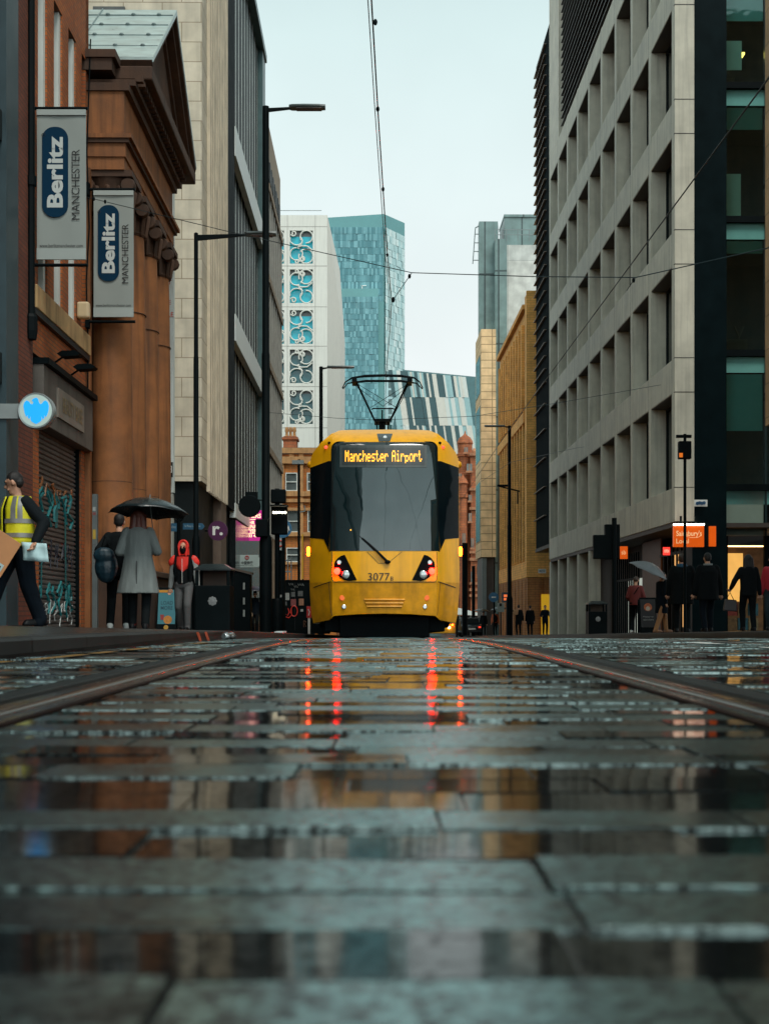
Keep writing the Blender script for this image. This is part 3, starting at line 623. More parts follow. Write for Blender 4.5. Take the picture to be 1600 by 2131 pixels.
for t, d in ((SP[3].lerp(B_, .12), .03), (SP[3].lerp(B_, .92), .035), (SP[5].lerp(P(1304, 604, 17.4), .2), .028), (SP[0].lerp(SP[1], .08), .03), (SP[0].lerp(SP[1], .22), .03)):
    m = MB(); m.ball(t, d * .8, d, d * 1.3); m.build('insulator', BLACK, sp_, smooth=60)
for py0, pts, lab in ((860, [(545, 857, 46), (700, 870, 45), (785, 874, 44), (985, 866, 43), (1150, 840, 42), (1378, 800, 41.2)], 'low span wire crossing just above the tram roof'),
                      (1000, [(1000, 1003, 70), (1062, 962, 64), (1200, 932, 56), (1215, 930, 55)], 'short span wire tied to the far ochre building')):
    m = MB(); m.tube([P(*p) for p in pts], .009, 5); m.build('span_wire', WIRE, label=lab, cat='wire')
# ------------------------------------------------------------------ right side of the street, near to far
def bthing(name, label, cat, xs, ys, group=None):
    p = S @ Vector((xs, ys, 0)); p.z = zr(ys) + .12
    return thing(name, label, cat, p, YAW, group)
def sx(px, Y): return (px - 775) * Y / F           # photo column -> street-frame x at depth Y
def sz(py, Y): return CH + (HY - py) * Y / F
STONE = mat('pale office stone', (.58, .55, .45), .62, var=.22, vs=.9, bump=.25, bs=25, streak=.30)
SOFF = mat('brown soffit board and shade', (.05, .035, .028), .6, var=.3)
OFFG = glass('office window glass', (.004, .009, .010), .04, ior=1.4)
CLEAR = clear_glass('shop glass', ior=1.45)
# --- pale stone office with deep window grid
b = bthing('stone_office', 'pale stone office with a deep grid of recessed windows above an orange lit shop', 'building', 9.5, 39.2)
LV = [3.07, 7.15, 11.18, 15.29, 19.35, 23.40]; HT = 1.08; TOP = 24.5
py_ = [39.2] + [39.2 + .35 + 3.02 * k for k in range(1, 10)]
m = MB(S)
def pier(y0, y1, z0, z1): m.box(9.5, 10.12, y0, y1, z0, z1)
ends = []
for k, y in enumerate(py_):
    w_ = .36 if k else .40
    zt = 34.5 if k >= 8 else TOP
    pier(y, y + w_, 3.07, zt); ends.append((y, y + w_))
for k in range(len(py_) - 1):
    y0, y1 = ends[k][1], ends[k + 1][0]
    for z in LV:
        m.box(9.504, 10.10, y0, y1, z, z + HT)
m.box(9.51, 10.08, ends[8][1], ends[9][0], TOP, 34.4)
frame = m.build('facade_grid', STONE, b, bevel=.012)
m = MB(S)
for k, (a, c) in enumerate(ends[:-1]):
    for z in LV: m.box(9.499, 9.53, c - .009, c + .006, z, z + HT)
for k, (a, c) in enumerate(ends):                  # joint lines where panels meet
    for z in LV: 
        if k == 0: m.box(9.492, 10.122, a - .006, a + .1, z - .011, z + .011); m.box(9.492, 10.122, a - .006, a + .1, z + HT - .011, z + HT + .011)
m.build('panel_joint', INK, frame)
for k in range(len(py_) - 1):
    y0, y1 = ends[k][1], ends[k + 1][0]
    for z in LV[1:]: m = MB(S); m.box(9.53, 10.05, y0 + .003, y1 - .003, z - .025, z - .003); m.build('recess_shade', SOFF, b)  # dark strips added under the spandrels, colour standing in for soffit shade
    for r_ in range(5):
        z0, z1 = LV[r_] + HT, LV[r_ + 1] - .03
        m = MB(S); m.box(10.06, 10.10, y0 + .02, y1 - .02, z0 + .02, z1 - .02); wn = m.build('window', OFFG, b)
        m = MB(S); m.box(10.02, 10.06, y0, y0 + .07, z0, z1); m.box(10.02, 10.06, y1 - .07, y1, z0, z1); m.box(10.02, 10.06, y0 + .07, y1 - .07, z0, z0 + .06); m.box(10.02, 10.06, y0 + .07, y1 - .07, z1 - .06, z1)
        m.build('frame', DARK, wn)
m = MB(S); m.box(10.14, 26, 46.2, 66.9, 3.12, 24.3); m.box(10.2, 26, 47, 67, 24.3, 34.2); m.build('core', mat('dark office interior', (.01, .012, .012), .7), b)
LOUV = mat('bronze louvre blade', (.075, .058, .048), .45, var=.3, metal=.3)
m = MB(S)
for i in range(26):
    z = 24.62 + i * .38; m.prism([(9.44, z), (9.66, z + .05), (9.66, z + .09), (9.44, z + .04)], 'y', 39.3, 62.6)
lv = m.build('roof_louvre', LOUV, b)
m = MB(S); m.box(9.72, 9.80, 39.3, 62.8, 24.5, 34.5); m.build('louvre_backing', BLACK, b)
# ground floor: soffit, columns, shopfronts
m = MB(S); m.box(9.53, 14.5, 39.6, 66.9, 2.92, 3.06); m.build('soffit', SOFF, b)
for k in (5, 6, 7, 8, 9):
    m = MB(S); m.box(9.52, 10.0, py_[k], py_[k] + .42, -1.4, 2.92); m.build('column', STONE, b, bevel=.01)
WOOD = mat('brown timber cladding', (.14, .055, .025), .5, var=.4, vs=3, stretch=(6, 6, .3))
m = MB(S)
for i in range(22): m.box(10.44, 10.50 + .01 * (i % 2), 45.2 + i * .14, 45.2 + i * .14 + .125, -.9, 2.9)
m.build('timber_panel', WOOD, b)
m = MB(S); m.box(10.9, 11.2, 39.6, 66.9, -1.5, 2.92); m.build('shop_back_wall', mat('dim shop interior', (.05, .03, .02), .7), b)
LITW = glow('warm shop light', (1, .50, .16), .55); LITY = glow('yellow shop light', (1, .62, .16), 1.0); LITC = glow('pale shop light', (.85, .92, .8), .32)
for y0, y1, z0, z1, mt in ((41.6, 42.2, -.4, 1.9, LITW), (40.6, 40.9, .2, 2.4, LITY), (43.2, 43.7, -.3, 2.0, LITW), (44.2, 44.6, .3, 2.3, LITW), (49.3, 52.8, -.9, 1.6, LITC)):
    m = MB(S); m.box(10.80, 10.86, y0, y1, z0, z1); m.build('lit_shop_panel', mt, b)
for ys_, bar in (([40.2 + i * .62 for i in range(8)], (40.2, 45.2, 2.2)), ([48.9 + .42 * i for i in range(11)], (48.8, 53.2, 1.5))):
    m = MB(S)
    for y in ys_: m.box(10.40, 10.46, y, y + .06, -1.2, 2.6)
    m.box(10.41, 10.45, bar[0], bar[1], bar[2], bar[2] + .1); m.build('shopfront_mullion', BLACK, b)
# end wall: dark metal corner, glazed bays with lit rooms
m = MB(S); m.box(10.13, 11.22, 39.5, 40.6, -.6, 34); m.box(11.22, 11.32, 39.9, 40.6, -.6, 34); m.build('corner_cladding', mat('near black cladding', (.002, .008, .010), .45, var=.3, spec=.06), b)
TEALP = mat('teal spandrel glass', (.13, .34, .31), .12, var=.12, spec=.6)
BLIND = mat('pale teal roller blind', (.78, .92, .80), .7, var=.06)
ROOM = mat('dim office room', (.012, .022, .024), .8, var=.3)
FL = [(4.28, 0), (8.65, 1), (13.0, 2), (17.36, 3), (21.7, 4), (26.0, 5)]
def Yr(): return 40.6
for z, _ in FL: m = MB(S); m.box(11.32, 19, 40.45, 41.0, z - .10, z + .10); m.build('floor_slab', BLACK, b)
for z, i in FL:
    m = MB(S); m.box(11.36, 19, 40.60, 40.64, z - .62 if i else z - .55, z - .10); m.build('spandrel_panel', TEALP, b)
for (z, i) in FL[:-1]:
    z1 = FL[i + 1][0] - .62
    for q_, (xa, xb) in enumerate(((11.36, 12.78), (12.84, 14.8), (14.86, 16.8))):
        m = MB(S); m.box(xa, xb, 40.66, 40.68, z + .1, z1); pn = m.build('glazed_bay', CLEAR, b)
    m = MB(S); m.box(11.06, 18.9, 45, 45.1, z + .1, z1 + .5); m.box(11.03, 18.9, 40.75, 45, z1 + .35, z1 + .45); m.box(11.02, 18.9, 41.1, 45, z + .1, z + .14); m.build('office_room', ROOM, b)
m = MB(S)
for x in (11.30, 12.78, 14.80, 16.8): m.box(x, x + .06, 40.56, 40.72, -.4, 26)
m.build('bay_mullion', mat('dark teal mullion', (.012, .03, .033), .3, var=.2), b)
def blind(z0, z1, x0, x1, mt=BLIND):
    m = MB(S); m.box(x0, x1, 40.70, 40.73, z0, z1); m.build('roller_blind', mt, b)
DBL = mat('dark teal roller blind', (.16, .33, .29), .7, var=.08)
blind(17.95, 18.9, 11.45, 12.06); blind(19.55, 21.05, 11.40, 12.76, mat('mid teal roller blind', (.26, .60, .58), .7, var=.06))
blind(13.15, 14.55, 11.40, 12.03); blind(16.0, 16.72, 11.42, 12.74, DBL)
blind(11.95, 12.36, 11.42, 12.74, DBL)
blind(6.15, 8.0, 11.52, 12.74, mat('mid teal roller blind', (.26, .60, .58), .7, var=.06))
blind(21.85, 25.0, 11.4, 12.7, DBL)
m = MB(S); m.box(12.15, 12.55, 42.0, 42.3, 19.05, 19.12); m.build('ceiling_lamp', glow('warm ceiling lamp', (1, .62, .12), 3.0), b)
m = MB(S); m.box(11.1, 12.0, 41.3, 41.9, 17.5, 17.95); m.box(11.1, 12.4, 41.2, 41.9, 8.8, 9.25); m.tube([(12.2, 41.5, 8.9), (12.2, 41.5, 9.4), (12.05, 41.5, 9.75)], .03); m.tube([(12.2, 41.5, 9.4), (12.35, 41.5, 9.75)], .03); m.build('desk', mat('office desk', (.06, .055, .05), .6), b)
m = MB(S); m.box(11.38, 12.74, 40.60, 40.64, 2.72, 4.15); m.build('blank_panel', mat('grey green panel', (.20, .26, .215), .35, var=.08), b)
# lit shop entrance under the blank panel
m = MB(S); m.box(11.5, 18, 44.6, 44.7, -.6, 2.6); m.build('shop_interior', mat('warm shop interior', (.25, .13, .05), .7, var=.5, vs=3), b)
m = MB(S); m.box(12.45, 13.05, 43.9, 44.2, .6, 2.3); m.build('lit_shop_panel', glow('cream glowing pillar', (1, .52, .12), .6), b)  # pillar given its own glow in place of shop light falling on it
m = MB(S); m.box(12.0, 13.6, 42.6, 42.7, 2.46, 2.50); m.build('ceiling_lamp', glow('warm strip lamp', (1, .60, .22), 4), b)
SHC = [(.35, .05, .03), (.25, .14, .05), (.03, .14, .17), (.30, .22, .10), (.12, .03, .05)]
for i in range(8):
    m = MB(S); x = 11.75 + (i % 4) * .36; z = -.4 + (i // 4) * .5; m.box(x, x + .33, 42.5, 43, z, z + .42); m.build('shop_shelf', mat(f'goods {i % 5}', SHC[i % 5], .5, var=.5, vs=9), b)
m = MB(S); m.box(11.3, 11.55, 40.5, 40.62, -.5, 2.7); m.build('shop_doorpost', BLACK, b); m = MB(S); m.box(12.74, 12.95, 40.5, 40.62, -.5, 2.7); m.build('shop_doorpost', BLACK, b)
# --- signs on the office
def sign_mat(name, col, k=.35): return glow(name, col, k)
tx3 = lambda M, x, y, z: M @ Matrix.Translation((x, y, z)) @ Matrix.Rotation(R(90), 4, 'X')
def facing(px, py, Y): return P(px, py, Y)
def flat_sign(name, label, cat, px0, py0, px1, py1, Y, thick, mt, frame_mt=None, group=None):
    a, c = P(px0, py1, Y), P(px1, py0, Y); ctr = (a + c) / 2
    t = thing(name, label, cat, (ctr.x, Y, a.z), 0, group)
    m = MB(); m.box(a.x, c.x, Y, Y + thick, a.z, c.z); m.build('panel', mt, t, bevel=.006)
    return t, a, c
def put(t, txt, px0, py0, px1, py1, Y, mt, bold=0.0, off=.006, name='lettering'):
    a, c = P(px0, py1, Y), P(px1, py0, Y)
    m = MB(); m.text(txt, c.x - a.x, c.z - a.z, tx3(I4, (a.x + c.x) / 2, Y - off, (a.z + c.z) / 2), bold); return m.build(name, mt, t)
ORS = glow('orange backlit sign', (1.0, .13, .001), .40); CREAM_L = glow('cream sign letters', (1, .62, .30), .55)
t, a, c = flat_sign('shop_sign', 'orange square projecting shop sign lit by a strip along its top edge', 'sign', 1402, 1094, 1465, 1138, 38.2, .16, ORS)
put(t, "Sainsbury's", 1407, 1104, 1460, 1119, 38.2, CREAM_L, .012); put(t, 'Local', 1407, 1121, 1433, 1131, 38.2, CREAM_L, .004)
m = MB(); m.tube([P(1425, 1116, 38.19), P(1440, 1119, 38.19), P(1452, 1118.5, 38.19), P(1458, 1115, 38.19)], .006, 5); m.build('sign_swash', CREAM_L, t)
m = MB(); m.box(a.x, c.x, 38.14, 38.3, c.z + .01, c.z + .06); m.build('strip_lamp', glow('sign strip lamp', (1, .9, .7), 5), t)
m = MB(); m.box(a.x + .2, a.x + .26, 38.25, 38.3, c.z, c.z + .30); m.box(c.x - .26, c.x - .2, 38.25, 38.3, c.z, c.z + .30); m.build('hanger', BLACK, t)
t, a, c = flat_sign('shop_sign', 'small orange sign behind the traffic light under the stone office', 'sign', 1289, 1137, 1306, 1163, 44.6, .12, ORS); put(t, 'sb', 1293, 1145, 1302, 1154, 44.6, CREAM_L)
t, a, c = flat_sign('shop_sign', 'narrow orange strip sign by the dark corner of the stone office', 'sign', 1476, 1095, 1490, 1137, 39.3, .1, ORS)
t, a, c = flat_sign('window_sign', 'small red glowing window sign left of the orange shop sign', 'sign', 1380, 1139, 1394, 1155, 39.9, .05, glow('red neon sign', (1, .03, .02), 1.6)); put(t, 'OPEN', 1382, 1144, 1392, 1150, 39.9, glow('pink neon', (1, .3, .2), 2))
t, a, c = flat_sign('wall_plate', 'white plate with small blue shapes on the dark corner cladding', 'sign', 1444, 1040, 1472, 1054, 39.45, .04, WHITE)
m = MB()
for i in range(4): m.lathe([(.055, -.012), (.055, 0)], P(1451 + i * 4.6, 1047.5 - (i % 2), 39.44), 8, 'y')
m.build('emblem', mat('blue ink', (.02, .10, .22), .5), t)
# --- dark louvred block
b = bthing('louvred_block', 'tall dark block edged with a saw tooth of projecting horizontal fins', 'building', 9.9, 67.3)
m = MB(S); m.box(9.62, 17, 67.3, 73.4, 3.95, 32.3); m.build('dark_wall', mat('blue black glass', (.003, .008, .010), .8, var=.3, spec=.02), b)
m = MB(S); m.box(9.58, 17.1, 67.25, 73.5, 3.75, 3.948); m.build('underside', DARK, b)
zs_ = [5.6, 7.2, 8.8, 10.4, 11.8]; z = 13.0
while z < 32.2: zs_.append(z); z += .72 if z < 20 else .575
FIN = mat('bronze fin', (.22, .16, .12), .45, var=.25, metal=.2)
m = MB(S)
for z in zs_: m.box(9.48, 9.62, 69.0, 73.55, z - .015, z + .02)
m.build('sun_fin', FIN, b)
# --- ochre brick office
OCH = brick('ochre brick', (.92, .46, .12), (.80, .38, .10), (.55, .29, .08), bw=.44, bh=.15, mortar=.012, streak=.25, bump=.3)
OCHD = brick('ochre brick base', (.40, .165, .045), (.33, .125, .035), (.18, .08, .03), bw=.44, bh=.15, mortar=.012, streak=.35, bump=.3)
b = bthing('ochre_office', 'ochre brick office with tall thin ribs beyond the dark louvred block', 'building', 9.5, 77)
m = MB(S); m.box(9.62, 17, 77, 94.2, 3.4, 19.2); m.box(9.5, 17.02, 76.97, 77.9, 2.4, 19.9); m.box(9.55, 17.01, 77.9, 94.3, 2.4, 3.4); m.box(9.5, 17, 76.96, 77.2, 19.9, 20.1); m.build('wall', OCH, b)
m = MB(S)
y = 78.7
while y < 94.1:
    m.box(9.46, 9.62, y, y + .34, 3.4, 12.1); m.box(9.40, 9.62, y + .2, y + .62, 12.9, 18.4); y += 1.55
m.build('rib', OCH, b)
m = MB(S); m.box(9.42, 9.62, 78, 94.2, 12.1, 12.75); m.box(9.36, 9.9, 78, 94.3, 19.2, 19.5); m.build('band', OCH, b)
PG = glass('teal strip window', (.05, .12, .12), .06, ior=1.6)
y = 78.0; 
while y < 93.5:
    m = MB(S); m.box(9.585, 9.63, y + .42, y + .68, 3.6, 11.9); m.build('window', PG if y < 80 else OFFG, b)
    m = MB(S); m.box(9.585, 9.63, y + .10, y + .62, 13.1, 18.2); m.build('window', PG if y < 80 else OFFG, b)
    y += 1.55
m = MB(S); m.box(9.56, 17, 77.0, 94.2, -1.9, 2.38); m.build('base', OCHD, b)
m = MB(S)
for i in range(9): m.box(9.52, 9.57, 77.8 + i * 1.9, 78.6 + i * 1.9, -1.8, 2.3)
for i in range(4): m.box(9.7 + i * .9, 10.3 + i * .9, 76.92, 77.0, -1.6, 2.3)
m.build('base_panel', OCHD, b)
m = MB(S); m.box(10.40, 11.0, 76.85, 76.95, -1.5, 1.35); m.build('doorway', glow('yellow lit doorway', (1, .55, .02), .26), b)
t, a, c = flat_sign('street_sign', 'small pale street name plate on the ochre brick band', 'sign', 1120, 1184, 1136, 1193, 76.8, .04, WHITE); put(t, 'MARBLE STREET', 1122, 1186, 1134, 1191, 76.8, INK, .01)
m = MB(S)
ly = 80.0; m.tube([(9.45, ly, 8.0), (8.0, ly, 8.35), (8.0, ly, 8.36)], .05, 6); m.box(8.0, 8.8, ly - .12, ly + .12, 8.30, 8.42); m.tube([(9.3, ly, 8.05), (9.3, ly, 7.2)], .05)
wl = m.build('wall_lamp', BLACK, label='dark bracket lamp sticking out from the ochre brick office', cat='lamp')
# --- cream tiled bay and teal tower behind
TILE = brick('cream tile', (.88, .64, .36), (.82, .58, .32), (.34, .23, .12), bw=.9, bh=.62, mortar=.03, streak=.15, bump=.3, offset=0)
b = bthing('tiled_tower', 'cream tiled bay projecting from a grey teal panelled tower', 'building', 8.4, 99)
x0, x1 = sx(1001, 98), sx(1032, 98)
m = MB(S); m.box(x0, x1, 98, 103.2, 4.6, 22.5); m.build('tiled_bay', TILE, b)
for z0, z1 in ((5.9, 10.6), (12.3, 16.6), (17.6, 20.6)):
    m = MB(S); m.box(x0 - .03, x0 + .02, 98.7, 102.6, z0, z1); m.build('window', PG, b)
GP = brick('grey teal cladding', (.20, .295, .285), (.165, .26, .255), (.06, .09, .09), bw=1.6, bh=5.8, mortar=.07, streak=.2, bump=.2, offset=0, rough=.35)
GPL = brick('pale grey cladding', (.64, .66, .62), (.60, .63, .60), (.45, .48, .46), bw=3, bh=6, mortar=.03, streak=.1, bump=.1, offset=0, rough=.45)
m = MB(S); m.box(x0 + .02, sx(1036, 100), 100, 100.9, 22.5, 31.6); m.prism([(sx(1036, 100), 100), (sx(1041, 100), 101.6), (sx(1041, 100), 102), (sx(1036, 100), 102)], 'z', 22.5, 31.6); m.build('upper_block', GP, b)
m = MB(S); m.box(sx(1030, 99), sx(1055, 99), 99.0, 101.5, -2.5, 29.9); m.build('stair_column', GP, b)
m = MB(S); m.box(sx(1055, 99) + .003, 26, 99.6, 117, -2.5, 29.6); m.build('pale_wall', GPL, b)
m = MB(S); m.box(sx(1053, 99), 26, 100.2, 104, 29.6, 32.0); m.box(sx(1052, 99), 26, 100.1, 104.1, 32.0, 32.2); m.build('plant_room', GP, b)
m = MB(S)
for z in (30.2, 30.6): m.tube([(sx(1030, 99), 98.9, z), (18, 98.9, z)], .03, 5)
for x in [sx(1030, 99) + i * .9 for i in range(10)]: m.tube([(x, 98.9, 29.7), (x, 98.9, 30.6)], .03, 5)
m.build('railing', STEEL, b)
m = MB(S)
for z in (28.6, 29.3, 30.0, 30.7): m.tube([(x0 - .42 + (z - 28.6) * .06, 100.4, z), (x0 + .03, 100.4, z)], .04, 5)
m.tube([(x0 - .46, 100.4, 28.3), (x0 - .25, 100.4, 31.2)], .04, 5); m.tube([(x0 - .25, 100.4, 31.2), (x0 + .1, 100.4, 31.4)], .05, 5); m.build('ladder', STEEL, b)
m = MB(S); m.box(x0 + .15, x1 - .1, 98.6, 103.1, -2, 4.58); m.build('undercroft', mat('brown undercroft', (.05, .038, .03), .6, var=.3), b)
m = MB(S); m.box(x0 + .1, x0 + .45, 98.2, 98.6, -2, 4.58); m.build('column', mat('grey teal post', (.12, .15, .15), .5), b)
# --- striped leaning building, far
b = bthing('striped_building', 'leaning building striped in dark teal and cream bands above the tram', 'building', 10, 190)
Y = 190.0
m = MB(); xa, xb = P(838, 0, Y).x, P(1120, 0, Y).x; zt_ = P(0, 768, Y).z
m.prism([(xa - 7, -3), (xb, -3), (xb, zt_ - 2), (xa, zt_)], 'y', Y + .4, Y + 16); m.build('wall', mat('mid teal cladding', (.06, .155, .165), .4, var=.2), b)
SC_ = [mat('cream stripe', (.62, .61, .54), .55, var=.08), mat('pale teal stripe', (.28, .46, .47), .4, var=.1), mat('dark slate stripe', (.028, .085, .095), .4, var=.2), mat('white stripe', (.60, .64, .60), .5, var=.05)]
rr = random.Random(11)
rows = [(768, 826), (826, 885), (885, 950), (950, 1020)]
for ri, (pa, pb) in enumerate(rows):
    x = 838.0; k_ = 0
    while x < 996:
        wd = rr.choice((4, 5, 6, 8, 10)); u = (x - 838) / 160
        if .12 < u < .66: mi = rr.choice((2, 2, 0, 2, 1, 0, 2)); wd = rr.choice((7, 9, 12, 14)) if mi == 2 else 4
        else: mi = rr.choice((0, 3, 0, 1, 3, 1, 2)); wd = min(wd, 8)
        if x > 925 and x < 935: mi = 0
        z1 = P(0, pa - .0, Y).z if ri else zt_ - (x - 838) / 282 * 2 - .05
        z0 = P(0, pb, Y).z
        sh0 = (HY - pa) * .0; lean = .145
        def X_(px, z): return P(px, 0, Y).x + (zt_ - z) * lean - 2.2
        m = MB(); d_ = Y + rr.uniform(.15, .3)
        m.add([(X_(x, z1), d_, z1), (X_(x + wd, z1), d_, z1), (X_(x + wd, z0), d_, z0), (X_(x, z0), d_, z0), (X_(x, z1), Y + .45, z1), (X_(x + wd, z1), Y + .45, z1), (X_(x + wd, z0), Y + .45, z0), (X_(x, z0), Y + .45, z0)],
              [(0, 1, 2, 3)[::-1], (0, 4, 5, 1), (1, 5, 6, 2), (2, 6, 7, 3), (3, 7, 4, 0)]); m.build('stripe', SC_[mi], b); x += wd
# --- terracotta hotel with a domed turret
TER = brick('terracotta brick', (.50, .155, .06), (.40, .115, .045), (.30, .12, .06), bw=.6, bh=.28, mortar=.03, streak=.45, bump=.4)
TERD = mat('terracotta dressing', (.46, .20, .10), .7, var=.35, vs=2, streak=.3)
SASH = mat('grey sash window', (.20, .23, .22), .3, var=.3)
b = bthing('terracotta_hotel', 'red terracotta building with a domed turret beside the tram roof', 'building', 10.5, 140)
Y = 140.0; ppm = F / Y
def W(px, py): return P(px, py, Y)
m = MB(); m.box(W(930, 0).x, W(1020, 0).x, Y, Y + 14, -3, W(0, 1040).z); m.box(W(978, 0).x, W(1030, 0).x, Y - 1.0, Y + 14, -3, W(0, 950).z); m.build('wall', TER, b)
cx_, r_ = W(969, 0).x, 15.5 / ppm
m = MB(); c0 = (cx_, Y + 1.2, 0)
m.lathe([(r_, W(0, 1045).z), (r_, W(0, 990).z), (r_ * 1.12, W(0, 988).z), (r_ * 1.12, W(0, 984).z), (r_ * .98, W(0, 982).z), (r_ * .98, W(0, 950).z), (r_ * 1.15, W(0, 948).z), (r_ * 1.15, W(0, 942).z), (r_ * .98, W(0, 941).z), (r_ * .98, W(0, 922).z), (r_ * 1.1, W(0, 920).z), (r_ * 1.0, W(0, 914).z), (r_ * .72, W(0, 907).z), (r_ * .3, W(0, 903).z), (r_ * .12, W(0, 899).z), (.03, W(0, 893).z)], c0, 12); m.build('turret', TER, b, smooth=35)
m = MB(); c1 = (W(962, 0).x, Y - .9, 0); r2 = 9 / ppm
m.lathe([(r2, W(0, 1330).z), (r2, W(0, 1040).z), (r2 * 1.25, W(0, 1037).z), (r2 * 1.25, W(0, 1030).z), (r2, W(0, 1029).z), (r2, W(0, 1010).z), (r2 * 1.3, W(0, 1008).z), (r2 * .9, W(0, 1000).z), (r2 * .3, W(0, 993).z), (.05, W(0, 989).z)], c1, 10); m.build('corner_turret', TER, b, smooth=35)
for px0, py0, px1, py1, yy in ((966, 931, 973, 941, Y + .2), (971, 965, 982, 980, Y - 1.1), (955, 985, 960, 992, Y - .1), (975, 1068, 981, 1085, Y - 1.1), (975, 1030, 981, 1042, Y - 1.1), (962, 1110, 968, 1130, Y - 1.9), (980, 1120, 986, 1140, Y - 1.1), (993, 1175, 1000, 1200, Y - 1.1), (980, 1190, 986, 1212, Y - 1.1)):
    m = MB(); a_, c_ = P(px0, py1, yy), P(px1, py0, yy); m.box(a_.x, c_.x, yy - .1, yy + .1, a_.z, c_.z); wn = m.build('window', SASH, b)
    m = MB(); m.box(a_.x - .12, c_.x + .12, yy - .2, yy - .1, a_.z - .2, a_.z); m.box((a_.x + c_.x) / 2 - .04, (a_.x + c_.x) / 2 + .04, yy - .14, yy - .1, a_.z, c_.z); m.build('sill', TERD, wn)
m = MB()
for py in (948, 1020, 1060, 1150, 1165, 1215, 1228, 1240): m.box(W(978, 0).x - .15, W(1030, 0).x, Y - 1.25, Y + 2, W(0, py).z - .15, W(0, py).z + .15)
for py in (1100, 1165, 1228): m.box(W(948, 0).x, W(978, 0).x - .16, Y - .3, Y + 2, W(0, py).z - .15, W(0, py).z + .15)
m.build('cornice', TERD, b)
m = MB(); m.lathe([(.25, W(0, 955).z), (.3, W(0, 940).z), (.1, W(0, 934).z)], (W(986, 0).x, Y - .5, 0), 8); m.build('finial', TERD, b)
# --- tan building nearest on the right: overhanging corner only just in frame
TAN = brick('tan ashlar', (.58, .38, .20), (.52, .34, .18), (.3, .2, .11), bw=1.3, bh=.7, mortar=.012, streak=.4, bump=.3)
b = bthing('tan_corner_building', 'tan stone corner overhanging the pavement at the right edge', 'building', 8.2, 14)
xr = 8.13
m = MB(S); m.box(xr, 24, 15, 25.8, 4.06, 27); m.build('upper_wall', TAN, b)
m = MB(S); m.box(xr + 2.6, 24, 15, 25.2, -.2, 4.06); m.build('shopfront', mat('dark shopfront', (.012, .016, .017), .3, var=.3), b)
for i in range(3):
    m = MB(S); m.box(xr - .02, xr + .05, 16 + i * 3, 17.4 + i * 3, 6, 9.5); m.build('window', OFFG, b)
# ------------------------------------------------------------------ left side of the street, near to far
def lx(px, Y): return (px - 775) * Y / F
BR = brick('orange red brick', (.42, .115, .022), (.33, .075, .016), (.16, .085, .045), bw=.225, bh=.075, mortar=.010, streak=.35, bump=.5)
BRD = brick('dark red brick', (.20, .055, .028), (.15, .04, .022), (.07, .035, .025), bw=.225, bh=.075, mortar=.010, streak=.4, bump=.5)
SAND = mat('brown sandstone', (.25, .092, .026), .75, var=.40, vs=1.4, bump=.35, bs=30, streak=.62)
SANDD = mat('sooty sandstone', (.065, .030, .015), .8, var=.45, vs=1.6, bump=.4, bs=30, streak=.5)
BAND = mat('weathered stone band', (.42, .27, .12), .75, var=.35, vs=1.8, bump=.3, bs=30, streak=.55)
SASHW = mat('white window frame', (.62, .66, .62), .5, var=.1)
# --- glazed bank front at the very edge (runs on behind the lens)
b = bthing('bank_building', 'dark glazed bank front with a steel corner post at the left edge', 'building', -5.5, 17)
m = MB(S); m.box(-16, -5.62, 8, 18.85, -.2, 25); m.build('wall', glass('dark bank glass', (.004, .012, .014), .05, ior=1.6), b)
m = MB(S); m.box(-5.62, -5.44, 18.62, 19.25, .0, 25); m.build('corner_post', mat('blue grey steel post', (.03, .055, .065), .4, var=.25), b)
for z in (3.6, 7.2, 11, 15, 19):
    m = MB(S); m.box(-5.62, -5.50, 8, 18.6, z, z + .45); m.build('floor_band', DARK, b)
m = MB(S); m.box(-5.43, -5.36, 18.7, 18.95, 1.3, 1.75); m.build('alarm_box', mat('teal box', (.05, .14, .15), .4), b)
# --- orange brick shop building
b = bthing('brick_building', 'orange brick building with tall slim windows above a graffitied shutter', 'building', -5.5, 19.3)
m = MB(S); m.box(-6.2, -5.47, 19.27, 20.18, -.2, 16); m.build('end_pier', BRD, b)
Y0, Y1 = 20.18, 24.02
m = MB(S)
wins = [20.62 + 1.03 * k for k in range(4)]
prev = Y0
m.box(-6.2, -5.5, Y0, Y1, 4.42, 5.12)              # brick between fascia and band
for k, y in enumerate(wins):
    m.box(-6.2, -5.5, prev, y - .02, 5.5, 16); prev = y + .56
m.box(-6.2, -5.5, prev, Y1, 5.5, 16)
for y in wins: m.box(-6.2, -5.5, y - .02, y + .56, 10.8, 16)
m.box(-6.2, -5.52, Y0, Y0 + .55, -.1, 3.28); m.box(-6.2, -5.52, 23.72, Y1, -.1, 3.28)
m.build('wall', BR, b)
m = MB(S); m.box(-16, -6.2, 19.3, Y1, -.2, 15.8); m.build('core', DARK, b)
m = MB(S); m.box(-6.2, -5.40, Y0, Y1, 5.12, 5.5); m.build('stone_band', BAND, b, bevel=.015)
m = MB(S); m.box(-5.5, -5.42, Y0, Y1, 5.02, 5.12); m.build('band_moulding', INK, b)
for y in wins:
    m = MB(S); m.box(-5.76, -5.72, y - .02, y + .56, 5.5, 10.8); wn = m.build('window', OFFG, b)
    m = MB(S); m.box(-5.71, -5.535, y + .43, y + .559, 5.5, 10.8); m.box(-5.71, -5.66, y - .02, y + .06, 5.5, 10.8); m.box(-5.71, -5.66, y + .06, y + .43, 8.1, 8.2); m.build('frame', SASHW, wn)
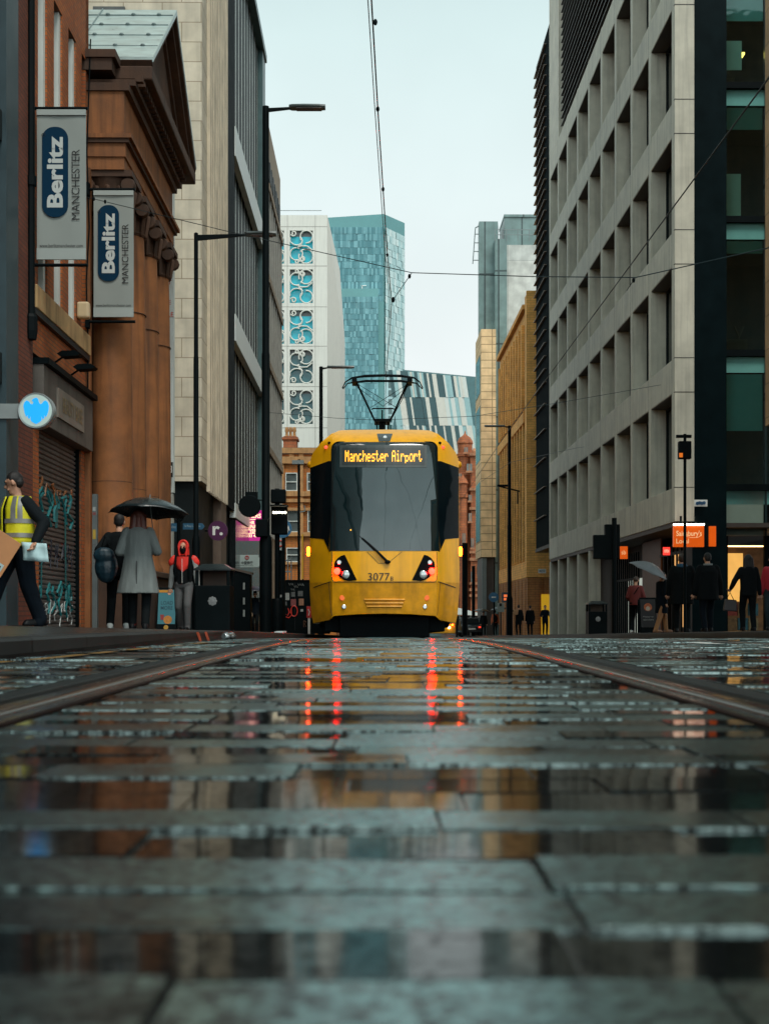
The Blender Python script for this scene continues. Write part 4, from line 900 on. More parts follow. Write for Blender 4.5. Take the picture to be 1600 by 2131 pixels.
# shop fascia, sunk sign letters, shutter
FAS = mat('grey brown fascia board', (.10, .088, .075), .6, var=.3, vs=2, streak=.45)
m = MB(S); m.box(-5.75, -5.36, 20.42, 24.0, 3.28, 4.26); fas = m.build('shop_fascia', FAS, b, bevel=.01)
m = MB(S); m.box(-5.80, -5.27, 20.40, 24.03, 4.26, 4.36); m.build('fascia_capping', BLACK, fas)
m = MB(S); m.box(-5.36, -5.325, 21.25, 23.15, 3.52, 4.02); m.build('sign_board', mat('taupe sign board', (.20, .17, .14), .55, var=.15), fas)
LETM = S @ Matrix.Translation((-5.318, 22.25, 3.78)) @ Matrix.Rotation(R(90), 4, 'Z') @ Matrix.Rotation(R(90), 4, 'X')
m = MB(); m.text('BEAUTY BASE', 1.45, .27, LETM, .01); m.build('lettering', mat('dull gold letters', (.28, .22, .12), .4, metal=.4), fas)
SHUT = mat('grey roller shutter', (.13, .118, .11), .45, metal=.3, var=.35, vs=1.5, streak=.4)
m = MB(S); z = -.08; prof = []
while z < 3.3: prof += [(-5.64, z), (-5.61, z + .02), (-5.61, z + .055), (-5.64, z + .075)]; z += .085
vs = [(x, y, zz) for (x, zz) in prof for y in (20.78, 23.66)]
m.add(vs, [(2*i, 2*i+1, 2*i+3, 2*i+2) for i in range(len(prof) - 1)]); sh = m.build('roller_shutter', SHUT, b, smooth=30)
for y in (20.70, 23.66): m = MB(S); m.box(-5.66, -5.55, y, y + .08, -.1, 3.3); m.build('shutter_guide', BLACK, sh)
GRF = mat('teal spray paint', (.015, .16, .17), .5, var=.3, vs=8); GRO = mat('rust spray paint', (.24, .09, .03), .5, var=.3, vs=8); GRW = mat('white spray paint', (.42, .45, .44), .5, var=.3, vs=8)
rg = random.Random(3)
def spray(mt, segs, x=-5.603):
    m = MB(S)
    for y, z, dy, dz, r_ in segs: m.add([(x, y - r_, z), (x, y + r_, z), (x, y + dy + r_, z + dz), (x, y + dy - r_, z + dz)], [(0, 1, 2, 3)])
    m.build('graffiti', mt, sh)
spray(GRF, [(21.2, .5, .05, 1.4, .05), (22.9, .4, -.05, 1.5, .06), (22.2, 1.7, .1, .5, .08)])
rt = random.Random(21)
def tag_(mt, z0, n_, hgt, x, r_):                 # sprayed letters: one bent stroke per letter
    for i in range(n_):
        y0 = 21.0 + i * 2.5 / n_; m = MB(S)
        p = [(x, y0 + rt.uniform(0, 2.2 / n_), z0 + hgt * q + rt.uniform(-.08, .08)) for q in (0, .3, .55, .8, 1.0, .75, .45)]
        sm2 = []
        for a_, c_ in zip(p, p[1:]): sm2 += [Vector(a_).lerp(Vector(c_), t_) for t_ in (0, .33, .66)]
        m.tube(sm2, r_, 5); m.build('graffiti', mt, sh, smooth=60)
tag_(GRF, 1.75, 5, .62, -5.612, .035); tag_(GRF, .15, 6, .55, -5.612, .03); tag_(GRO, 2.15, 6, .3, -5.612, .022); tag_(GRW, -.02, 7, .42, -5.612, .012); tag_(mat('dark spray paint', (.012, .012, .02), .5, var=.2), 1.0, 8, .4, -5.612, .018)
# fittings on the brick wall
for (yy, lab) in ((21.6, 'flat black floodlight above the left end of the shop fascia'), (22.75, 'flat black floodlight above the fascia beside the portico columns')):
    t = bthing('floodlight', lab, 'light', -5.5, yy, 'floodlights over the shop fascia')
    m = MB(S); m.prism([(-5.06, 4.62), (-5.02, 4.66), (-5.10, 4.71), (-5.34, 4.70), (-5.42, 4.65), (-5.34, 4.60)], 'y', yy - .1, yy + .16); m.build('housing', BLACK, t)
    m = MB(S); m.tube([(-5.5, yy, 4.5), (-5.3, yy, 4.64)], .02, 5); m.build('bracket', BLACK, t)
t = bthing('satellite_box', 'cream rounded box fixed to the brick wall beside the hanging banner', 'box', -5.4, 23.4)
m = MB(S); m.box(-5.50, -5.27, 23.26, 23.44, 5.68, 5.99); m.build('shell', mat('cream plastic', (.55, .42, .25), .5, var=.15), t, bevel=.04)
t = bthing('drainpipe', 'black cast iron drainpipe beside the dark brick pier', 'pipe', -5.4, 20.25)
m = MB(S); m.tube([(-5.44, 19.95, 4.72), (-5.44, 19.95, 16)], .065, 8); m.build('pipe', BLACK, t)
m = MB(S); m.lathe([(.09, 4.55), (.11, 4.68), (.11, 4.9), (.085, 4.95)], (-5.44, 19.95, 0), 8); m.build('hopper', BLACK, t); m = MB(S); m.lathe([(.09, 7.0), (.09, 7.15)], (-5.44, 19.95, 0), 8); m.build('collar', BLACK, t)
m = MB(S); m.tube([(-5.45, 23.98, 4.3), (-5.44, 23.97, 5.4), (-5.46, 23.9, 6.5), (-5.42, 23.98, 7.6), (-5.45, 23.9, 9), (-5.40, 24.0, 11.2)], .014, 5)
m.build('cable', BLACK, label='loose black cable hanging down the edge of the orange brick wall', cat='cable')
# --- hanging banners
BANN = mat('grey banner cloth', (.27, .30, .28), .7, var=.06, vs=1.5, bump=.1, bs=8)
NAVY = mat('navy print', (.002, .028, .062), .7, var=.08, spec=.1)
def banner(px0, py0, px1, py1, Y, lab, wall_px):
    a, c = P(px0, py1, Y), P(px1, py0, Y); w_, h_ = c.x - a.x, c.z - a.z; ctr = ((a.x + c.x) / 2, Y, (a.z + c.z) / 2)
    t = thing('hanging_banner', lab, 'banner', (a.x, Y, a.z), 0, 'language school banners on the brick wall')
    M = Matrix.Translation(ctr) @ Matrix.Rotation(R(90), 4, 'X')
    m = MB(M); nx, ny = 6, 16
    vs = [((i / nx - .5) * w_, (j / ny - .5) * h_, .006 * math.sin(i * 1.3 + j * .5) * (1 if 0 < j < ny else 0)) for j in range(ny + 1) for i in range(nx + 1)]
    fs = [(j*(nx+1)+i, j*(nx+1)+i+1, (j+1)*(nx+1)+i+1, (j+1)*(nx+1)+i) for j in range(ny) for i in range(nx)]
    m.add(vs, fs); m.add([(x, y, z - .012) for x, y, z in vs], [f[::-1] for f in fs]); cl_ = m.build('cloth', BANN, t, smooth=40)
    for a_ in (0,): m = MB(M); m.box(-w_ / 2 - .0, w_ / 2, h_ / 2 - .075, h_ / 2 + .015, -.02, .028); m.build('pocket', mat('pale banner hem', (.34, .38, .36), .6, var=.05), cl_)
    m = MB(M); m.box(-w_ / 2, w_ / 2, -h_ / 2 - .015, -h_ / 2 + .165, -.016, .022); m.build('pocket', mat('pale banner hem', (.34, .38, .36), .6, var=.05), cl_)
    lx0 = -w_ * .125; pw, ph = w_ * .53, h_ * .61; py = h_ * .085
    m = MB(M); m.prism(rrect(pw, ph, pw * .46, 8, lx0, py), 'z', .012, .020); pill = m.build('logo_pill', NAVY, cl_)
    RM = M @ Matrix.Translation((lx0 + pw * .0, py, .024)) @ Matrix.Rotation(R(90), 4, 'Z')
    m = MB(); m.text('Berlitz', ph * .79, pw * .62, RM, .035); m.build('lettering', mat('white print', (.50, .54, .52), .6, var=.04), cl_)
    RM = M @ Matrix.Translation((w_ * .295, h_ * .0, .020)) @ Matrix.Rotation(R(90), 4, 'Z')
    m = MB(); m.text('MANCHESTER', h_ * .475, w_ * .165, RM, 0); m.build('lettering', INK, cl_)
    m = MB(); m.text('www.berlitzmanchester.com', w_ * .88, w_ * .07, M @ Matrix.Translation((0, -h_ * .413, .020)), .008); m.build('lettering', INK, cl_)
    m = MB(); m.tube([M @ Vector((-w_ * .36 + w_ * .036 * math.cos(q), h_ * .335 + w_ * .036 * math.sin(q), .02)) for q in [k * math.pi / 6 for k in range(12)]], .004, 4, closed=True); m.text('R', w_ * .03, w_ * .04, M @ Matrix.Translation((-w_ * .36, h_ * .335, .02)), .01); m.build('trademark', INK, cl_)
    xw = P(wall_px, 0, Y).x
    for zz in (c.z + .045, a.z - .10): m = MB(); m.tube([(xw, Y + .01, zz), (c.x + .03, Y + .01, zz)], .028, 8); m.box(xw - .05, xw + .02, Y - .06, Y + .08, zz - .12, zz + .12); m.build('bracket_arm', BLACK, t, smooth=50)
    return t
banner(77, 230, 179, 538, 20.25, 'larger grey and navy banner nearer the drainpipe on the brick wall', 66)
banner(195, 398, 278, 658, 23.9, 'smaller grey and navy banner hanging in front of the portico columns', 184)
# --- round illuminated bank sign
Yb = 18.5; c = P(75, 854.5, Yb); rb = 37.5 * Yb / F
t = thing('bank_sign', 'round white bank sign with a lit blue eagle on a grey arm', 'sign', (c.x, Yb, c.z - rb))
m = MB(); m.lathe([(rb, .0), (rb, .14), (rb * .96, .15)], (c.x, Yb, c.z), 40, 'y'); m.lathe([(rb * .9, -.012), (rb * .97, -.016), (rb, -.006), (rb, .01)], (c.x, Yb, c.z), 40, 'y'); m.build('casing', mat('silver sign rim', (.36, .40, .40), .3, metal=.5, var=.2), t, smooth=50)
m = MB(); m.lathe([(rb * .89, -.02), (rb * .89, .0)], (c.x, Yb, c.z), 40, 'y'); m.build('face', glow('softly lit white face', (.55, .72, .66), .38), t)
eag = [(190,1312),(198,1285),(216,1270),(236,1280),(246,1298),(262,1300),(270,1285),(256,1270),(270,1255),(292,1248),(306,1258),(310,1280),(322,1300),(336,1296),(348,1278),(366,1270),(382,1284),(390,1312),(388,1345),(376,1385),(366,1400),(352,1384),(356,1406),(344,1418),(330,1392),(334,1424),(318,1440),(300,1450),(290,1456),(276,1450),(258,1440),(246,1424),(250,1392),(236,1416),(224,1404),(228,1382),(212,1400),(200,1370)]
sc2 = 420 / 1598
m = MB(); m.prism([(P(x * sc2, 500 + y * sc2, Yb).x, P(x * sc2, 500 + y * sc2, Yb).z) for x, y in eag][::-1], 'y', Yb - .032, Yb - .02); m.build('eagle_emblem', glow('lit blue eagle', (.010, .34, .85), .85), t)
a = P(-40, 854, Yb); m = MB(); m.box(a.x, c.x - rb * .95, Yb + .03, Yb + .12, c.z - .11, c.z + .11); m.build('bracket_arm', mat('pale grey sign arm', (.30, .34, .34), .4, var=.2), t)
# --- sandstone portico
b = bthing('portico_building', 'brown sandstone portico with round columns and a lead roofed pediment', 'building', -5.2, 24.1)
XC, RC = -5.12, .40
cys = [24.62, 26.12, 27.68, 29.30]
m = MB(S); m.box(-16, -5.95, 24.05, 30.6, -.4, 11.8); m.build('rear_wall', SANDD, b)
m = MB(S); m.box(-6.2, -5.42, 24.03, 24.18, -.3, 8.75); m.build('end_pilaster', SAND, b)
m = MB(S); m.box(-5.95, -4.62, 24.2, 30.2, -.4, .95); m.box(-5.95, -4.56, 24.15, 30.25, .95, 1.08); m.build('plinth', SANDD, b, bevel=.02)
for y in cys:
    m = MB(S); m.lathe([(RC * 1.2, 1.08), (RC * 1.2, 1.18), (RC * 1.08, 1.26), (RC * 1.04, 1.35), (RC, 1.42), (RC, 3.6), (RC * .97, 5.6), (RC * .92, 7.3), (RC * .88, 8.02)], (XC, y, 0), 28); col_ = m.build('column', SAND, b, smooth=50)
    m = MB(S)
    m.lathe([(RC * .9, 8.0), (RC * .98, 8.05), (RC * .92, 8.1), (RC * .98, 8.35), (RC * 1.15, 8.55), (RC * 1.2, 8.62)], (XC, y, 0), 20); m.box(XC - RC * 1.22, XC + RC * 1.22, y - RC * 1.22, y + RC * 1.22, 8.62, 8.74)
    for ax_, ay_ in ((1, 1), (1, -1), (-1, 1), (-1, -1)):
        m.lathe([(.13, -.07), (.15, -.03), (.15, .03), (.13, .07)], (XC + ax_ * RC * .98, y + ay_ * RC * .98, 8.47), 10, 'y')
    for k in range(12):
        a_ = k * math.pi / 6; m.caps((XC + RC * .96 * math.cos(a_), y + RC * .96 * math.sin(a_), 8.05), (XC + RC * 1.1 * math.cos(a_), y + RC * 1.1 * math.sin(a_), 8.42), .05, .06, 5)
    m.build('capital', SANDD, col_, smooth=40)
    for zz in (2.75, 6.4):
        m = MB(S); m.lathe([(RC * 1.003, zz - .006), (RC * 1.003, zz + .006)], (XC, y, 0), 28); m.build('drum_joint', SANDD, col_)
Yn, Yf_ = 24.15, 30.0
def ent(z0, z1, x, y0, y1, nm, mt, bev=.0):
    m = MB(S); m.box(-6.3, x, y0, y1, z0, z1); return m.build(nm, mt, b, bevel=bev)
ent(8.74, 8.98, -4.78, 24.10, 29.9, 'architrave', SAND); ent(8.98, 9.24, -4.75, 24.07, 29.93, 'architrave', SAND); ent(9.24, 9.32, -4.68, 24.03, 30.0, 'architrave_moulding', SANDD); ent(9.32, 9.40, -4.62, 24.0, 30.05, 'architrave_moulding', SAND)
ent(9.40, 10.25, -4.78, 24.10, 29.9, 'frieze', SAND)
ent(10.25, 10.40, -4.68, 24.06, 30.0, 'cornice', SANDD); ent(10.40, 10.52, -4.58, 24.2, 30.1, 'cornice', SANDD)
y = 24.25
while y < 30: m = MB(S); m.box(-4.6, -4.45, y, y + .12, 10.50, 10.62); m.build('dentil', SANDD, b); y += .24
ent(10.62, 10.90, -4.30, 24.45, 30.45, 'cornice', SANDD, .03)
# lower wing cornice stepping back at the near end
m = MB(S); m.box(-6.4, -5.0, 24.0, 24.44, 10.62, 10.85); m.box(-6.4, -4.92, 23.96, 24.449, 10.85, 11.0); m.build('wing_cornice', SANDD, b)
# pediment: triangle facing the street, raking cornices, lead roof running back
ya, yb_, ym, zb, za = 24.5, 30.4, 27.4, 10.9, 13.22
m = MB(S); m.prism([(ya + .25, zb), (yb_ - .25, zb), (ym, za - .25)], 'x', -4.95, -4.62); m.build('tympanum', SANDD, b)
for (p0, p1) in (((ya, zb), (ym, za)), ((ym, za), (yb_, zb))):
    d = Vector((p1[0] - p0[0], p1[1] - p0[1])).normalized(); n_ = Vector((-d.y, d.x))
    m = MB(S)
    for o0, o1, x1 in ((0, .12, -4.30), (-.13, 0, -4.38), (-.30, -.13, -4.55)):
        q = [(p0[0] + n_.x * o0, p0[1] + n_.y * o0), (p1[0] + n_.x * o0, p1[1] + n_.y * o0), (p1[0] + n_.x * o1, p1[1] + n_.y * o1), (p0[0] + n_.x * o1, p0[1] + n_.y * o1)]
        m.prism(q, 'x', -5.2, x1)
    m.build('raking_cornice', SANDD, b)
LEAD = mat('pale lead roof', (.42, .53, .52), .32, var=.3, vs=2.5, metal=.2, stretch=(1, 1, 4))
sl = (za - zb) / (ym - ya)
m = MB(S); off = .19
m.prism([(ya - .05, zb + off - .02), (ym, za + off), (yb_ + .05, zb + off - .02), (yb_ + .05, zb - .1 + off), (ym, za - .12 + off), (ya - .05, zb - .12 + off)], 'x', -9.2, -4.28); roof = m.build('lead_roof', LEAD, b)
m = MB(S)
for t_ in (.2, .42, .64, .86):
    yy = ya + (ym - ya) * t_; zz = zb + off + (za - zb) * t_ + .012; m.tube([(-9.2, yy, zz), (-4.3, yy, zz)], .016, 5)
    for i in range(8): m.ball((-4.6 - i * .55, yy - .02, zz + .01), .05, .03, .03, 6, 4)
for x_ in (-5.9, -7.4): m.tube([(x_, ya, zb + off + .012), (x_, ym, za + off + .012)], .018, 5)
m.build('roof_seam', mat('lead roll', (.16, .22, .22), .4, var=.2), roof, smooth=60)
# --- thin white hoarding with red lettering, then the cream stone office
t = bthing('hoarding', 'tall narrow white hoarding with red words beside the portico columns', 'hoarding', -5.2, 31.2)
hx0, hx1 = lx(318, 31.3), lx(363, 31.3)
m = MB(S); m.box(hx0, hx1, 31.2, 31.4, 3.2, 11.2); m.build('board', mat('white hoarding sheet', (.58, .64, .62), .6, var=.12, streak=.3), t)
m = MB(S); m.box(hx0, hx1 - .02, 31.17, 31.42, -.3, 3.17); m.build('lower_board', mat('pale hoarding base', (.42, .44, .40), .6, var=.2, streak=.3), t)
REDI = mat('red print', (.55, .05, .02), .6, var=.1)
for py, tx_ in ((560, 'CRAFT'), (588, 'GIFT'), (630, 'LIVE'), (655, 'STYLE')):
    m = MB(); m.text(tx_, None, .11, S @ Matrix.Translation((hx1 - .20, 31.19, sz(py, 31.2))) @ Matrix.Rotation(R(90), 4, 'X'), .005); m.build('lettering', REDI, t)
t = bthing('number_plate', 'dark plate numbered 763 beside the last portico column', 'sign', lx(350, 31.1), 31.05)
m = MB(S); m.box(lx(336, 31.05), lx(360, 31.05), 31.05, 31.1, sz(993, 31.05), sz(962, 31.05)); m.build('panel', INK, t)
m = MB(); m.text('763', .23, .19, S @ Matrix.Translation((lx(349.5, 31.05), 31.04, sz(977, 31.05))) @ Matrix.Rotation(R(90), 4, 'X'), .01); m.build('lettering', WHITE, t)
CREAM = brick('cream ashlar', (.64, .565, .44), (.57, .50, .38), (.32, .25, .17), bw=1.18, bh=.60, mortar=.014, streak=.22, bump=.25, rough=.7)
CREAMR = mat('cream stone ribs', (.63, .545, .41), .7, var=.25, vs=1.2, streak=.35, bump=.2, bs=20)
b = bthing('cream_office', 'cream stone office rising behind the portico with ribbed street front', 'building', -5.2, 38)
XL = -5.18
m = MB(S); m.box(-17, XL, 38, 44.2, 4.2, 32); m.build('wall', CREAM, b)
m = MB(S)
y = 39.2
while y < 44.1: m.box(XL - .02, XL + .10, y, y + .22, 4.0, 32); y += .46
m.build('rib', CREAMR, b)
m = MB(S); m.box(-17, XL - .25, 38.15, 44.15, -.6, 4.2); m.build('shop_wall', DARK, b)
m = MB(S); m.box(-7.1, XL - .06, 38.02, 38.25, -.6, 4.2); m.build('end_pier', CREAMR, b) if False else None
m = MB(S); m.box(XL - .4, XL + .02, 42.6, 44.18, -.6, 4.2); m.build('shop_pier', mat('brown stone pier', (.14, .10, .075), .6, var=.3), b)
m = MB(S); m.box(lx(196, 38), lx(262, 38), 37.9, 38.1, sz(60, 38), sz(18, 38)); wn = m.build('window', mat('grey louvred window', (.08, .085, .08), .5, var=.3), b)
m = MB(S)
for k in range(9): m.box(lx(196, 38), lx(258, 38), 37.86, 37.9, sz(62 + k * 6, 38), sz(60 + k * 6, 38))
m.build('louvre', STEEL, wn)
m = MB(S); m.box(XL - .02, XL + .14, 41.0, 41.08, sz(1090, 41), sz(1060, 41)); m.build('street_plate', mat('yellow enamel', (.5, .33, .05), .4), b) if False else None
# dark ribbed glass office
b = bthing('ribbed_glass_office', 'dark glass office with thin white ribs and sloping white floor bands', 'building', -5.15, 44.2)
XG = -5.12
m = MB(S); m.box(-17, XG - .27, 44.25, 60, -.8, 26.6); m.build('curtain_wall', mat('dark curtain glass', (.003, .009, .011), .5, var=.4, vs=.3, spec=.08), b)
m = MB(S); m.box(XG - 1.3, XG - .02, 44.2, 46.6, 4.0, 26.9); m.build('end_wall', mat('blue black end wall', (.002, .006, .008), .6, var=.3, spec=.03), b)
RIB = mat('pale aluminium rib', (.62, .70, .67), .45, var=.15, metal=.2)
m = MB(S); y = 46.9
while y < 58.6: m.box(XG - .28, XG - .257, y, y + .07, 4.3, 26.6); y += 1.15
m.build('rib', RIB, b)
SPN = mat('white spandrel band', (.62, .68, .66), .4, var=.1)
for z0, z1 in ((17.25, 18.35), (10.35, 11.35), (3.75, 4.3)):
    m = MB(S); m.box(XG - .2, XG + .03, 46.6, 59.3, z0, z1); m.build('floor_band', SPN, b)
m = MB(S); m.box(XG - .3, XG + .06, 44.2, 60, 26.6, 26.95); m.box(XG - .25, XG - .02, 58.6, 60, 3.8, 26.6); m.build('parapet', mat('teal parapet', (.06, .12, .125), .4, var=.2), b)
m = MB(S); m.box(XG - .25, XG - .02, 47.0, 59.6, -.8, 3.7); m.build('shopfront', mat('dark shop glass', (.008, .012, .013), .15, var=.4), b)
# tan banded office
b = bthing('tan_banded_office', 'narrow view of a tan office with ribbed windows beyond the tall lamp post', 'building', -5.1, 60)
TANW = mat('tan concrete', (.36, .27, .18), .7, var=.25, vs=1.5, streak=.3, bump=.2)
m = MB(S); m.box(-17, -5.1, 60.0, 69.2, -1, 24.2); m.build('wall', TANW, b)
for i, (z0, z1) in enumerate(((16.6, 20.2), (12.4, 15.6), (8.3, 11.4), (4.4, 7.4))):
    for k in range(7):
        m = MB(S); m.box(-5.13, -5.06, 60.6 + k * 1.2, 61.35 + k * 1.2, z0, z1); m.build('window', OFFG, b)
m = MB(S)
for k in range(8): m.box(-5.1, -4.98, 60.3 + k * 1.2, 60.5 + k * 1.2, 4, 20.6)
m.build('rib', mat('grey fin', (.30, .30, .27), .6, var=.2), b)
m = MB(S)
for k in range(8): m.box(-5.12, -5.04, 60.5 + k * 1.05, 61.1 + k * 1.05, 21.4 , 22.4)
m.build('frieze_panel', DARK, b)
m = MB(S)
for z in (16.1, 12.0, 7.9, 20.5): m.box(-5.1, -4.93, 60, 69.2, z, z + .35)
m.build('floor_band', TANW, b)
# orange Victorian brick block across the end
OB = brick('bright orange brick', (.56, .19, .035), (.47, .14, .03), (.30, .15, .06), bw=.45, bh=.15, mortar=.014, streak=.4, bump=.4)
OS = mat('orange sandstone dressing', (.50, .26, .10), .7, var=.3, vs=2, streak=.35)
Y = 92.0
b = thing('victorian_block', 'orange brick Victorian block with sash windows and chimneys behind the tram', 'building', (P(620, 0, Y).x, Y, zr(Y)))
ax, bx = P(560, 0, Y).x, P(700, 0, Y).x
m = MB(); m.box(ax, bx, Y, Y + 12, -2.2, P(0, 945, Y).z); m.build('wall', OB, b)
m = MB()
for py, h in ((958, .5), (938, .4), (1028, .35), (1042, .25), (1060, .2), (1112, .3)): m.box(ax, bx, Y - .22, Y, P(0, py, Y).z - h / 2, P(0, py, Y).z + h / 2)
m.build('cornice', OS, b)
m = MB(); m.prism([(ax, P(0, 945, Y).z), (bx, P(0, 945, Y).z), (bx, P(0, 930, Y).z), (ax, P(0, 930, Y).z)], 'y', Y + .3, Y + 8); m.build('roof', mat('slate roof', (.06, .07, .07), .4, var=.3), b)
m = MB(); cx0, cx1 = P(588, 0, Y).x, P(616, 0, Y).x; m.box(cx0, cx1, Y + .6, Y + 2, P(0, 932, Y).z, P(0, 905, Y).z); m.box(cx0 - .1, cx1 + .1, Y + .5, Y + 2.1, P(0, 912, Y).z, P(0, 907, Y).z); ch = m.build('chimney', TER, b)
for px in (594, 602, 610):
    m = MB(); m.lathe([(.13, P(0, 905, Y).z), (.10, P(0, 895, Y).z), (.15, P(0, 892, Y).z), (.12, P(0, 884, Y).z)], (P(px, 0, Y).x, Y + 1.2, 0), 8); m.build('chimney_pot', OS, ch, smooth=50)
m = MB()
for px in (607, 627): m.box(P(px - 5, 0, Y).x, P(px + 5, 0, Y).x, Y - .1, Y + 1, P(0, 958, Y).z, P(0, 938, Y).z)
m.build('dormer', OS, b)
for px0, px1, py0, py1 in ((594, 619, 984, 1022), (639, 664, 984, 1022), (597, 622, 1062, 1108), (640, 664, 1062, 1108), (596, 622, 1140, 1170), (565, 585, 984, 1022), (565, 585, 1062, 1108)):
    m = MB(); a_, c_ = P(px0, py1, Y), P(px1, py0, Y); m.box(a_.x, c_.x, Y - .05, Y + .05, a_.z, c_.z); wn = m.build('window', mat('grey sash glass', (.09, .11, .11), .12, var=.25), b)
    m = MB(); t_ = .07; mid = (a_.z + c_.z) / 2
    for q in ((a_.x, a_.x + t_, a_.z, c_.z), (c_.x - t_, c_.x, a_.z, c_.z), (a_.x + t_, c_.x - t_, a_.z, a_.z + t_), (a_.x + t_, c_.x - t_, c_.z - t_, c_.z), (a_.x + t_, c_.x - t_, mid - t_ / 2, mid + t_ / 2)): m.box(q[0], q[1], Y - .13, Y - .052, q[2], q[3])
    m.build('frame', SASHW, wn)
    m = MB(); m.box(a_.x - .1, c_.x + .1, Y - .2, Y - .05, a_.z - .18, a_.z - .002); m.build('sill', OS, wn)
m = MB()
for px in (588, 628, 668): m.box(P(px - 3, 0, Y).x, P(px + 3, 0, Y).x, Y - .12, Y, -2, P(0, 950, Y).z)
m.build('pilaster', OS, b)
# --- white tower with scrolled window screens
Y = 130.0; k = Y / F
WST = mat('white stone cladding', (.66, .66, .60), .6, var=.06, vs=.5, streak=.12)
b = thing('scroll_window_tower', 'white tower with scrolled metalwork over turquoise windows', 'building', (P(620, 0, Y).x, Y, -2))
fx0, fx1 = P(520, 0, Y).x, P(681, 0, Y).x; ztop = P(0, 447, Y).z
m = MB(); rows = [(479, 548), (560, 630), (645, 715), (727, 797), (812, 882)]; cols = [(547, 591), (603, 651)]
zs = [-2]; 
# front wall pieced round the openings
xs = [fx0, P(547, 0, Y).x, P(591, 0, Y).x, P(603, 0, Y).x, P(651, 0, Y).x, fx1]
for i in (0, 2, 4): m.box(xs[i], xs[i + 1], Y, Y + .8, -2, ztop)
for i in (1, 3):
    zt = [ztop] + [v for pa, pb in rows for v in (P(0, pa, Y).z, P(0, pb, Y).z)] + [-2]
    for q in range(0, len(zt), 2): m.box(xs[i], xs[i + 1], Y + .003, Y + .8, zt[q + 1], zt[q])
m.box(fx0, fx1 - .5, Y + 1.5, Y + 25, -2, ztop - .2)
m.build('front_wall', WST, b)
# folded side facets
z615 = P(0, 617, Y).z; xR = P(708, 0, Y + 6).x
m = MB(); A = (fx1, Y, ztop); B = (fx1, Y, -2); C = (fx1 + .6, Y + 20, ztop - .3); D = (xR, Y + 6, z615); E = (xR, Y + 6, -2); G = (xR, Y + 22, -2); H = (xR, Y + 22, z615)
mid = (fx1 + .0, Y, P(0, 880, Y).z)
m.add([A, B, C, D, E, G, H], [(0, 1, 3), (1, 4, 3), (0, 3, 2), (3, 6, 2), (3, 4, 5, 6)])
m.build('folded_side', mat('white facet cladding', (.62, .60, .53), .6, var=.06, streak=.1), b)
m = MB()
for py in (471, 553, 638, 720, 804, 890): m.box(fx0, fx1 - .001, Y - .012, Y, P(0, py, Y).z - .03, P(0, py, Y).z + .03)
for px in (656, 598): m.box(P(px, 0, Y).x - .025, P(px, 0, Y).x + .025, Y - .012, Y, -2, ztop)
m.build('panel_joint', mat('pale grey joint', (.34, .33, .30), .7), b)  # grey joint strips between the cladding panels
m = MB(); m.tube([(fx0, Y + 1, ztop + .8), (P(668, 0, Y).x, Y + 1, ztop + .8)], .04, 5); m.build('roof_rail', STEEL, b)
CYAN = [mat('turquoise window glass', (.0, .42, .52), .10, var=.05, vs=.4), mat('deep teal window glass', (.012, .10, .115), .08, var=.35, vs=.4)]
GBAND = mat('grey blind band', (.10, .11, .11), .4, var=.2)
def scroll(x0, z0, w_, h_, flip):                   # arcs in unit space (u to the right, v upward, 0..1 x 0..h/w)
    q = h_ / w_
    def arc(cu, cv, r, a0, a1, n=26, r1=None):
        r1 = r if r1 is None else r1
        return [(cu + (r + (r1 - r) * i / n) * math.cos(R(a0 + (a1 - a0) * i / n)), cv + (r + (r1 - r) * i / n) * math.sin(R(a0 + (a1 - a0) * i / n))) for i in range(n + 1)]
    def curl(cu, cv, r, a0, a1): return arc(cu, cv, r, a0, a1, 30, r * .30)
    paths = [arc(.28, .42, .27, 60, 400), arc(.70, .32, .31, -200, 140), arc(.72, q - .27, .27, -95, 215),
             [(.50, .70), (.42, .90), (.36, 1.02), (.30, 1.12)] and arc(.30, q - .30, .33, 180, 320), [(.98, .58), (.75, .76), (.50, .77), (.28, .69)], [(.45, q - .25), (.54, q - .42), (.50, q - .60), (.38, q - .68)],
             curl(.16, q - .12, .13, 200, 620), curl(.54, .20, .11, 90, -420), curl(.32, .08, .10, 0, 460)]
    m = MB()
    for p in paths:
        if flip: p = [(u, q - v) for u, v in p]
        p = [(min(max(u, .0), 1.0), min(max(v, .0), q)) for u, v in p]
        out_ = [p[0]]
        for t_ in p[1:]:
            if (t_[0] - out_[-1][0]) ** 2 + (t_[1] - out_[-1][1]) ** 2 > 1e-5: out_.append(t_)
        m.tube([(x0 + u * w_, Y + .06, z0 + v * w_) for u, v in out_], .085, 6)
    return m
for ci, (pa, pb) in enumerate(cols):
    for ri, (qa, qb) in enumerate(rows):
        a_, c_ = P(pa, qb, Y), P(pb, qa, Y)
        m = MB(); m.box(a_.x, c_.x, Y + .35, Y + .4, a_.z, c_.z - (.55 if ri < 4 else .3)); wn = m.build('window', CYAN[0 if ri < 3 else 1], b)
        m = MB(); m.box(a_.x, c_.x, Y + .35, Y + .4, c_.z - (.547 if ri < 4 else .297), c_.z); m.build('blind_band', GBAND, wn)
        m = scroll(a_.x, a_.z, c_.x - a_.x, c_.z - a_.z, ri % 2 == 1); m.build('scroll_screen', WST, wn, smooth=60)
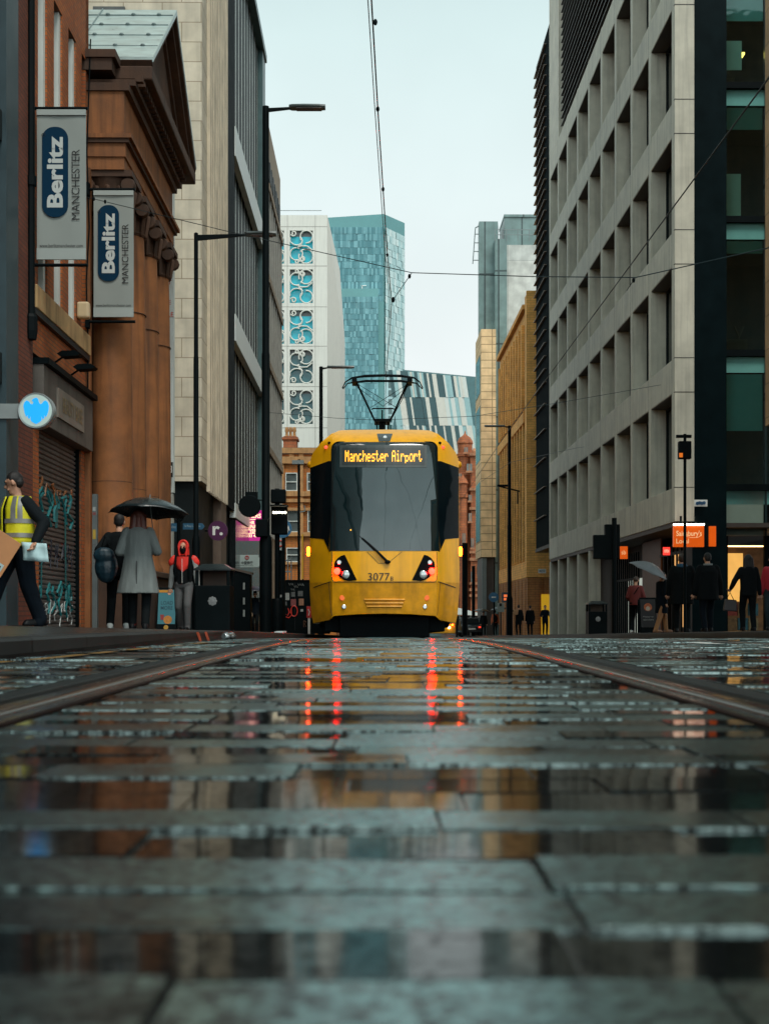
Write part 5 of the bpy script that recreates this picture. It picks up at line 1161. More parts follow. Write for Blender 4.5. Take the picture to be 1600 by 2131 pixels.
# --- glass tower beyond
b = thing('glass_tower', 'tall teal glass tower with a pale folded right face beyond the white tower', 'building', (P(770, 0, 250).x, 250, -2))
Y = 250.0
def tone_panels(name, mt, p0, p1, z0, z1, nx, nz, seed, jag=.5, parent=None, y_off=.0, top=None):
    r_ = random.Random(seed); m = MB(); p0, p1 = Vector(p0), Vector(p1); d = (p1 - p0); nrm = Vector((d.y, -d.x, 0)).normalized()
    for i in range(nx):
        a_, c_ = p0 + d * (i / nx), p0 + d * ((i + .96) / nx)
        for j in range(nz):
            za_, zb2 = z0 + (z1 - z0) * j / nz, z0 + (z1 - z0) * (j + .97) / nz
            if top: zb2 = min(zb2, top((i + .5) / nx)); 
            if za_ >= zb2: continue
            t_ = r_.random() ** 1.4 if (i + j) % 2 else r_.random() ** 3
            o = nrm * (.05 + .12 * r_.random())
            m.add([a_ + o + Vector((0, 0, za_)), c_ + o + Vector((0, 0, za_)), c_ + o + Vector((0, 0, zb2)), a_ + o + Vector((0, 0, zb2)), ], [(0, 1, 2, 3)], t_)
    return m.build(name, mt, parent, attr=True, kind='stuff')
LEFTG = toned('teal tower panel', (.045, .19, .22), (.18, .42, .46), .18, 1.5)
RIGHTG = toned('pale tower panel', (.36, .56, .57), (.62, .76, .75), .22, 1.5)
def Q(px, dy=0): return (P(px, 0, Y).x * (1 + dy / Y), Y + dy, 0)
ztl, ztm, ztr = P(0, 452, Y).z, P(0, 444, Y).z, P(0, 463, Y + 6).z
m = MB(); m.add([(Q(676)[0], Y + .2, -2), (Q(799)[0], Y + .2, -2), (Q(842, 6)[0], Y + 6.2, -2), (Q(842, 6)[0], Y + 30, -2), (Q(676)[0], Y + 30, -2),
                 (Q(676)[0], Y + .2, ztl), (Q(799)[0], Y + .2, ztm), (Q(842, 6)[0], Y + 6.2, ztr), (Q(842, 6)[0], Y + 30, ztr), (Q(676)[0], Y + 30, ztl)],
                [(0, 1, 6, 5), (1, 2, 7, 6), (2, 3, 8, 7), (3, 4, 9, 8), (4, 0, 5, 9), (5, 6, 7, 8, 9)]); m.build('shaft', mat('teal tower glass', (.10, .29, .30), .2, var=.1, vs=.2), b)
tone_panels('window_panel', LEFTG, Q(684), Q(797), P(0, 900, Y).z, P(0, 472, Y).z, 28, 30, 5, parent=b)
tone_panels('window_panel', RIGHTG, Q(801), Q(841, 6), P(0, 900, Y).z, P(0, 472, Y).z, 9, 30, 6, parent=b)
# lower front wing
z0w = P(0, 600, Y - 8).z
m = MB(); xa, xb = Q(690, -8)[0], Q(787, -8)[0]; m.box(xa, xb, Y - 8, Y + 1, -2, z0w); m.box(xb + .02, xb + 1.1, Y - 3, Y + 1, -2, P(0, 635, Y).z); m.build('lower_wing', mat('teal wing glass', (.11, .31, .315), .2, var=.1, vs=.2), b)
tone_panels('window_panel', LEFTG, (xa, Y - 8, 0), (xb, Y - 8, 0), P(0, 905, Y - 8).z, P(0, 617, Y - 8).z, 25, 24, 9, parent=b)
m = MB(); zz = P(0, 596, Y).z; xx = P(757, 0, Y - .4).x; m.box(xx - .5, xx + .5, Y - .5, Y - .3, zz, zz + .15); m.box(xx - .4, xx - .25, Y - .5, Y - .3, zz - 1.4, zz + .15); m.box(xx + .1, xx + .5, Y - .5, Y - .3, zz - .7, zz - .55); m.build('tower_emblem', WHITE, b)
# pale blue flank building right of the tram pole
b = thing('pale_flats', 'pale blue flats with small dark balconies behind the pantograph', 'building', (P(822, 0, 215).x, 215, -2))
Yp = 215.0; xa, xb = P(800, 0, Yp).x, P(846, 0, Yp).x
m = MB(); m.box(xa, xb, Yp, Yp + 10, -2, P(0, 775, Yp).z); m.build('wall', mat('pale blue cladding', (.40, .58, .60), .4, var=.1), b)
m = MB(); m.box(xa, xb, Yp - .2, Yp, P(0, 783, Yp).z, P(0, 773, Yp).z); m.build('parapet', mat('teal grey parapet', (.10, .19, .20), .4), b)
for i in range(6):
    for px in (812, 834):
        m = MB(); zc = P(0, 800 + i * 18, Yp).z; x_ = P(px, 0, Yp).x; m.box(x_ - .3, x_ + .3, Yp - .1, Yp, zc - .5, zc + .5); m.build('window', PG, b)
# ------------------------------------------------------------------ people: one continuous body each, clothing grown over it
SKIN = mat('skin', (.50, .26, .165), .5, var=.12, vs=6)
def remesh(mb, vox, sm=2):
    me = bpy.data.meshes.new('r'); me.from_pydata([tuple(v) for v in mb.v], [], mb.f)
    o = bpy.data.objects.new('r', me); SC.collection.objects.link(o)
    r = o.modifiers.new('r', 'REMESH'); r.mode = 'VOXEL'; r.voxel_size = vox
    if sm: s_ = o.modifiers.new('s', 'SMOOTH'); s_.factor = .5; s_.iterations = sm
    dg = bpy.context.evaluated_depsgraph_get(); dg.update()
    m2 = bpy.data.meshes.new_from_object(o.evaluated_get(dg))
    out_ = MB(mb.M); out_.v = [v.co.copy() for v in m2.vertices]; out_.f = [tuple(p.vertices) for p in m2.polygons]; out_.a = [0] * len(out_.f)
    bpy.data.objects.remove(o); bpy.data.meshes.remove(me); bpy.data.meshes.remove(m2)
    return out_
def ik(a, c, l1, l2, pole):
    a, c = Vector(a), Vector(c); d = c - a; L_ = min(d.length, (l1 + l2) * .999); d = d.normalized()
    x = (l1 * l1 - l2 * l2 + L_ * L_) / (2 * L_); h = math.sqrt(max(l1 * l1 - x * x, 0))
    p = Vector(pole); p = (p - d * p.dot(d)).normalized()
    return a + d * x + p * h, a + d * L_
def ellip(c, rx, ry, n=16, M=None): return [Vector((c[0] + rx * math.cos(2 * math.pi * k / n), c[1] + ry * math.sin(2 * math.pi * k / n), c[2])) for k in range(n)]
def person(label, x, y, z, H=1.72, heading=0.0, feet=((-.10, 0, 0), (.10, 0, 0)), hands=((-.26, .04, .80), (.26, .04, .80)), lean=0.0,
           trousers=None, top=None, top_z=.88, flare=0.0, shoes=None, hair=None, hair_style='short', head_turn=0.0, head_nod=0.0, vox=.016, bulk=1.0, sleeve=None, group=None, bare_leg=None, tw=1.0, elbow=(0, -1, -.3), scale_x=1.0):
    """standing or walking figure; local +y is the way it faces, heading turns it (0 = away from the lens)"""
    t = thing('person', label, 'person', (x, y, z), heading, group)
    M = WM[t.name] @ Matrix.Scale(H / 1.72, 4); k = bulk
    hip = Vector((0, 0, .93)); sh = Vector((0, lean * .45, 1.42)); nk = Vector((0, lean * .52 + .01, 1.50)); hd = nk + Vector((0, .035, .105))
    hs_, ss_ = .095, .185 * (1 + (k - 1) * .6)
    legs = []
    for i, s in enumerate((-1, 1)):
        f = Vector(feet[i]); an = f + Vector((0, 0, .085)); h_ = hip + Vector((s * hs_, 0, -.03))
        kn, an2 = ik(h_, an, .435, .42, (s * .05, 1, 0)); legs.append((h_, kn, an2, f))
    arms = []
    for i, s in enumerate((-1, 1)):
        a = sh + Vector((s * ss_, 0, -.02)); el, wr_ = ik(a, Vector(hands[i]), .295, .265, Vector((s * .35, elbow[1], elbow[2]))); arms.append((a, el, wr_, s))
    fw = Matrix.Rotation(head_turn, 3, 'Z') @ Matrix.Rotation(-head_nod, 3, 'X')
    def hp(px, py_, pz): return hd + fw @ Vector((px, py_, pz))
    B = MB(M)
    B.caps(hip + Vector((-.05, 0, -.02)), hip + Vector((.05, 0, -.02)), .125, .125)
    B.caps(hip, hip.lerp(sh, .5), .13, .125); B.caps(hip.lerp(sh, .5), hip.lerp(sh, .78), .12, .118)
    B.caps(sh + Vector((-ss_ * .75, 0, -.05)), sh + Vector((ss_ * .75, 0, -.05)), .055, .055); B.caps(sh - Vector((0, 0, .14)), sh - Vector((0, 0, .06)), .10, .075); B.caps(sh - Vector((0, 0, .05)), nk, .06, .055); B.caps(nk, hd, .052, .055)
    # head: skull, jaw, nose, ears, brow, lips
    hb = MB()
    B.ball(hp(0, -.012, .045), .076, .094, .092, 14, 9); B.caps(hp(0, .018, .0), hp(0, .040, -.075), .066, .042); B.caps(hp(0, .082, .03), hp(0, .104, -.005), .012, .018, 6)
    B.caps(hp(-.03, .076, -.042), hp(.03, .076, -.042), .014, .014, 6); B.caps(hp(-.035, .078, .05), hp(.035, .078, .05), .016, .016, 6)
    for s in (-1, 1): B.ball(hp(s * .078, -.005, .015), .014, .025, .036, 8, 5)
    for (h_, kn, an, f) in legs:
        B.caps(h_, kn, .085, .055); B.caps(kn, an, .055, .038); d = Vector((0, .15, 0)); B.caps(f + Vector((0, -.03, .045)), f + d + Vector((0, 0, .032)), .04, .034)
    fine = vox < .012
    for (a, el, wr_, s) in arms:
        B.caps(a + Vector((-s * .02, 0, -.015)), el, .046, .038); B.caps(el, wr_, .042, .029)
        d = (wr_ - el).normalized(); side = d.cross(Vector((0, 0, 1)) if abs(d.z) < .8 else Vector((0, 1, 0))).normalized(); nrm = side.cross(d).normalized()
        pal = wr_ + d * .085; B.caps(wr_, pal, .028, .034, 8); B.caps(wr_ + side * .018 + d * .05, pal + side * .024, .020, .018, 6); B.caps(wr_ - side * .018 + d * .05, pal - side * .024, .020, .018, 6)
        if True:
            for q, (o, l_) in enumerate(((-.030, .060), (-.010, .072), (.010, .068), (.030, .052))):
                b0 = pal + side * o; b1 = b0 + d * l_ * .55 + nrm * .008; b2 = b1 + d * l_ * .35 + nrm * .028
                B.caps(b0, b1, .0105, .0095, 6); B.caps(b1, b2, .0095, .008, 6)
            th = wr_ + d * .03 - side * .03; B.caps(th, th + d * .035 - side * .028 + nrm * .01, .013, .011, 6); B.caps(th + d * .035 - side * .028 + nrm * .01, th + d * .065 - side * .030 + nrm * .022, .011, .009, 6)
    remesh(B, vox, 1).build('body', SKIN, t, smooth=180)
    if trousers:
        C = MB(M); C.caps(hip + Vector((-.05, 0, -.01)), hip + Vector((.05, 0, -.01)), .14, .14); C.caps(hip, hip + Vector((0, 0, .08)), .135, .13)
        for (h_, kn, an, f) in legs:
            b_ = bare_leg if bare_leg else 0
            C.caps(h_, kn, .10 * tw, .074 * tw); e_ = kn.lerp(an, 1.0 if not b_ else b_); C.caps(kn, e_, .075 * tw, .062 * tw)
            if not b_: C.caps(an, an + Vector((0, .02, -.035)), .064 * tw, .060 * tw)
        remesh(C, max(vox, .014), 2).build('trousers', trousers, t, smooth=180)
    if shoes:
        for (h_, kn, an, f) in legs:
            C = MB(M); C.caps(f + Vector((0, -.045, .045)), f + Vector((0, .17, .038)), .047, .042); C.caps(f + Vector((0, -.05, .02)), f + Vector((0, .185, .018)), .045, .045, 8); C.caps(an, f + Vector((0, -.03, .05)), .05, .052)
            for i_ in range(len(C.v)): C.v[i_].z = max(C.v[i_].z, f.z + .002)
            remesh(C, .012, 1).build('shoe', shoes, t, smooth=180)
    if top:
        C = MB(M); wb = hip.lerp(sh, .12); n_ = 18
        ring = []
        zz = [top_z, top_z + .05, .5 * (top_z + 1.05), 1.05, 1.2, 1.33, 1.42, 1.475]
        for q in zz:
            u = max(0, (q - .93) / .49); cy_ = lean * .45 * u
            fl = flare * max(0, (1.1 - q) / .6)
            rx = (.185 if q < 1.1 else .19 if q < 1.3 else .20) * k + fl; ry = (.145 if q < 1.3 else .135) * k + fl * .75
            if q > 1.40: rx, ry = .172 * k, .118
            if q > 1.45: rx, ry = .092, .086
            wig = [(1 + .02 * math.sin(5 * a_ + q * 9) * (1 if flare else .6)) for a_ in [2 * math.pi * j / n_ for j in range(n_)]]
            ring.append([Vector((rx * wig[j] * math.cos(2 * math.pi * j / n_), cy_ + ry * wig[j] * math.sin(2 * math.pi * j / n_), q)) for j in range(n_)])
        C.loft(ring)
        sl_ = []
        for (a, el, wr_, s) in arms:
            C.caps(a + Vector((-s * .03, 0, .0)), el, .078 * k, .064 * k); 
            tgt = C if sleeve is None else None
            if tgt is None: tgt = MB(M); sl_.append(tgt); tgt.caps(a.lerp(el, .02), el, .079 * k, .066 * k)
            tgt.caps(el, el.lerp(wr_, .5) + Vector((0, 0, -.008)), .066 * k, .058 * k); tgt.caps(el.lerp(wr_, .5) + Vector((0, 0, -.008)), wr_, .058 * k, .047 * k)
        if sleeve is not None:
            C.v = C.v; 
        remesh(C, max(vox, .013), 2).build('jacket', top, t, smooth=180)
        for q in sl_: remesh(q, max(vox, .013), 2).build('sleeve', sleeve, t, smooth=180)
    if hair:
        C = MB(M)
        if hair_style == 'short':
            C.ball(hp(0, -.022, .062), .084, .098, .092, 12, 8); C.ball(hp(0, -.05, .02), .075, .062, .075, 10, 6)
        elif hair_style == 'long':
            C.ball(hp(0, -.02, .058), .088, .104, .096, 12, 8)
            for s in (-1, 0, 1): C.caps(hp(s * .055, -.05, .03), hp(s * .085, -.085, -.26 - .03 * (s == 0)), .062, .045)
            for q in range(6): C.caps(hp(-.10 + q * .04, -.08, -.15), hp(-.13 + q * .052, -.085, -.30 - .05 * (q % 2)), .035, .014, 6)
        elif hair_style == 'hood':
            C.ball(hp(0, -.035, .045), .102, .105, .118, 14, 9); C.caps(hp(0, -.05, .0), hp(0, -.055, -.12), .10, .105)
            for a_ in range(0, 181, 20): C.caps(hp(.088 * math.cos(R(a_)), .045, .035 + .115 * math.sin(R(a_))), hp(.092 * math.cos(R(a_)), -.01, .035 + .118 * math.sin(R(a_))), .022, .022, 6)
            for s in (-1, 1): C.caps(hp(s * .088, .045, .04), hp(s * .06, .05, -.13), .022, .03, 6)
        elif hair_style == 'cap':
            C.ball(hp(0, -.02, .07), .09, .105, .085, 12, 8); C.caps(hp(-.04, .09, .055), hp(.04, .09, .055), .02, .02, 6)
        remesh(C, max(vox * .8, .009), 1).build('hood' if hair_style == 'hood' else 'cap' if hair_style == 'cap' else 'hair', hair, t, smooth=180)
    t_info = dict(t=t, M=M, hp=hp, arms=arms, hd=hd, sh=sh, hip=hip, legs=legs)
    return t_info
def eyes(pi, brow=True):
    M, hp, t = pi['M'], pi['hp'], pi['t']
    for s in (-1, 1):
        m = MB(M); m.ball(hp(s * .032, .083, .026), .014, .008, .009, 8, 5); m.build('eye', mat('dark eye', (.02, .014, .01), .2), t, smooth=60)
        if brow: m = MB(M); m.caps(hp(s * .016, .094, .050), hp(s * .05, .084, .053), .006, .005, 5); m.build('eyebrow', mat('dark brown hair', (.03, .016, .009), .6), t, smooth=60)
def ground(px, Y, left=True):
    x = (px - CX) * Y / F; return x, Y, (pav_l(x, Y) if left else pav_r(x, Y))
BLK = mat('black wool', (.004, .006, .007), .85, var=.3, vs=6, bump=.7, bs=14, spec=.12)
NVY = mat('dark navy cloth', (.004, .008, .013), .85, var=.3, vs=6, spec=.12, bump=.7, bs=13)
CHAR = mat('charcoal cloth', (.025, .028, .03), .8, var=.3, vs=6)
HAIRD = mat('near black hair', (.006, .004, .0035), .65, var=.4, vs=30, stretch=(1, 1, .2))
HAIRB = mat('brown hair', (.035, .018, .010), .5, var=.4, vs=30, stretch=(1, 1, .2))
HAIRR = mat('auburn hair', (.10, .022, .012), .5, var=.6, vs=14, stretch=(1, 1, .15))
SHOEB = mat('black shoe', (.005, .006, .007), .45, var=.2, spec=.15); SHOEW = mat('white trainer', (.50, .52, .50), .5, var=.2)
# --- man in hi-vis vest walking out of frame with a box and a paper
x, y, z = ground(37, 15.2)
p = person('man in yellow hi-vis vest carrying a cardboard box and a sheet of paper', x, y, z, 1.84, heading=R(138), feet=((-.08, -.24, .0), (.10, .34, .0)), hands=((-.36, .0, .95), (.22, .34, 1.0)),
           trousers=NVY, top=mat('black work jacket', (.004, .007, .009), .8, spec=.15, var=.3, vs=5, bump=.3, bs=25), shoes=SHOEB, hair=HAIRD, head_turn=R(-40), head_nod=R(14), vox=.010, bulk=1.08, tw=1.28)
eyes(p)
# his vest: panels on the chest and back with reflective bands
M = p['M']; VEST = mat('hi-vis yellow', (.62, .58, .008), .6, var=.2, vs=6, bump=.4, bs=14); REFL = mat('reflective tape', (.22, .22, .21), .4, metal=.3, var=.15)
def shell(a0, a1, z0, z1, rx, ry, n=20, th=.012, taper=True):
    m = MB(M); nz_ = 8; vs = []
    for j in range(nz_ + 1):
        zz = z0 + (z1 - z0) * j / nz_; f_ = 1.0 if zz < 1.34 else 1 - (zz - 1.34) * 2.2
        g_ = 1.0 if zz < 1.34 else 1 - (zz - 1.34) * 1.1
        for i in range(n + 1):
            a_ = R(a0 + (a1 - a0) * i / n); w_ = 1 + .012 * math.sin(a_ * 9 + zz * 22)
            vs.append((rx * g_ * w_ * math.cos(a_), ry * f_ * w_ * math.sin(a_), zz))
    k_ = n + 1
    m.add(vs, [(j*k_+i, j*k_+i+1, (j+1)*k_+i+1, (j+1)*k_+i) for j in range(nz_) for i in range(n)]); return m
o = []
for a0, a1 in ((98, 260), (-80, 82)):
    v = shell(a0, a1, .90, 1.47, .222, .182).build('vest', VEST, p['t'], smooth=60)
    sm_ = v.modifiers.new('thick', 'SOLIDIFY'); sm_.thickness = .008
    for zz in (1.00, 1.16):
        q = shell(a0, a1, zz, zz + .05, .230, .190).build('reflective_band', REFL, v, smooth=60)
    for ab in ((a0 + (22 if a0 > 0 else 118)), (a1 - (22 if a0 < 0 else 118))): shell(ab, ab + 16, 1.21, 1.465, .228, .188, 6).build('reflective_band', REFL, v, smooth=60)
# cardboard box and paper
CARD = mat('brown cardboard', (.42, .19, .075), .7, var=.15, vs=3)
bx = thing('cardboard_box', 'brown cardboard box tilted in the arms of the hi-vis man', 'box', P(-8, 1200, 14.75), 0)
mm = Matrix.Translation(P(-14, 1150, 14.75)) @ Matrix.Rotation(R(35), 4, 'Z') @ Matrix.Rotation(R(32), 4, 'Y')
m = MB(mm); m.box(-.19, .19, -.15, .15, -.24, .24); m.build('carton', CARD, bx, bevel=.006)
m = MB(mm); m.box(-.195, .195, -.03, .03, -.243, .243); m.build('packing_tape', mat('buff tape', (.40, .27, .13), .3, var=.1), bx)
m = MB(mm); m.box(.05, .15, -.153, -.151, -.21, -.09); lab_ = m.build('address_label', mat('pale label', (.32, .42, .42), .5, var=.1), bx)
for q_ in (0, 1): 
    m = MB(mm); m.box(.075 + q_ * .035, .09 + q_ * .035, -.155, -.153, -.19, -.12); m.build('print', INK, lab_)
wr_ = p['M'] @ p['arms'][0][2]
hand = wr_ + Vector((0, 0, -.10))
pp = MB(Matrix.Translation(hand + Vector((.0, -.03, -.03)))); nx = 8
vs = [(-.15 + .30 * i / nx + .02 * (1 - j / 4), -.02 + .014 * math.sin(i * .9 + j), -.11 + .22 * j / 4 - .02 * i / nx + .012) for j in range(5) for i in range(nx + 1)]
pp.add(vs, [(j*9+i, j*9+i+1, (j+1)*9+i+1, (j+1)*9+i) for j in range(4) for i in range(nx)]); pa = pp.build('paper_sheet', mat('pale blue paper', (.42, .60, .62), .6, var=.06), smooth=60, label='pale blue sheet of paper hanging from the hand of the hi-vis man', cat='paper', loc=hand)
sm_ = pa.modifiers.new('thick', 'SOLIDIFY'); sm_.thickness = .002
# --- woman in a pale grey coat under a black umbrella, and her companion
x, y, z = ground(288, 17.6)
COATG = mat('pale grey wool coat', (.15, .17, .165), .85, var=.25, vs=3, bump=1.0, bs=5, stretch=(3, 3, .7))
w1 = person('woman seen from behind in a flared pale grey coat with long auburn hair', x, y, z, 1.68, heading=R(4), feet=((-.09, .06, 0), (.11, -.10, 0)), hands=((-.19, .22, 1.13), (.20, .20, 1.16)),
            trousers=BLK, top=COATG, top_z=.52, flare=.12, shoes=SHOEB, hair=HAIRR, hair_style='long', vox=.012, bulk=1.04)
cM = w1['M']
m = MB(cM); m.box(-.006, .006, -.215, -.20, .54, .98); m.build('coat_vent', CHAR, w1['t'])
x, y, z = ground(248, 18.3)
w2 = person('dark dressed person in white trainers half hidden beside the grey coated woman', x, y, z, 1.66, heading=R(8), feet=((-.13, -.04, 0), (.10, .05, 0)), hands=((-.30, -.02, .98), (.26, .08, .9)), trousers=BLK, top=BLK, top_z=.78, shoes=SHOEW, hair=HAIRD, vox=.016)
bg_ = thing('shoulder_bag', 'bulky dark blue bag slung between the woman and her companion', 'bag', (w2['t'].location.x - .10, 17.9, z + .72))
m = MB(WM[bg_.name]); m.ball((0, 0, .18), .17, .12, .24, 12, 8); m.ball((-.02, -.06, .34), .16, .08, .12, 10, 6); remesh(m, .015).build('sack', mat('dark blue nylon', (.008, .030, .045), .35, var=.5, vs=8, bump=.5, bs=20), bg_, smooth=180)
m = MB(WM[bg_.name]); m.tube([(-.12, 0, .30), (-.02, .02, .62), (.10, 0, .34)], .016, 6); m.build('strap', BLK, bg_, smooth=60)
def umbrella(label, c, r, drop, tilt=(0, 0), mt=BLK, grip=None, n=8, cat='umbrella', sag_=.06):
    """c: crown point; grip: where the hand holds the handle"""
    t = thing('umbrella', label, cat, c)
    Mr = Matrix.Translation(Vector(c)) @ Matrix.Rotation(tilt[0], 4, 'X') @ Matrix.Rotation(tilt[1], 4, 'Y')
    m = MB(Mr); nr, per = 7, 4; vs = [(0, 0, 0)]; N_ = n * per
    for j in range(1, nr + 1):
        u = j / nr
        for i in range(N_):
            a_ = 2 * math.pi * i / N_; w_ = abs(((i / per) % 1) - .0); w_ = math.sin(math.pi * ((i % per) / per))
            rr_ = r * u * (1 - .07 * w_ * u * u); zz = -drop * (u ** 2.0) + sag_ * w_ * u * (1 - u) * -1 + .02 * w_ * u ** 3
            vs.append((rr_ * math.cos(a_), rr_ * math.sin(a_), zz))
    fs = [(0, 1 + i, 1 + (i + 1) % N_) for i in range(N_)] + [(1 + (j - 1) * N_ + i, 1 + j * N_ + i, 1 + j * N_ + (i + 1) % N_, 1 + (j - 1) * N_ + (i + 1) % N_) for j in range(1, nr) for i in range(N_)]
    m.add(vs, fs); cn = m.build('canopy', mt, t, smooth=35); s_ = cn.modifiers.new('thick', 'SOLIDIFY'); s_.thickness = .003
    m = MB(Mr)
    for i in range(n):
        a_ = 2 * math.pi * i / n; m.tube([(0, 0, -.02)] + [(r * u * math.cos(a_), r * u * math.sin(a_), -drop * u * u - .006) for u in (.3, .6, 1.0)] + [(r * 1.03 * math.cos(a_), r * 1.03 * math.sin(a_), -drop - .012)], .004, 4)
    m.build('rib', DARK, t)
    inv = Mr.inverted()
    g_ = inv @ Vector(grip) if grip is not None else Vector((0, 0, -.75))
    m = MB(Mr); m.tube([(0, 0, .05), (0, 0, -.05), g_ + Vector((0, 0, .1))], .007, 6); m.build('shaft', STEEL, t)
    m = MB(Mr); m.tube([g_ + Vector((0, 0, .10)), g_ + Vector((0, 0, -.05)), g_ + Vector((.02, 0, -.08)), g_ + Vector((.05, 0, -.07))], .014, 6); m.build('handle', MATTE, t)
    return t
UMB = mat('wet black umbrella cloth', (.010, .016, .018), .28, var=.25, vs=5, bump=.15, bs=10)
wrp = w1['M'] @ w1['arms'][1][2]
umbrella('black umbrella held over the woman in the pale grey coat', P(312, 1036, 17.5), .56, .22, (R(-5), R(2)), UMB, grip=wrp)
# --- man in a red hood coming towards the lens
x, y, z = ground(383, 24.8)
RED = mat('scarlet cotton', (.75, .030, .018), .75, var=.12, vs=6, bump=.2, bs=40); GREYC = mat('grey marl sleeve', (.22, .24, .235), .85, var=.2, vs=7)
h1 = person('man with a scarlet hood, black mask and grey sleeves walking towards the tram tracks', x, y, z, 1.76, heading=R(176), feet=((-.10, .14, 0), (.10, -.14, 0)), hands=((-.30, .10, .84), (.28, -.02, .80)),
            trousers=mat('grey joggers', (.085, .09, .092), .85, var=.2, vs=6, bump=.8, bs=14), top=BLK, top_z=.90, shoes=SHOEB, hair=RED, hair_style='hood', sleeve=GREYC, vox=.011)
eyes(h1, False)
m = MB(h1['M']); hp = h1['hp']; m.caps(hp(0, .055, -.03), hp(0, .055, -.06), .068, .055); remesh(m, .01).build('face_mask', BLK, h1['t'], smooth=180)
m = MB(h1['M']); sh = h1['sh']; m.loft([[Vector((rx * math.cos(R(a_)), .0 + .150 * math.sin(R(a_)) + .012, z_)) for a_ in range(45, 136, 10)] + [Vector((rx * math.cos(R(a_)), .0 + .135 * math.sin(R(a_)), z_)) for a_ in range(135, 44, -10)] for rx, z_ in ((.015, 1.14), (.14, 1.20), (.20, 1.30), (.16, 1.44))]); m.build('red_yoke', RED, h1['t'], smooth=60)
m = MB(h1['M']); m.tube([(.0, .158, .93), (.0, .168, 1.15), (0, .165, 1.40)], .005, 5); m.build('zip', WHITE, h1['t'])
for s in (-1, 1):
    m = MB(h1['M']); m.caps((s * .185, 0, 1.395), (s * .225, 0, 1.33), .080, .083); m.build('shoulder_patch', RED, h1['t'], smooth=60)
    m = MB(h1['M']); m.tube([(s * .13, .145, 1.02), (s * .14, .165, 1.25), (s * .135, .10, 1.46), (s * .13, -.08, 1.45)], .022, 6); m.build('backpack_strap', MATTE, h1['t'], smooth=60)
# --- couple far down the left pavement under a dark umbrella
x, y, z = ground(531, 49)
p = person('dark coated person with a beige bag under a purple umbrella on the left pavement', x, y, z, 1.64, heading=R(175), feet=((-.1, .1, 0), (.1, -.1, 0)), trousers=BLK, top=NVY, top_z=.75, shoes=SHOEB, hair=HAIRD, vox=.028)
umbrella('small dark purple umbrella on the left pavement beside the tall lamp post', (x, y - .02, z + 1.86), .52, .2, (0, R(3)), mat('dark purple cloth', (.014, .010, .022), .4, var=.2), grip=(x + .2, y - .25, z + 1.1))
m = MB(); m.prism([(x - .32, z + .55), (x - .12, z + .52), (x - .06, z + .72), (x - .16, z + 1.02), (x - .30, z + .9)], 'y', y - .32, y - .20); hb = m.build('tote_bag', mat('beige canvas', (.34, .24, .15), .8, var=.2), bevel=.02, label='beige tote bag carried under the purple umbrella', cat='bag', loc=(x - .2, y - .25, z + .5))
# --- people on the right pavement
x, y, z = ground(1322, 38.6, False)
MAR = mat('dark red jacket', (.13, .014, .012), .8, var=.2, vs=6)
p = person('short haired person in a dark red jacket and white trainers looking at a phone', x, y, z, 1.72, heading=R(-25), feet=((-.12, 0, 0), (.13, .04, 0)), hands=((-.20, .22, .98), (.22, .26, 1.02)), trousers=BLK, top=MAR, top_z=.86, shoes=SHOEW, hair=HAIRB, head_nod=R(28), lean=.06, vox=.016)
m = MB(p['M']); m.tube([(-.19, .10, 1.0), (0, -.145, 1.22), (.13, -.10, 1.42)], .014, 5); m.build('bag_strap', BLK, p['t'])
x, y, z = ground(1376, 35.0, False)
p = person('dark coated person in tan boots under the tilted grey umbrella', x, y, z, 1.68, heading=R(-70), feet=((-.10, .22, 0), (.10, -.25, 0)), hands=((-.12, .30, 1.18), (.25, .0, .85)), trousers=mat('tan cloth', (.36, .17, .07), .8, var=.2), top=NVY, top_z=.55, flare=.03, shoes=mat('tan boot', (.22, .10, .05), .6, var=.2), hair=HAIRD, vox=.018)
umbrella('grey umbrella tilted forward above the dark coated walker', P(1357, 1172, 34.8), .60, .26, (R(10), R(24)), mat('grey umbrella cloth', (.17, .18, .19), .4, var=.15, vs=5), grip=p['M'] @ p['arms'][0][2])
x, y, z = ground(1419, 30.4, False)
p = person('broad man in a long black coat with a blue collar seen from behind', x, y, z, 1.88, heading=R(-12), feet=((-.12, .16, 0), (.12, -.18, 0)), hands=((-.30, .10, .86), (.32, .04, .84)), trousers=BLK, top=BLK, top_z=.62, flare=.05, shoes=SHOEB, hair=HAIRB, vox=.016, bulk=1.22)
m = MB(p['M']); m.lathe([(.105, 1.445), (.12, 1.475), (.10, 1.525), (.085, 1.51)], (0, .0, 0), 16); m.build('collar', mat('blue collar', (.012, .085, .16), .7, var=.15), p['t'], smooth=60)
x, y, z = ground(1473, 29.6, False)
p = person('man in a black coat with a pale scarf edge seen from behind', x, y, z, 1.84, heading=R(6), feet=((-.11, -.12, 0), (.12, .18, 0)), hands=((-.30, .06, .84), (.31, .02, .82)), trousers=NVY, top=BLK, top_z=.70, flare=.05, shoes=SHOEB, hair=HAIRD, vox=.016, bulk=1.18)
m = MB(p['M']); m.lathe([(.095, 1.470), (.105, 1.49), (.095, 1.51), (.085, 1.50)], (0, 0, 0), 16); m.build('scarf', mat('pale scarf', (.24, .27, .27), .8, var=.15), p['t'], smooth=60)
x, y, z = ground(1557, 27.6, False)
p = person('woman with long black hair holding a dark bag outside the lit shop doorway', x, y, z, 1.66, heading=R(-4), feet=((-.09, .14, 0), (.10, -.12, 0)), hands=((-.36, .16, .98), (.27, .05, .84)), trousers=BLK, top=BLK, top_z=.80, shoes=SHOEB, hair=HAIRD, hair_style='long', vox=.015)
wr_ = p['M'] @ p['arms'][0][2]
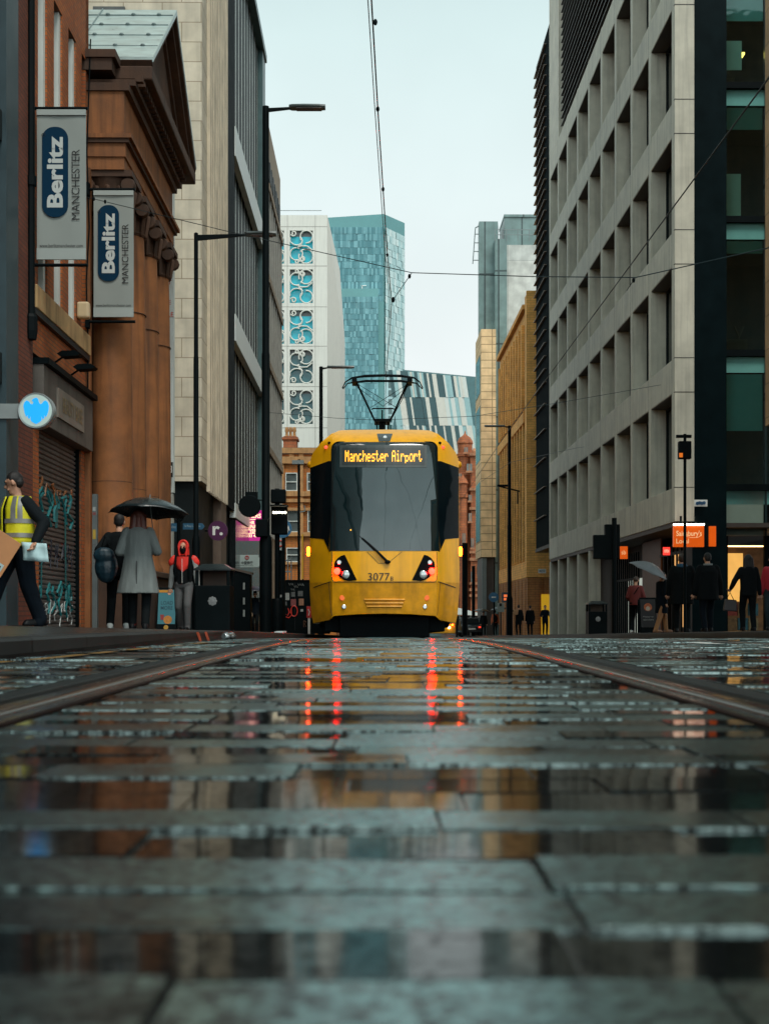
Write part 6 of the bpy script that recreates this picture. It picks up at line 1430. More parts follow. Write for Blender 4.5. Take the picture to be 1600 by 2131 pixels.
m = MB(); m.prism([(wr_.x - .17, wr_.z - .50), (wr_.x + .13, wr_.z - .52), (wr_.x + .12, wr_.z - .26), (wr_.x - .13, wr_.z - .24)], 'y', wr_.y - .05, wr_.y + .06)
hb = m.build('handbag', mat('dark leather', (.018, .014, .014), .4, var=.3), bevel=.02, label='dark leather bag hanging from the hand of the long haired woman', cat='bag', loc=wr_ - Vector((0, 0, .5)))
m = MB(); m.tube([(wr_.x - .10, wr_.y, wr_.z - .25), (wr_.x - .02, wr_.y, wr_.z - .09), (wr_.x + .07, wr_.y, wr_.z - .27)], .010, 5); m.build('bag_handle', MATTE, hb)
x, y, z = ground(1608, 28.4, False)
p = person('person in a crimson jacket cut off by the right edge of the view', x, y, z, 1.70, heading=R(150), feet=((-.1, .1, 0), (.1, -.1, 0)), trousers=mat('dark teal jeans', (.012, .035, .045), .8, var=.3), top=mat('crimson jacket', (.45, .012, .03), .7, var=.2, vs=5, bump=.3), top_z=.9, shoes=SHOEB, hair=HAIRD, vox=.018)
# --- far group on the right, under umbrellas
ORJ = mat('orange jacket', (.50, .12, .045), .8, var=.2)
x, y, z = ground(1030, 84, False)
p = person('person in an orange jacket with a black rucksack far along the right pavement', x, y, z, 1.68, heading=R(2), trousers=BLK, top=ORJ, top_z=.85, shoes=SHOEB, hair=HAIRD, vox=.035)
m = MB(p['M']); m.ball((0, -.19, 1.16), .16, .11, .25, 10, 7); m.build('rucksack', BLK, p['t'], smooth=60)
umbrella('far dark umbrella above the orange jacket', (x + .25, y - .1, z + 1.95), .62, .22, (0, R(-6)), UMB, grip=(x + .22, y, z + 1.2))
x, y, z = ground(1006, 88, False)
p = person('dark hooded walker under a dark umbrella beyond the orange jacket', x, y, z, 1.68, heading=R(170), trousers=BLK, top=BLK, top_z=.6, shoes=SHOEB, hair=HAIRD, vox=.035)
umbrella('farthest dark umbrella beside the white awning', (x - .1, y - .1, z + 1.9), .62, .2, (0, R(4)), UMB, grip=(x + .1, y, z + 1.1))
x, y, z = ground(1079, 76, False)
p = person('dark walker holding a tan parcel on the shoulder near the far lamp post', x, y, z, 1.80, heading=R(5), trousers=BLK, top=BLK, top_z=.6, shoes=SHOEB, hair=HAIRD, vox=.033, hands=((-.3, .1, 1.45), (.28, 0, .85)))
m = MB(); m.box(x - .55, x - .02, y - .15, y + .2, z + 1.22, z + 1.55); m.build('parcel', mat('tan parcel', (.46, .24, .11), .7, var=.1), bevel=.05, label='tan parcel on the shoulder of the far dark walker', cat='parcel', loc=(x - .3, y, z + 1.22))
x, y, z = ground(1103, 70, False)
person('solitary walker in a long black coat beside the ochre office base', x, y, z, 1.62, heading=R(0), trousers=BLK, top=BLK, top_z=.62, flare=.04, shoes=SHOEB, hair=HAIRD, vox=.03, bulk=1.05)
x, y, z = ground(1134, 72, False)
person('dark coated person with a turquoise carrier bag by the yellow doorway', x, y, z, 1.66, heading=R(180), trousers=BLK, top=NVY, top_z=.75, shoes=SHOEB, hair=HAIRD, vox=.03, hands=((-.36, .1, .9), (.2, .2, 1.1)))
m = MB(); m.prism([(x + .25, z + .35), (x + .62, z + .50), (x + .55, z + .92), (x + .28, z + .80)], 'y', y - .25, y - .10); m.build('carrier_bag', mat('turquoise plastic', (.015, .20, .25), .4, var=.2), bevel=.02, label='turquoise carrier bag beside the pale stone column', cat='bag', loc=(x + .4, y - .2, z + .35))
# ------------------------------------------------------------------ street furniture
def lamp_post(label, px, ptop, Y, arm_px, rad, left, base_px=None, head=.62, group='street lamps with flat heads'):
    x, y, z = ground(px, Y, left); zt = P(0, ptop, Y).z; s = 1 if arm_px > px else -1
    t = thing('street_lamp', label, 'street lamp', (x, y, z), 0, group)
    m = MB(); m.lathe([(rad * 1.55, z), (rad * 1.55, z + 1.9), (rad * 1.35, z + 2.0), (rad, z + 2.05), (rad, z + 5.8), (rad * .86, z + 5.85), (rad * .80, zt), (rad * .2, zt + .02)], (x, y, 0), 12); m.build('post', BLACK, t, smooth=40)
    xe = P(arm_px, 0, Y).x; L_ = abs(xe - x); xh = xe - s * head
    m = MB(); m.prism([(x, zt - .11 * L_ / 1.2), (x, zt - .04), (xh, zt - .015), (xh, zt - .05)], 'y', y - .03, y + .03); m.build('arm', BLACK, t)
    m = MB(); hz = zt
    m.loft([[Vector((xh + s * u * head, y + v * w_, hz + o)) for v, o in ((-1, -.02), (-.8, .02), (.0, .05), (.8, .02), (1, -.02), (.8, -.05), (-.8, -.05))] for u, w_ in ((-.08, .05), (0, .11), (.35, .13), (.8, .12), (1, .08))]); hd_ = m.build('lamp_head', mat('lamp head grey', (.07, .09, .09), .35, var=.2), t, smooth=40)
    m = MB(); m.box(min(xh + s * .1, xe - s * .08), max(xh + s * .1, xe - s * .08), y - .09, y + .09, hz - .062, hz - .051); m.build('lens', mat('brown lamp lens', (.12, .07, .055), .2, var=.2), hd_)
    return t
lamp_post('tallest street lamp, its thick post standing left of the tram', 553, 221, 26.0, 677, .085, True, head=.7)
lamp_post('slim street lamp beside the cream office with its arm across the ribbed office', 408, 485, 26.5, 575, .055, True, head=.62)
lamp_post('street lamp behind the tram against the white tower', 668, 763, 50, 737, .09, True, head=1.0)
lamp_post('far street lamp on the right pavement before the ochre office', 1060, 886, 66, 1008, .11, False, head=1.0)
# --- litter bins
def bin_(label, px, Y, left, wd, ht, open_=True):
    x, y, z = ground(px, Y, left); t = thing('litter_bin', label, 'litter bin', (x, y, z), 0, 'black street bins')
    m = MB(); h = wd / 2
    m.box(x - h, x + h, y - h, y + h, z, z + ht * .68); 
    for sx_ in (-1, 1):
        for sy_ in (-1, 1): m.box(x + sx_ * h - (.06 if sx_ > 0 else 0), x + sx_ * h + (.06 if sx_ < 0 else 0), y + sy_ * h - (.06 if sy_ > 0 else 0), y + sy_ * h + (.06 if sy_ < 0 else 0), z + ht * .68, z + ht * .90)
    m.build('bin_body', BLACK, t, bevel=.012)
    m = MB()
    for i in range(5):
        xx = x - h + .12 + i * (wd - .24) / 4; m.box(xx - .012, xx + .012, y - h + .012, y - h + .035, z + ht * .68, z + ht * .90)
    if wd > .7: m.build('bar', BLACK, t)
    m = MB(); m.box(x - h + .05, x + h - .05, y + h - .05, y + h - .04, z + ht * .68, z + ht * .9); m.build('inner_panel', mat('brown bin liner', (.07, .05, .035), .6, var=.4), t)
    m = MB(); H2 = h + .02; a = z + ht * .90; b_ = z + ht * .925; c_ = z + ht
    m.add([(x-H2,y-H2,a),(x+H2,y-H2,a),(x+H2,y+H2,a),(x-H2,y+H2,a),(x-H2,y-H2,b_),(x+H2,y-H2,b_),(x+H2,y+H2,b_),(x-H2,y+H2,b_),(x-h*.6,y-h*.6,c_),(x+h*.6,y-h*.6,c_),(x+h*.6,y+h*.6,c_),(x-h*.6,y+h*.6,c_)],
          [(3,2,1,0),(0,1,5,4),(1,2,6,5),(2,3,7,6),(3,0,4,7),(4,5,9,8),(5,6,10,9),(6,7,11,10),(7,4,8,11),(8,9,10,11)]); m.build('lid', mat('wet bin lid', (.02, .028, .03), .15, var=.2), t)
    m = MB(); cz = z + ht * .45
    for k_ in range(8):
        a_ = k_ * math.pi / 4; m.ball((x + .055 * math.cos(a_), y - h - .004, cz + .055 * math.sin(a_)), .03, .006, .03, 8, 5)
    m.ball((x, y - h - .006, cz), .05, .008, .05, 8, 5); m.build('rosette_emblem', mat('silver emblem', (.20, .21, .21), .45, metal=.2, var=.2), t)
bin_('large black litter bin with a silver rosette beside the red hooded man', 447, 22.6, True, .62, 1.22)
bin_('smaller black litter bin with a rosette on the right pavement', 1241, 40.5, False, .60, 1.06)
# --- dark information post beside the bin
x, y, z = ground(504, 27.5); t = thing('cabinet_post', 'tall dark cabinet with pale window slits behind the large bin', 'cabinet', (x, y, z))
m = MB(); m.prism([(x - .20, z), (x + .18, z), (x + .18, z + 1.28), (x - .20, z + 1.38)], 'y', y, y + .35); m.build('housing', BLACK, t, bevel=.015)
m = MB(); m.prism([(x - .23, z + 1.385), (x + .21, z + 1.28), (x + .21, z + 1.33), (x - .23, z + 1.435)], 'y', y - .03, y + .38); m.build('cap', mat('brown cap', (.10, .07, .05), .5, var=.3), t)
m = MB()
for zz in (.35, .62, .95): m.box(x + .02, x + .06, y - .012, y - .001, z + zz, z + zz + .15)
m.build('slit', mat('pale slit', (.30, .33, .31), .5), t)
# --- A-boards
def aboard(label, px, Y, left, w_, h, mt, parts):
    x, y, z = ground(px, Y, left); t = thing('pavement_board', label, 'sign', (x, y, z))
    m = MB(); m.add([(x-w_/2,y-.22,z),(x+w_/2,y-.22,z),(x+w_/2,y,z+h),(x-w_/2,y,z+h),(x-w_/2,y-.19,z),(x+w_/2,y-.19,z),(x+w_/2,y+.03,z+h),(x-w_/2,y+.03,z+h)], [(0,1,2,3),(7,6,5,4),(0,4,5,1),(1,5,6,2),(2,6,7,3),(3,7,4,0)]); m.build('frame', BLACK, t, bevel=.01)
    m = MB(); m.box(x - w_ / 2, x + w_ / 2, y + .20, y + .23, z, z + h * .95); m.build('rear_frame', BLACK, t)
    M = Matrix.Translation((x, y - .22, z)) @ Matrix.Rotation(math.atan2(h, .22), 4, 'X')
    m = MB(M); m.box(-w_ * .44, w_ * .44, h * .16, h * .97, .002, .008); pn = m.build('poster', mt, t)
    parts(M, pn, w_, h); return t
def p1(M, pn, w_, h):
    K = mat('dark blue ink', (.01, .06, .09), .6)
    for txt, v, hh in (('LOAD', .66, .09), ('MORE', .54, .09)): m = MB(); m.text(txt, w_ * .6, h * hh, M @ Matrix.Translation((0, h * v, .012)), .01); m.build('lettering', K, pn)
    m = MB(M); m.prism(circ(.09, 16, .03, h * .26), 'z', .009, .013); m.build('burger_picture', mat('bun orange', (.50, .20, .03), .6, var=.4, vs=20), pn)
    m = MB(M); m.prism([(-.12, h * .26), (-.06, h * .26), (-.05, h * .38), (-.13, h * .38)], 'z', .009, .013); m.build('cup_picture', mat('red cup', (.30, .03, .03), .6), pn)
    m = MB(M); m.box(-w_ * .44, w_ * .1, h * .905, h * .965, .009, .012); m.build('header', mat('amber strip', (.55, .24, .01), .6), pn)
    m = MB(M); m.prism(circ(.05, 16, .0, h * .08), 'z', .004, .012); m.build('badge', mat('amber badge', (.42, .24, .03), .6), pn)
aboard('blue pavement board with a burger picture behind the red hooded man', 349, 26.5, True, .42, .92, mat('poster teal', (.04, .19, .23), .5, var=.08), p1)
def p2(M, pn, w_, h):
    m = MB(M); m.prism(circ(w_ * .24, 18, .0, h * .74), 'z', .009, .013); m.build('food_picture', mat('orange food picture', (.42, .10, .03), .6, var=.6, vs=16), pn)
    m = MB(M); m.prism(circ(w_ * .13, 18, .0, h * .70), 'z', .013, .016); m.build('food_picture', mat('cream food picture', (.42, .36, .28), .6, var=.4, vs=20), pn)
    for txt, v in (('Happy to', .46), ('take it home', .38)): m = MB(); m.text(txt, w_ * .62, h * .05, M @ Matrix.Translation((0, h * v, .012)), .005); m.build('lettering', mat('grey print', (.25, .25, .24), .6), pn)
aboard('black pavement board with an orange food picture outside the right hand shop', 1347, 37.2, False, .50, 1.05, mat('poster black', (.012, .012, .014), .5), p2)
# --- fingerpost sign
x, y, z = ground(372, 29.5); t = thing('fingerpost', 'black fingerpost with two small blue direction arms by the portico', 'signpost', (x, y, z))
m = MB(); m.tube([(x, y, z), (x, y, P(0, 1078, y).z)], .045, 8); m.ball((x, y, P(0, 1073, y).z), .07); m.build('post', BLACK, t, smooth=50)
m = MB(); m.tube([P(372 + 9 * math.cos(q), 1076 + 9 * math.sin(q), 29.5) for q in [k_ * math.pi / 8 for k_ in range(16)]], .022, 6, closed=True); m.build('ring_finial', BLACK, t, smooth=60)
BLS = mat('blue sign enamel', (.012, .09, .17), .4, var=.1)
for px0, px1, py0, py1, tx_, pt in ((348, 368, 1089, 1106, 'Central Library', 0), (381, 421, 1089, 1102, 'St Peter\'s Square', 1)):
    a_, c_ = P(px0, py1, y - .06), P(px1, py0, y - .06)
    m = MB(); q = [(a_.x, a_.z), (c_.x, a_.z), (c_.x + .06 * pt, (a_.z + c_.z) / 2), (c_.x, c_.z), (a_.x, c_.z)]; m.prism(q, 'y', y - .075, y - .045); ar = m.build('direction_arm', BLS, t)
    m = MB(); m.text(tx_, (c_.x - a_.x) * .82, (c_.z - a_.z) * .42, tx3(I4, (a_.x + c_.x) / 2, y - .08, (a_.z + c_.z) / 2)); m.build('lettering', mat('pale sign print', (.35, .48, .52), .5), ar)
# --- projecting shop signs on the left
def disc_sign(name, label, px, py, rpx, Y, mt, draw, wallx):
    c = P(px, py, Y); r = rpx * Y / F; t = thing(name, label, 'sign', (c.x, Y, c.z - r))
    m = MB(); m.lathe([(r, 0), (r, .12)], (c.x, Y, c.z), 32, 'y'); m.build('disc', mt, t)
    m = MB(); m.box(min(c.x - r - .5, wallx), c.x - r + .05, Y + .04, Y + .09, c.z - .03, c.z + .03); m.build('bracket_arm', BLACK, t)
    draw(t, c, r); return t
def dr(t, c, r): m = MB(); m.text('r.', r * 1.05, r * .95, tx3(I4, c.x, t.location.y - .01, c.z - .0), .03); m.build('lettering', WHITE, t)
disc_sign('round_sign', 'round plum sign with a white letter r below the cream office', 453, 1104.5, 20.5, 40.5, mat('plum enamel', (.075, .012, .065), .4, var=.08), dr, -5.6)
Yq = 52.0
t, a, c = flat_sign('lit_sign', 'glowing magenta solicitors sign projecting behind the traffic signals', 'sign', 492, 1062, 546, 1125, Yq, .25, glow('magenta backlit sign', (.42, .012, .20), .75))
YL = glow('warm sign letters', (1, .62, .35), 1.5)
for tx_, x0_, x1_, y0_, y1_ in (('TUCKERS', 495, 543, 1069, 1078), ('24 HR', 507, 530, 1084, 1091), ('CRIMINAL', 500, 538, 1092, 1100), ('LAWYERS', 501, 537, 1101, 1109), ('0161 233 4321', 495, 542, 1112, 1118)): put(t, tx_, x0_, y0_, x1_, y1_, Yq, YL, .02, .012)
m = MB()
for py in (1081, 1110): aa, cc = P(496, py + .6, Yq), P(542, py - .6, Yq); m.box(aa.x, cc.x, Yq - .014, Yq - .003, aa.z, cc.z)
m.build('rule_line', YL, t)
m = MB(); m.box(a.x - 1.0, a.x, Yq + .08, Yq + .14, a.z + .3, a.z + .38); m.box(a.x - 1.0, a.x, Yq + .08, Yq + .14, c.z - .5, c.z - .42); m.build('bracket_arm', STEEL, t)
t, a, c = flat_sign('bank_sign', 'pale projecting bank sign with a red ring and brushed characters', 'sign', 489, 1155, 538, 1181, 48.5, .2, mat('pale sign face', (.36, .44, .42), .5, var=.08))
put(t, '\u4e2d\u56fd\u94f6\u884c', 502, 1168, 526, 1175, 48.5, INK, .02); put(t, 'BANK OF CHINA', 500, 1176.2, 527, 1178.2, 48.5, INK, 0)
cc = P(514, 1160.5, 48.5); m = MB(); m.tube([(cc.x + .065 * math.cos(q), 48.49, cc.z + .065 * math.sin(q)) for q in [k_ * math.pi / 8 for k_ in range(16)]], .018, 5, closed=True); m.box(cc.x - .008, cc.x + .008, 48.48, 48.495, cc.z - .07, cc.z + .07); m.build('ring_logo', mat('red logo', (.42, .03, .03), .5), t)
m = MB(); m.box(c.x, c.x + .18, 48.55, 48.65, a.z + .05, c.z - .1); m.box(a.x - .6, a.x, 48.55, 48.65, a.z + .2, a.z + .28); m.build('bracket_arm', mat('pale bracket', (.4, .48, .46), .5), t)
t, a, c = flat_sign('lit_fascia', 'pale cyan lit shop fascia under the ribbed glass office', 'sign', 470, 1050, 492, 1112, 53.5, .2, glow('pale cyan lit fascia', (.35, .62, .62), .32))
put(t, 'TM', 478, 1078, 490, 1100, 53.5, glow('pink lit letters', (1, .35, .4), .8), .02)
# --- traffic signals
def signal_head(name, px0, py0, px1, py1, Y, t, visors=0):
    a, c = P(px0, py1, Y), P(px1, py0, Y); m = MB(); m.box(a.x, c.x, Y, Y + .22, a.z, c.z); return m.build(name, BLACK, t, bevel=.02)
x, y, z = ground(576, 26.8); t = thing('tram_signal', 'black tram signal with a glowing row of white dots left of the tram', 'traffic signal', (x, y, z))
m = MB(); m.tube([(x, y + .1, z), (x, y + .1, P(0, 1016, y).z)], .055, 10); m.build('post', BLACK, t, smooth=50)
m = MB(); m.lathe([(.15, z), (.15, z + .68), (.12, z + .75)], (x, y + .1, 0), 10); m.build('post_base', BLACK, t, smooth=40)
signal_head('signal_head', 563, 1018, 594, 1046, y, t); hd_ = signal_head('signal_head', 564, 1051, 597, 1112, y - .02, t)
for i in range(5): m = MB(); m.ball(P(569.5 + i * 6, 1066.5, y - .03), .024, .012, .024, 8, 6); m.build('lamp_dot', glow('white signal dot', (1, .88, .62), 10), hd_, smooth=60)
m = MB(); a, c = P(562, 1053, y - .3), P(598, 1050, y - .3); m.box(a.x, c.x, y - .3, y - .02, a.z, c.z); m.build('visor', BLACK, hd_)
t = thing('round_signal', 'black round backed signal on the left side of the tall lamp post', 'traffic signal', (P(519, 0, 25.8).x, 25.8, P(0, 1118, 25.8).z))
m = MB(); cc = P(519, 1053, 25.8); m.lathe([(.21, 0), (.23, .02), (.23, .05)], cc, 28, 'y'); m.build('round_back', BLACK, t)
m = MB(); a, c = P(508, 1045, 25.75), P(533, 1022, 25.75); m.box(a.x, c.x, 25.9, 26.05, a.z, c.z); m.tube([P(519, 1040, 26), P(552, 1041, 26)], .015, 5); m.build('bracket', BLACK, t)
t2_ = thing('signal_box', 'square black signal head between the magenta sign and the lamp post', 'traffic signal', (P(545, 0, 25.8).x, 25.8, P(0, 1118, 25.8).z)); signal_head('signal_head', 531, 1080, 557, 1117, 25.8, t2_); m = MB(); m.tube([P(544, 1095, 25.9), P(552, 1095, 26)], .02, 5); m.build('bracket', BLACK, t2_)
# right hand traffic signal seen from behind
x, y, z = ground(1278, 38.2, False); t = thing('traffic_signal', 'black traffic signal seen from behind on the right pavement', 'traffic signal', (x, y, z))
m = MB(); m.tube([(x, y, z), (x, y, P(0, 1078, y).z)], .075, 10); m.build('post', BLACK, t, smooth=50)
signal_head('signal_head', 1259, 1091, 1290, 1164, y + .05, t); signal_head('signal_head', 1235, 1113, 1262, 1163, y + .05, t); signal_head('lamp_cap', 1275, 1080, 1283, 1092, y, t)
# pole with a small amber lit box
x, y, z = ground(1425, 29.2, False); t = thing('crossing_pole', 'thin black pole with a small box showing an amber light', 'pole', (x, y, z))
m = MB(); m.tube([(x, y, z), (x, y, P(0, 903, y).z)], .035, 10); m.build('post', BLACK, t, smooth=50)
m = MB(); a, c = P(1412, 955, y), P(1438, 918, y); m.box(a.x, c.x, y - .05, y + .12, a.z, c.z); hd_ = m.build('signal_head', BLACK, t, bevel=.02)
m = MB(); a, c = P(1407, 911, y), P(1438, 905, y); m.box(a.x, c.x, y - .04, y + .04, a.z, c.z); m.build('cross_bar', BLACK, t)
m = MB(); cc = P(1417, 947, y - .06); m.box(cc.x - .04, cc.x + .04, y - .06, y - .052, cc.z - .05, cc.z + .05); m.build('amber_lamp', glow('dim amber lamp', (1, .22, .01), .45), hd_)
# tram stop lines of far small poles and signs
def pole_sign(name, label, px, Y, left, ptop, r=.05): 
    x, y, z = ground(px, Y, left); t = thing(name, label, 'sign', (x, y, z)); m = MB(); m.tube([(x, y, z), (x, y, P(0, ptop, Y).z)], r, 8); m.build('post', BLACK, t, smooth=50); return t
t = pole_sign('round_road_sign', 'round blue road sign half hidden behind the tram signal', 590, 33, True, 1080)
m = MB(); cc = P(588, 1100, 32.95); m.lathe([(.245, -.03), (.245, 0)], cc, 28, 'y'); dsc = m.build('disc', mat('road sign blue', (.015, .13, .26), .35, var=.08), t); m = MB(); m.tube([P(598, 1108, 32.91), P(600, 1094, 32.91), P(602, 1104, 32.91)], .014, 5); m.build('white_symbol', WHITE, dsc)
t = pole_sign('road_sign', 'white road sign with a red ring left of the tram', 585, 40, True, 1120)
m = MB(); a, c = P(578, 1145, 39.9), P(591, 1120, 39.9); m.prism([(a.x, a.z), (c.x - .03, a.z), (c.x, c.z - .12), (c.x - .06, c.z), (a.x, c.z)], 'y', 39.9, 39.93); pl = m.build('plate', mat('grey sign plate', (.32, .36, .36), .5, var=.1), t)
m = MB(); cc = P(583, 1131, 39.88); m.tube([(cc.x + .09 * math.cos(q), 39.885, cc.z + .09 * math.sin(q)) for q in [k_ * math.pi / 8 for k_ in range(16)]], .022, 5, closed=True); m.build('red_ring', mat('sign red', (.5, .04, .02), .5), pl)
t = pole_sign('tram_stop_pole', 'thin dark pole with lamp brackets close to the left flank of the tram', 622, 46, True, 956, .05)
m = MB(); m.box(P(608, 0, 46).x, P(632, 0, 46).x, 45.9, 46.2, P(0, 966, 46).z, P(0, 958, 46).z); m.tube([P(622, 1066, 46), P(634, 1064, 46), P(634, 1052, 46)], .025, 5); m.build('lamp_bracket', STEEL, t)
t = pole_sign('tram_stop_pole', 'dark catenary pole just beyond the right flank of the tram', 967, 70, False, 1130, .16)
t = pole_sign('tram_stop_pole', 'grey catenary pole in front of the terracotta hotel', 985, 100, False, 1178, .14)
t = pole_sign('round_road_sign', 'far round blue sign with a white mark on the right pavement', 1028, 80, False, 1232, .06); m = MB(); cc = P(1027, 1243, 79.9); m.lathe([(.31, -.05), (.31, 0)], cc, 24, 'y'); ds = m.build('disc', mat('road sign blue', (.015, .13, .26), .35), t); m = MB(); m.box(cc.x - .14, cc.x + .14, 79.82, 79.845, cc.z - .04, cc.z + .04); m.build('white_mark', WHITE, ds)
t, a, c = flat_sign('shop_sign', 'far dark blue square sign with orange marks before the ochre office', 'sign', 1044, 1233, 1062, 1254, 74, .15, mat('deep blue sign', (.010, .05, .09), .4))
m = MB()
for py in (1240, 1247): aa, cc = P(1048, py + 2.5, 74), P(1055, py - 2.5, 74); m.box(aa.x, cc.x, 73.97, 73.995, aa.z, cc.z)
m.build('orange_mark', glow('orange mark', (1, .2, .05), .6), t)
t, a, c = flat_sign('notice_board', 'far pale notice board beside the ochre office base', 'sign', 1035, 1255, 1049, 1274, 82, .1, mat('pale notice', (.30, .36, .34), .6, var=.2)); m = MB(); aa, cc = P(1039, 1262, 82), P(1044, 1256, 82); m.box(aa.x, cc.x, 81.98, 81.995, aa.z, cc.z); m.box((a.x + c.x) / 2 - .05, (a.x + c.x) / 2 + .05, 82.0, 82.1, -1.4, a.z); m.build('print', INK, t)
# white awning and stall lights beyond the tram
t = thing('market_awning', 'white awning glowing over a stall far beyond the right flank of the tram', 'awning', (P(980, 0, 110).x, 110, zr(110)))
m = MB(); q = [P(955, 1262, 110), P(1008, 1279, 110)]; m.prism([(q[0].x - .6, q[0].z), (q[1].x, q[1].z), (q[1].x, q[1].z - .12), (q[0].x - .6, q[0].z - .7)], 'y', 109.5, 113); m.build('canopy', glow('glowing white canvas', (.75, .85, .78), .38), t)  # canvas given a glow of its own
m = MB()
for px in (957, 980, 1004): m.tube([(P(px, 0, 110).x, 110.5, zr(110)), (P(px, 0, 110).x, 110.5, P(0, 1278, 110).z)], .06, 5)
m.build('leg', STEEL, t)
m = MB(); m.box(P(952, 0, 110).x, P(1004, 0, 110).x, 112.8, 113, zr(110), P(0, 1282, 110).z); m.build('back_panel', DARK, t)
m = MB(); m.ball(P(1001, 1318, 108), .16); m.ball(P(999, 1311, 108), .12); m.build('stall_lamp', glow('warm stall lamp', (1, .45, .06), 4), t, smooth=60)
# dark parked car, rear seen between the tram and the umbrellas
x, y = P(982, 0, 96).x, 96.0; z = zr(y) + .02; t = thing('parked_car', 'small dark car partly hidden beyond the right flank of the tram', 'car', (x, y, z))
m = MB(); m.prism([(y, z + .35), (y, z + .85), (y + .5, z + 1.0), (y + 1.0, z + 1.5), (y + 2.6, z + 1.5), (y + 3.3, z + 1.0), (y + 4.2, z + .9), (y + 4.2, z + .3)], 'x', x - .82, x + .82); m.build('body', mat('black car paint', (.008, .012, .014), .2, var=.2), t, bevel=.06)
m = MB(); m.add([(x - .62, y + .50, z + 1.04), (x + .62, y + .50, z + 1.04), (x + .55, y + .93, z + 1.44), (x - .55, y + .93, z + 1.44)], [(0, 1, 2, 3)]); m.build('rear_window', SGLASS, t)
m = MB(); m.box(x - .28, x + .28, y - .02, y - .001, z + .58, z + .72); m.build('number_plate', WHITE, t)
for s in (-1, 1):
    m = MB(); m.box(x + s * .62 - .12, x + s * .62 + .12, y - .03, y + .05, z + .72, z + .84); m.build('tail_lamp', glow('dim red lamp', (1, .05, .02), 1), t)
    for yy in (.8, 3.3): m = MB(); m.lathe([(.2, -.1), (.31, -.08), (.31, .08), (.2, .1)], (x + s * .72, y + yy, z + .30), 14, 'x'); m.build('wheel', MATTE, t)
# --- graffitied utility cabinet left of the tram
Y = 35.0; x0_, x1_ = P(583, 0, Y).x, P(641, 0, Y).x; zb_ = pav_l(x0_, Y); zt_ = P(0, 1209, Y).z
t = thing('utility_cabinet', 'black utility cabinet covered in stickers and red graffiti beside the tram', 'cabinet', ((x0_ + x1_) / 2, Y, zb_))
m = MB(); m.box(x0_, x1_ + .6, Y, Y + .6, zb_, zt_); m.box(x0_ - .02, x1_ + .62, Y - .02, Y + .62, zt_, zt_ + .03); m.build('housing', BLACK, t, bevel=.01)
m = MB(); m.box((x0_ + x1_) / 2 + .02, (x0_ + x1_) / 2 + .03, Y - .006, Y, zb_ + .1, zt_ - .05); m.build('door_gap', INK, t)
rg = random.Random(5)
STK = [mat('white sticker', (.30, .32, .31), .6, var=.3, vs=20), mat('pink sticker', (.22, .06, .06), .6, var=.5, vs=25), mat('buff sticker', (.30, .15, .09), .6, var=.4, vs=20), mat('grey sticker', (.10, .11, .11), .6, var=.5, vs=25)]
for px0, py0, px1, py1, k_ in ((591, 1234, 602, 1249, 0), (605, 1247, 616, 1261, 1), (622, 1246, 632, 1260, 2), (606, 1232, 614, 1242, 3), (620, 1230, 630, 1241, 3), (590, 1252, 597, 1260, 3), (583, 1238, 588, 1243, 0), (584, 1250, 589, 1255, 3), (625, 1268, 631, 1273, 0)):
    m = MB(); a, c = P(px0, py1, Y - .01), P(px1, py0, Y - .01); m.box(a.x, c.x, Y - .012, Y - .002, a.z, c.z); m.build('sticker', STK[k_], t)
RGR = mat('red spray line', (.60, .035, .02), .5, var=.1)
m = MB()
m.tube([P(a_, b_, Y - .012) for a_, b_ in ((592, 1264), (593, 1278), (599, 1281), (602, 1274), (599, 1266), (604, 1276), (606, 1265), (607, 1280), (601, 1286), (595, 1284))], .014, 5)
m.tube([P(612 + 7 * math.cos(q), 1272 + 11 * math.sin(q), Y - .012) for q in [R(-200 + 24 * i) for i in range(16)]], .014, 5); m.build('graffiti', RGR, t, smooth=60)
m = MB()
for (xa, ya_, ln) in ((601, 1215, 9), (612, 1220, 8), (620, 1216, 12), (606, 1226, 6)): m.tube([P(xa + i * ln / 5, ya_ + (3 if i % 2 else -1), Y - .012) for i in range(6)], .007, 4)
m.build('graffiti', mat('white pen line', (.30, .33, .33), .5), t)
m = MB(); m.tube([P(a_, b_, Y - .012) for a_, b_ in ((632, 1292), (632, 1305), (637, 1304), (634, 1299), (637, 1294), (632, 1292))], .009, 4); m.build('graffiti', mat('brown pen line', (.14, .06, .03), .5), t)
t, a, c = flat_sign('red_notice', 'small red notice just left of the lower corner of the tram', 'sign', 638, 1262, 648, 1286, 33, .05, mat('red notice', (.55, .03, .03), .5)); m = MB(); m.tube([P(641, 1268, 32.98), P(644, 1274, 32.98), P(642, 1281, 32.98)], .012, 4); m.box((a.x + c.x) / 2 - .03, (a.x + c.x) / 2 + .03, 33.01, 33.06, zr(33) - .0, a.z); m.build('mark', WHITE, t)
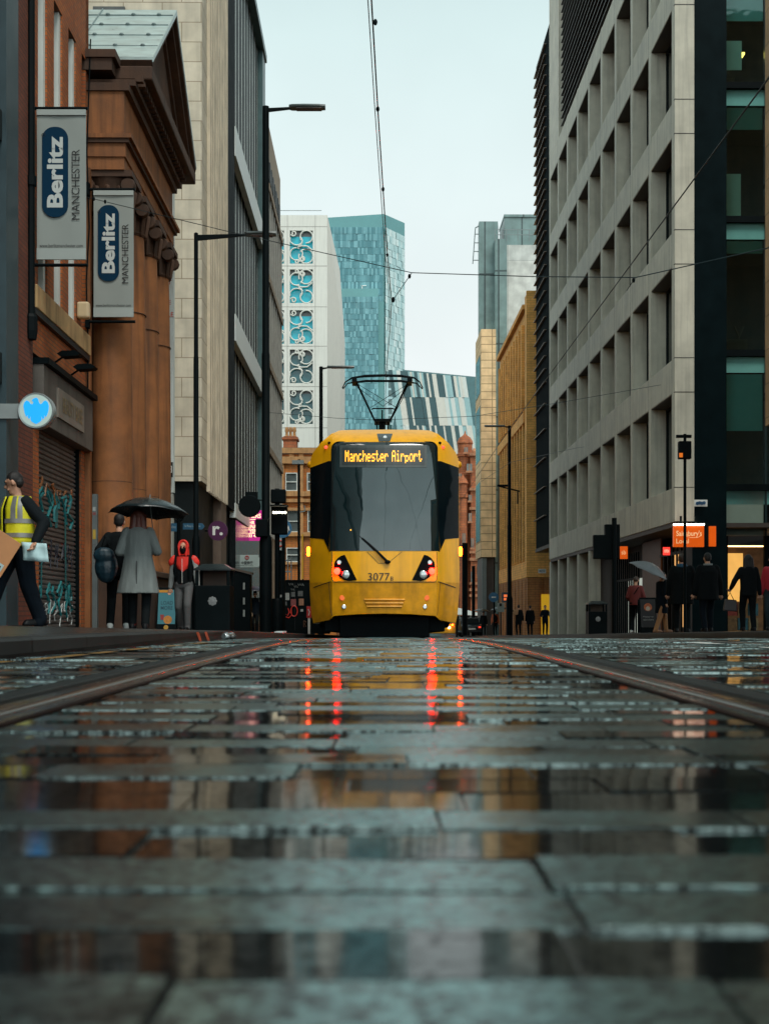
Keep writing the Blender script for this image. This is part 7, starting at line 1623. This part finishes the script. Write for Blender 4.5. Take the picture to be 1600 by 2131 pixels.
# yellow signal strips and shrubs behind the cabinet
t = pole_sign('yellow_post', 'thin yellow reflective post left of the tram', 630, 52, True, 1112, .03); m = MB(); a, c = P(628, 1205, 51.9), P(631, 1112, 51.9); m.box(a.x, c.x, 51.86, 51.9, a.z, c.z); m.build('yellow_strip', mat('yellow strip', (.70, .38, .02), .5, var=.2), t)
t = thing('planter_shrub', 'green leafy shrub in a planter behind the graffitied cabinet', 'shrub', (P(616, 0, 62).x, 62, zr(62) + .1))
m = MB(); xx = P(616, 0, 62).x; m.box(xx - .9, xx + .9, 62, 62.8, zr(62) + .08, zr(62) + .75); m.build('planter', DARK, t)
m = MB()
for i in range(420):
    a_ = rg.uniform(0, 6.28); r_ = rg.random() ** .5; c = Vector((xx + 1.0 * r_ * math.cos(a_), 62.4 + .5 * r_ * math.sin(a_), zr(62) + .8 + rg.random() ** 1.3 * 1.3 * (1.1 - .5 * r_)))
    d1 = Vector((rg.uniform(-1, 1), rg.uniform(-1, 1), rg.uniform(-.3, 1))).normalized() * .11; d2 = d1.cross(Vector((rg.uniform(-1, 1), rg.uniform(-1, 1), rg.uniform(-1, 1)))).normalized() * .05
    m.add([c - d1, c + d2, c + d1, c - d2], [(0, 1, 2, 3)])
m.build('foliage', mat('yellow green leaves', (.10, .13, .02), .6, var=.5, vs=3), t)
m = MB()
for i in range(6): m.tube([(xx + rg.uniform(-.3, .3), 62.4, zr(62) + .7), (xx + rg.uniform(-.8, .8), 62.4, zr(62) + 1.7)], .015, 4)
m.build('stem', mat('brown stem', (.06, .04, .02), .7), t)
t = thing('railing', 'white barrier railing across the street behind the cabinet', 'railing', (P(607, 0, 58).x, 58, zr(58)))
m = MB()
for py in (1166, 1190, 1212): m.tube([P(592, py, 58), P(606, py, 58)], .035, 5)
for px in (592, 599, 606): m.tube([P(px, 1160, 58), (P(px, 0, 58).x, 58, zr(58))], .03, 5)
m.build('rail', STEEL, t)
# grey pole at the portico, crushed can in the gutter
x, y, z = ground(197, 22.3); t = thing('steel_post', 'square grey steel post with stickers before the portico', 'post', (x, y, z))
m = MB(); m.box(x - .045, x + .045, y, y + .09, z, P(0, 1028, y).z); m.build('post', mat('grey steel post', (.13, .15, .15), .45, metal=.4, var=.3), t)
for py0, py1, mt in ((1055, 1063, STK[0]), (1102, 1122, mat('yellow sticker', (.38, .25, .03), .6)), (1130, 1138, STK[3]), (1066, 1072, STK[1])):
    m = MB(); m.box(x - .035, x + .02, y - .004, y, P(0, py1, y).z, P(0, py0, y).z); m.build('sticker', mt, t)
cz = P(476, 1331, 11.0); cz.z = zr(11.0) + .034
t = thing('drinks_can', 'crushed silver drinks can lying in the gutter by the kerb', 'can', (cz.x, cz.y, zr(11)))
m = MB(Matrix.Translation(cz) @ Matrix.Rotation(R(60), 4, 'Z')); m.lathe([(.024, -.07), (.032, -.06), (.033, -.02), (.026, .0), (.031, .025), (.033, .055), (.026, .065)], (0, 0, 0), 16, 'x'); m.build('can_body', mat('crushed aluminium', (.5, .52, .52), .25, metal=.9, var=.3, vs=30), t, smooth=40)
m = MB(Matrix.Translation(cz) @ Matrix.Rotation(R(60), 4, 'Z')); m.lathe([(.024, -.073), (.026, -.070)], (0, 0, 0), 16, 'x'); m.build('can_lid', STEEL, t)
# low kerb blocks and platform edge beside the tram
for px in (618, 638):
    xx = P(px, 0, 20.5).x
m = MB(); m.box(-1.62, -1.49, 18.4, 19.0, zr(18.7) + .084, zr(18.7) + .105); m.build('kerb_marking', mat('white kerb paint', (.5, .55, .55), .4), kind='structure')
bpy.context.view_layer.update()
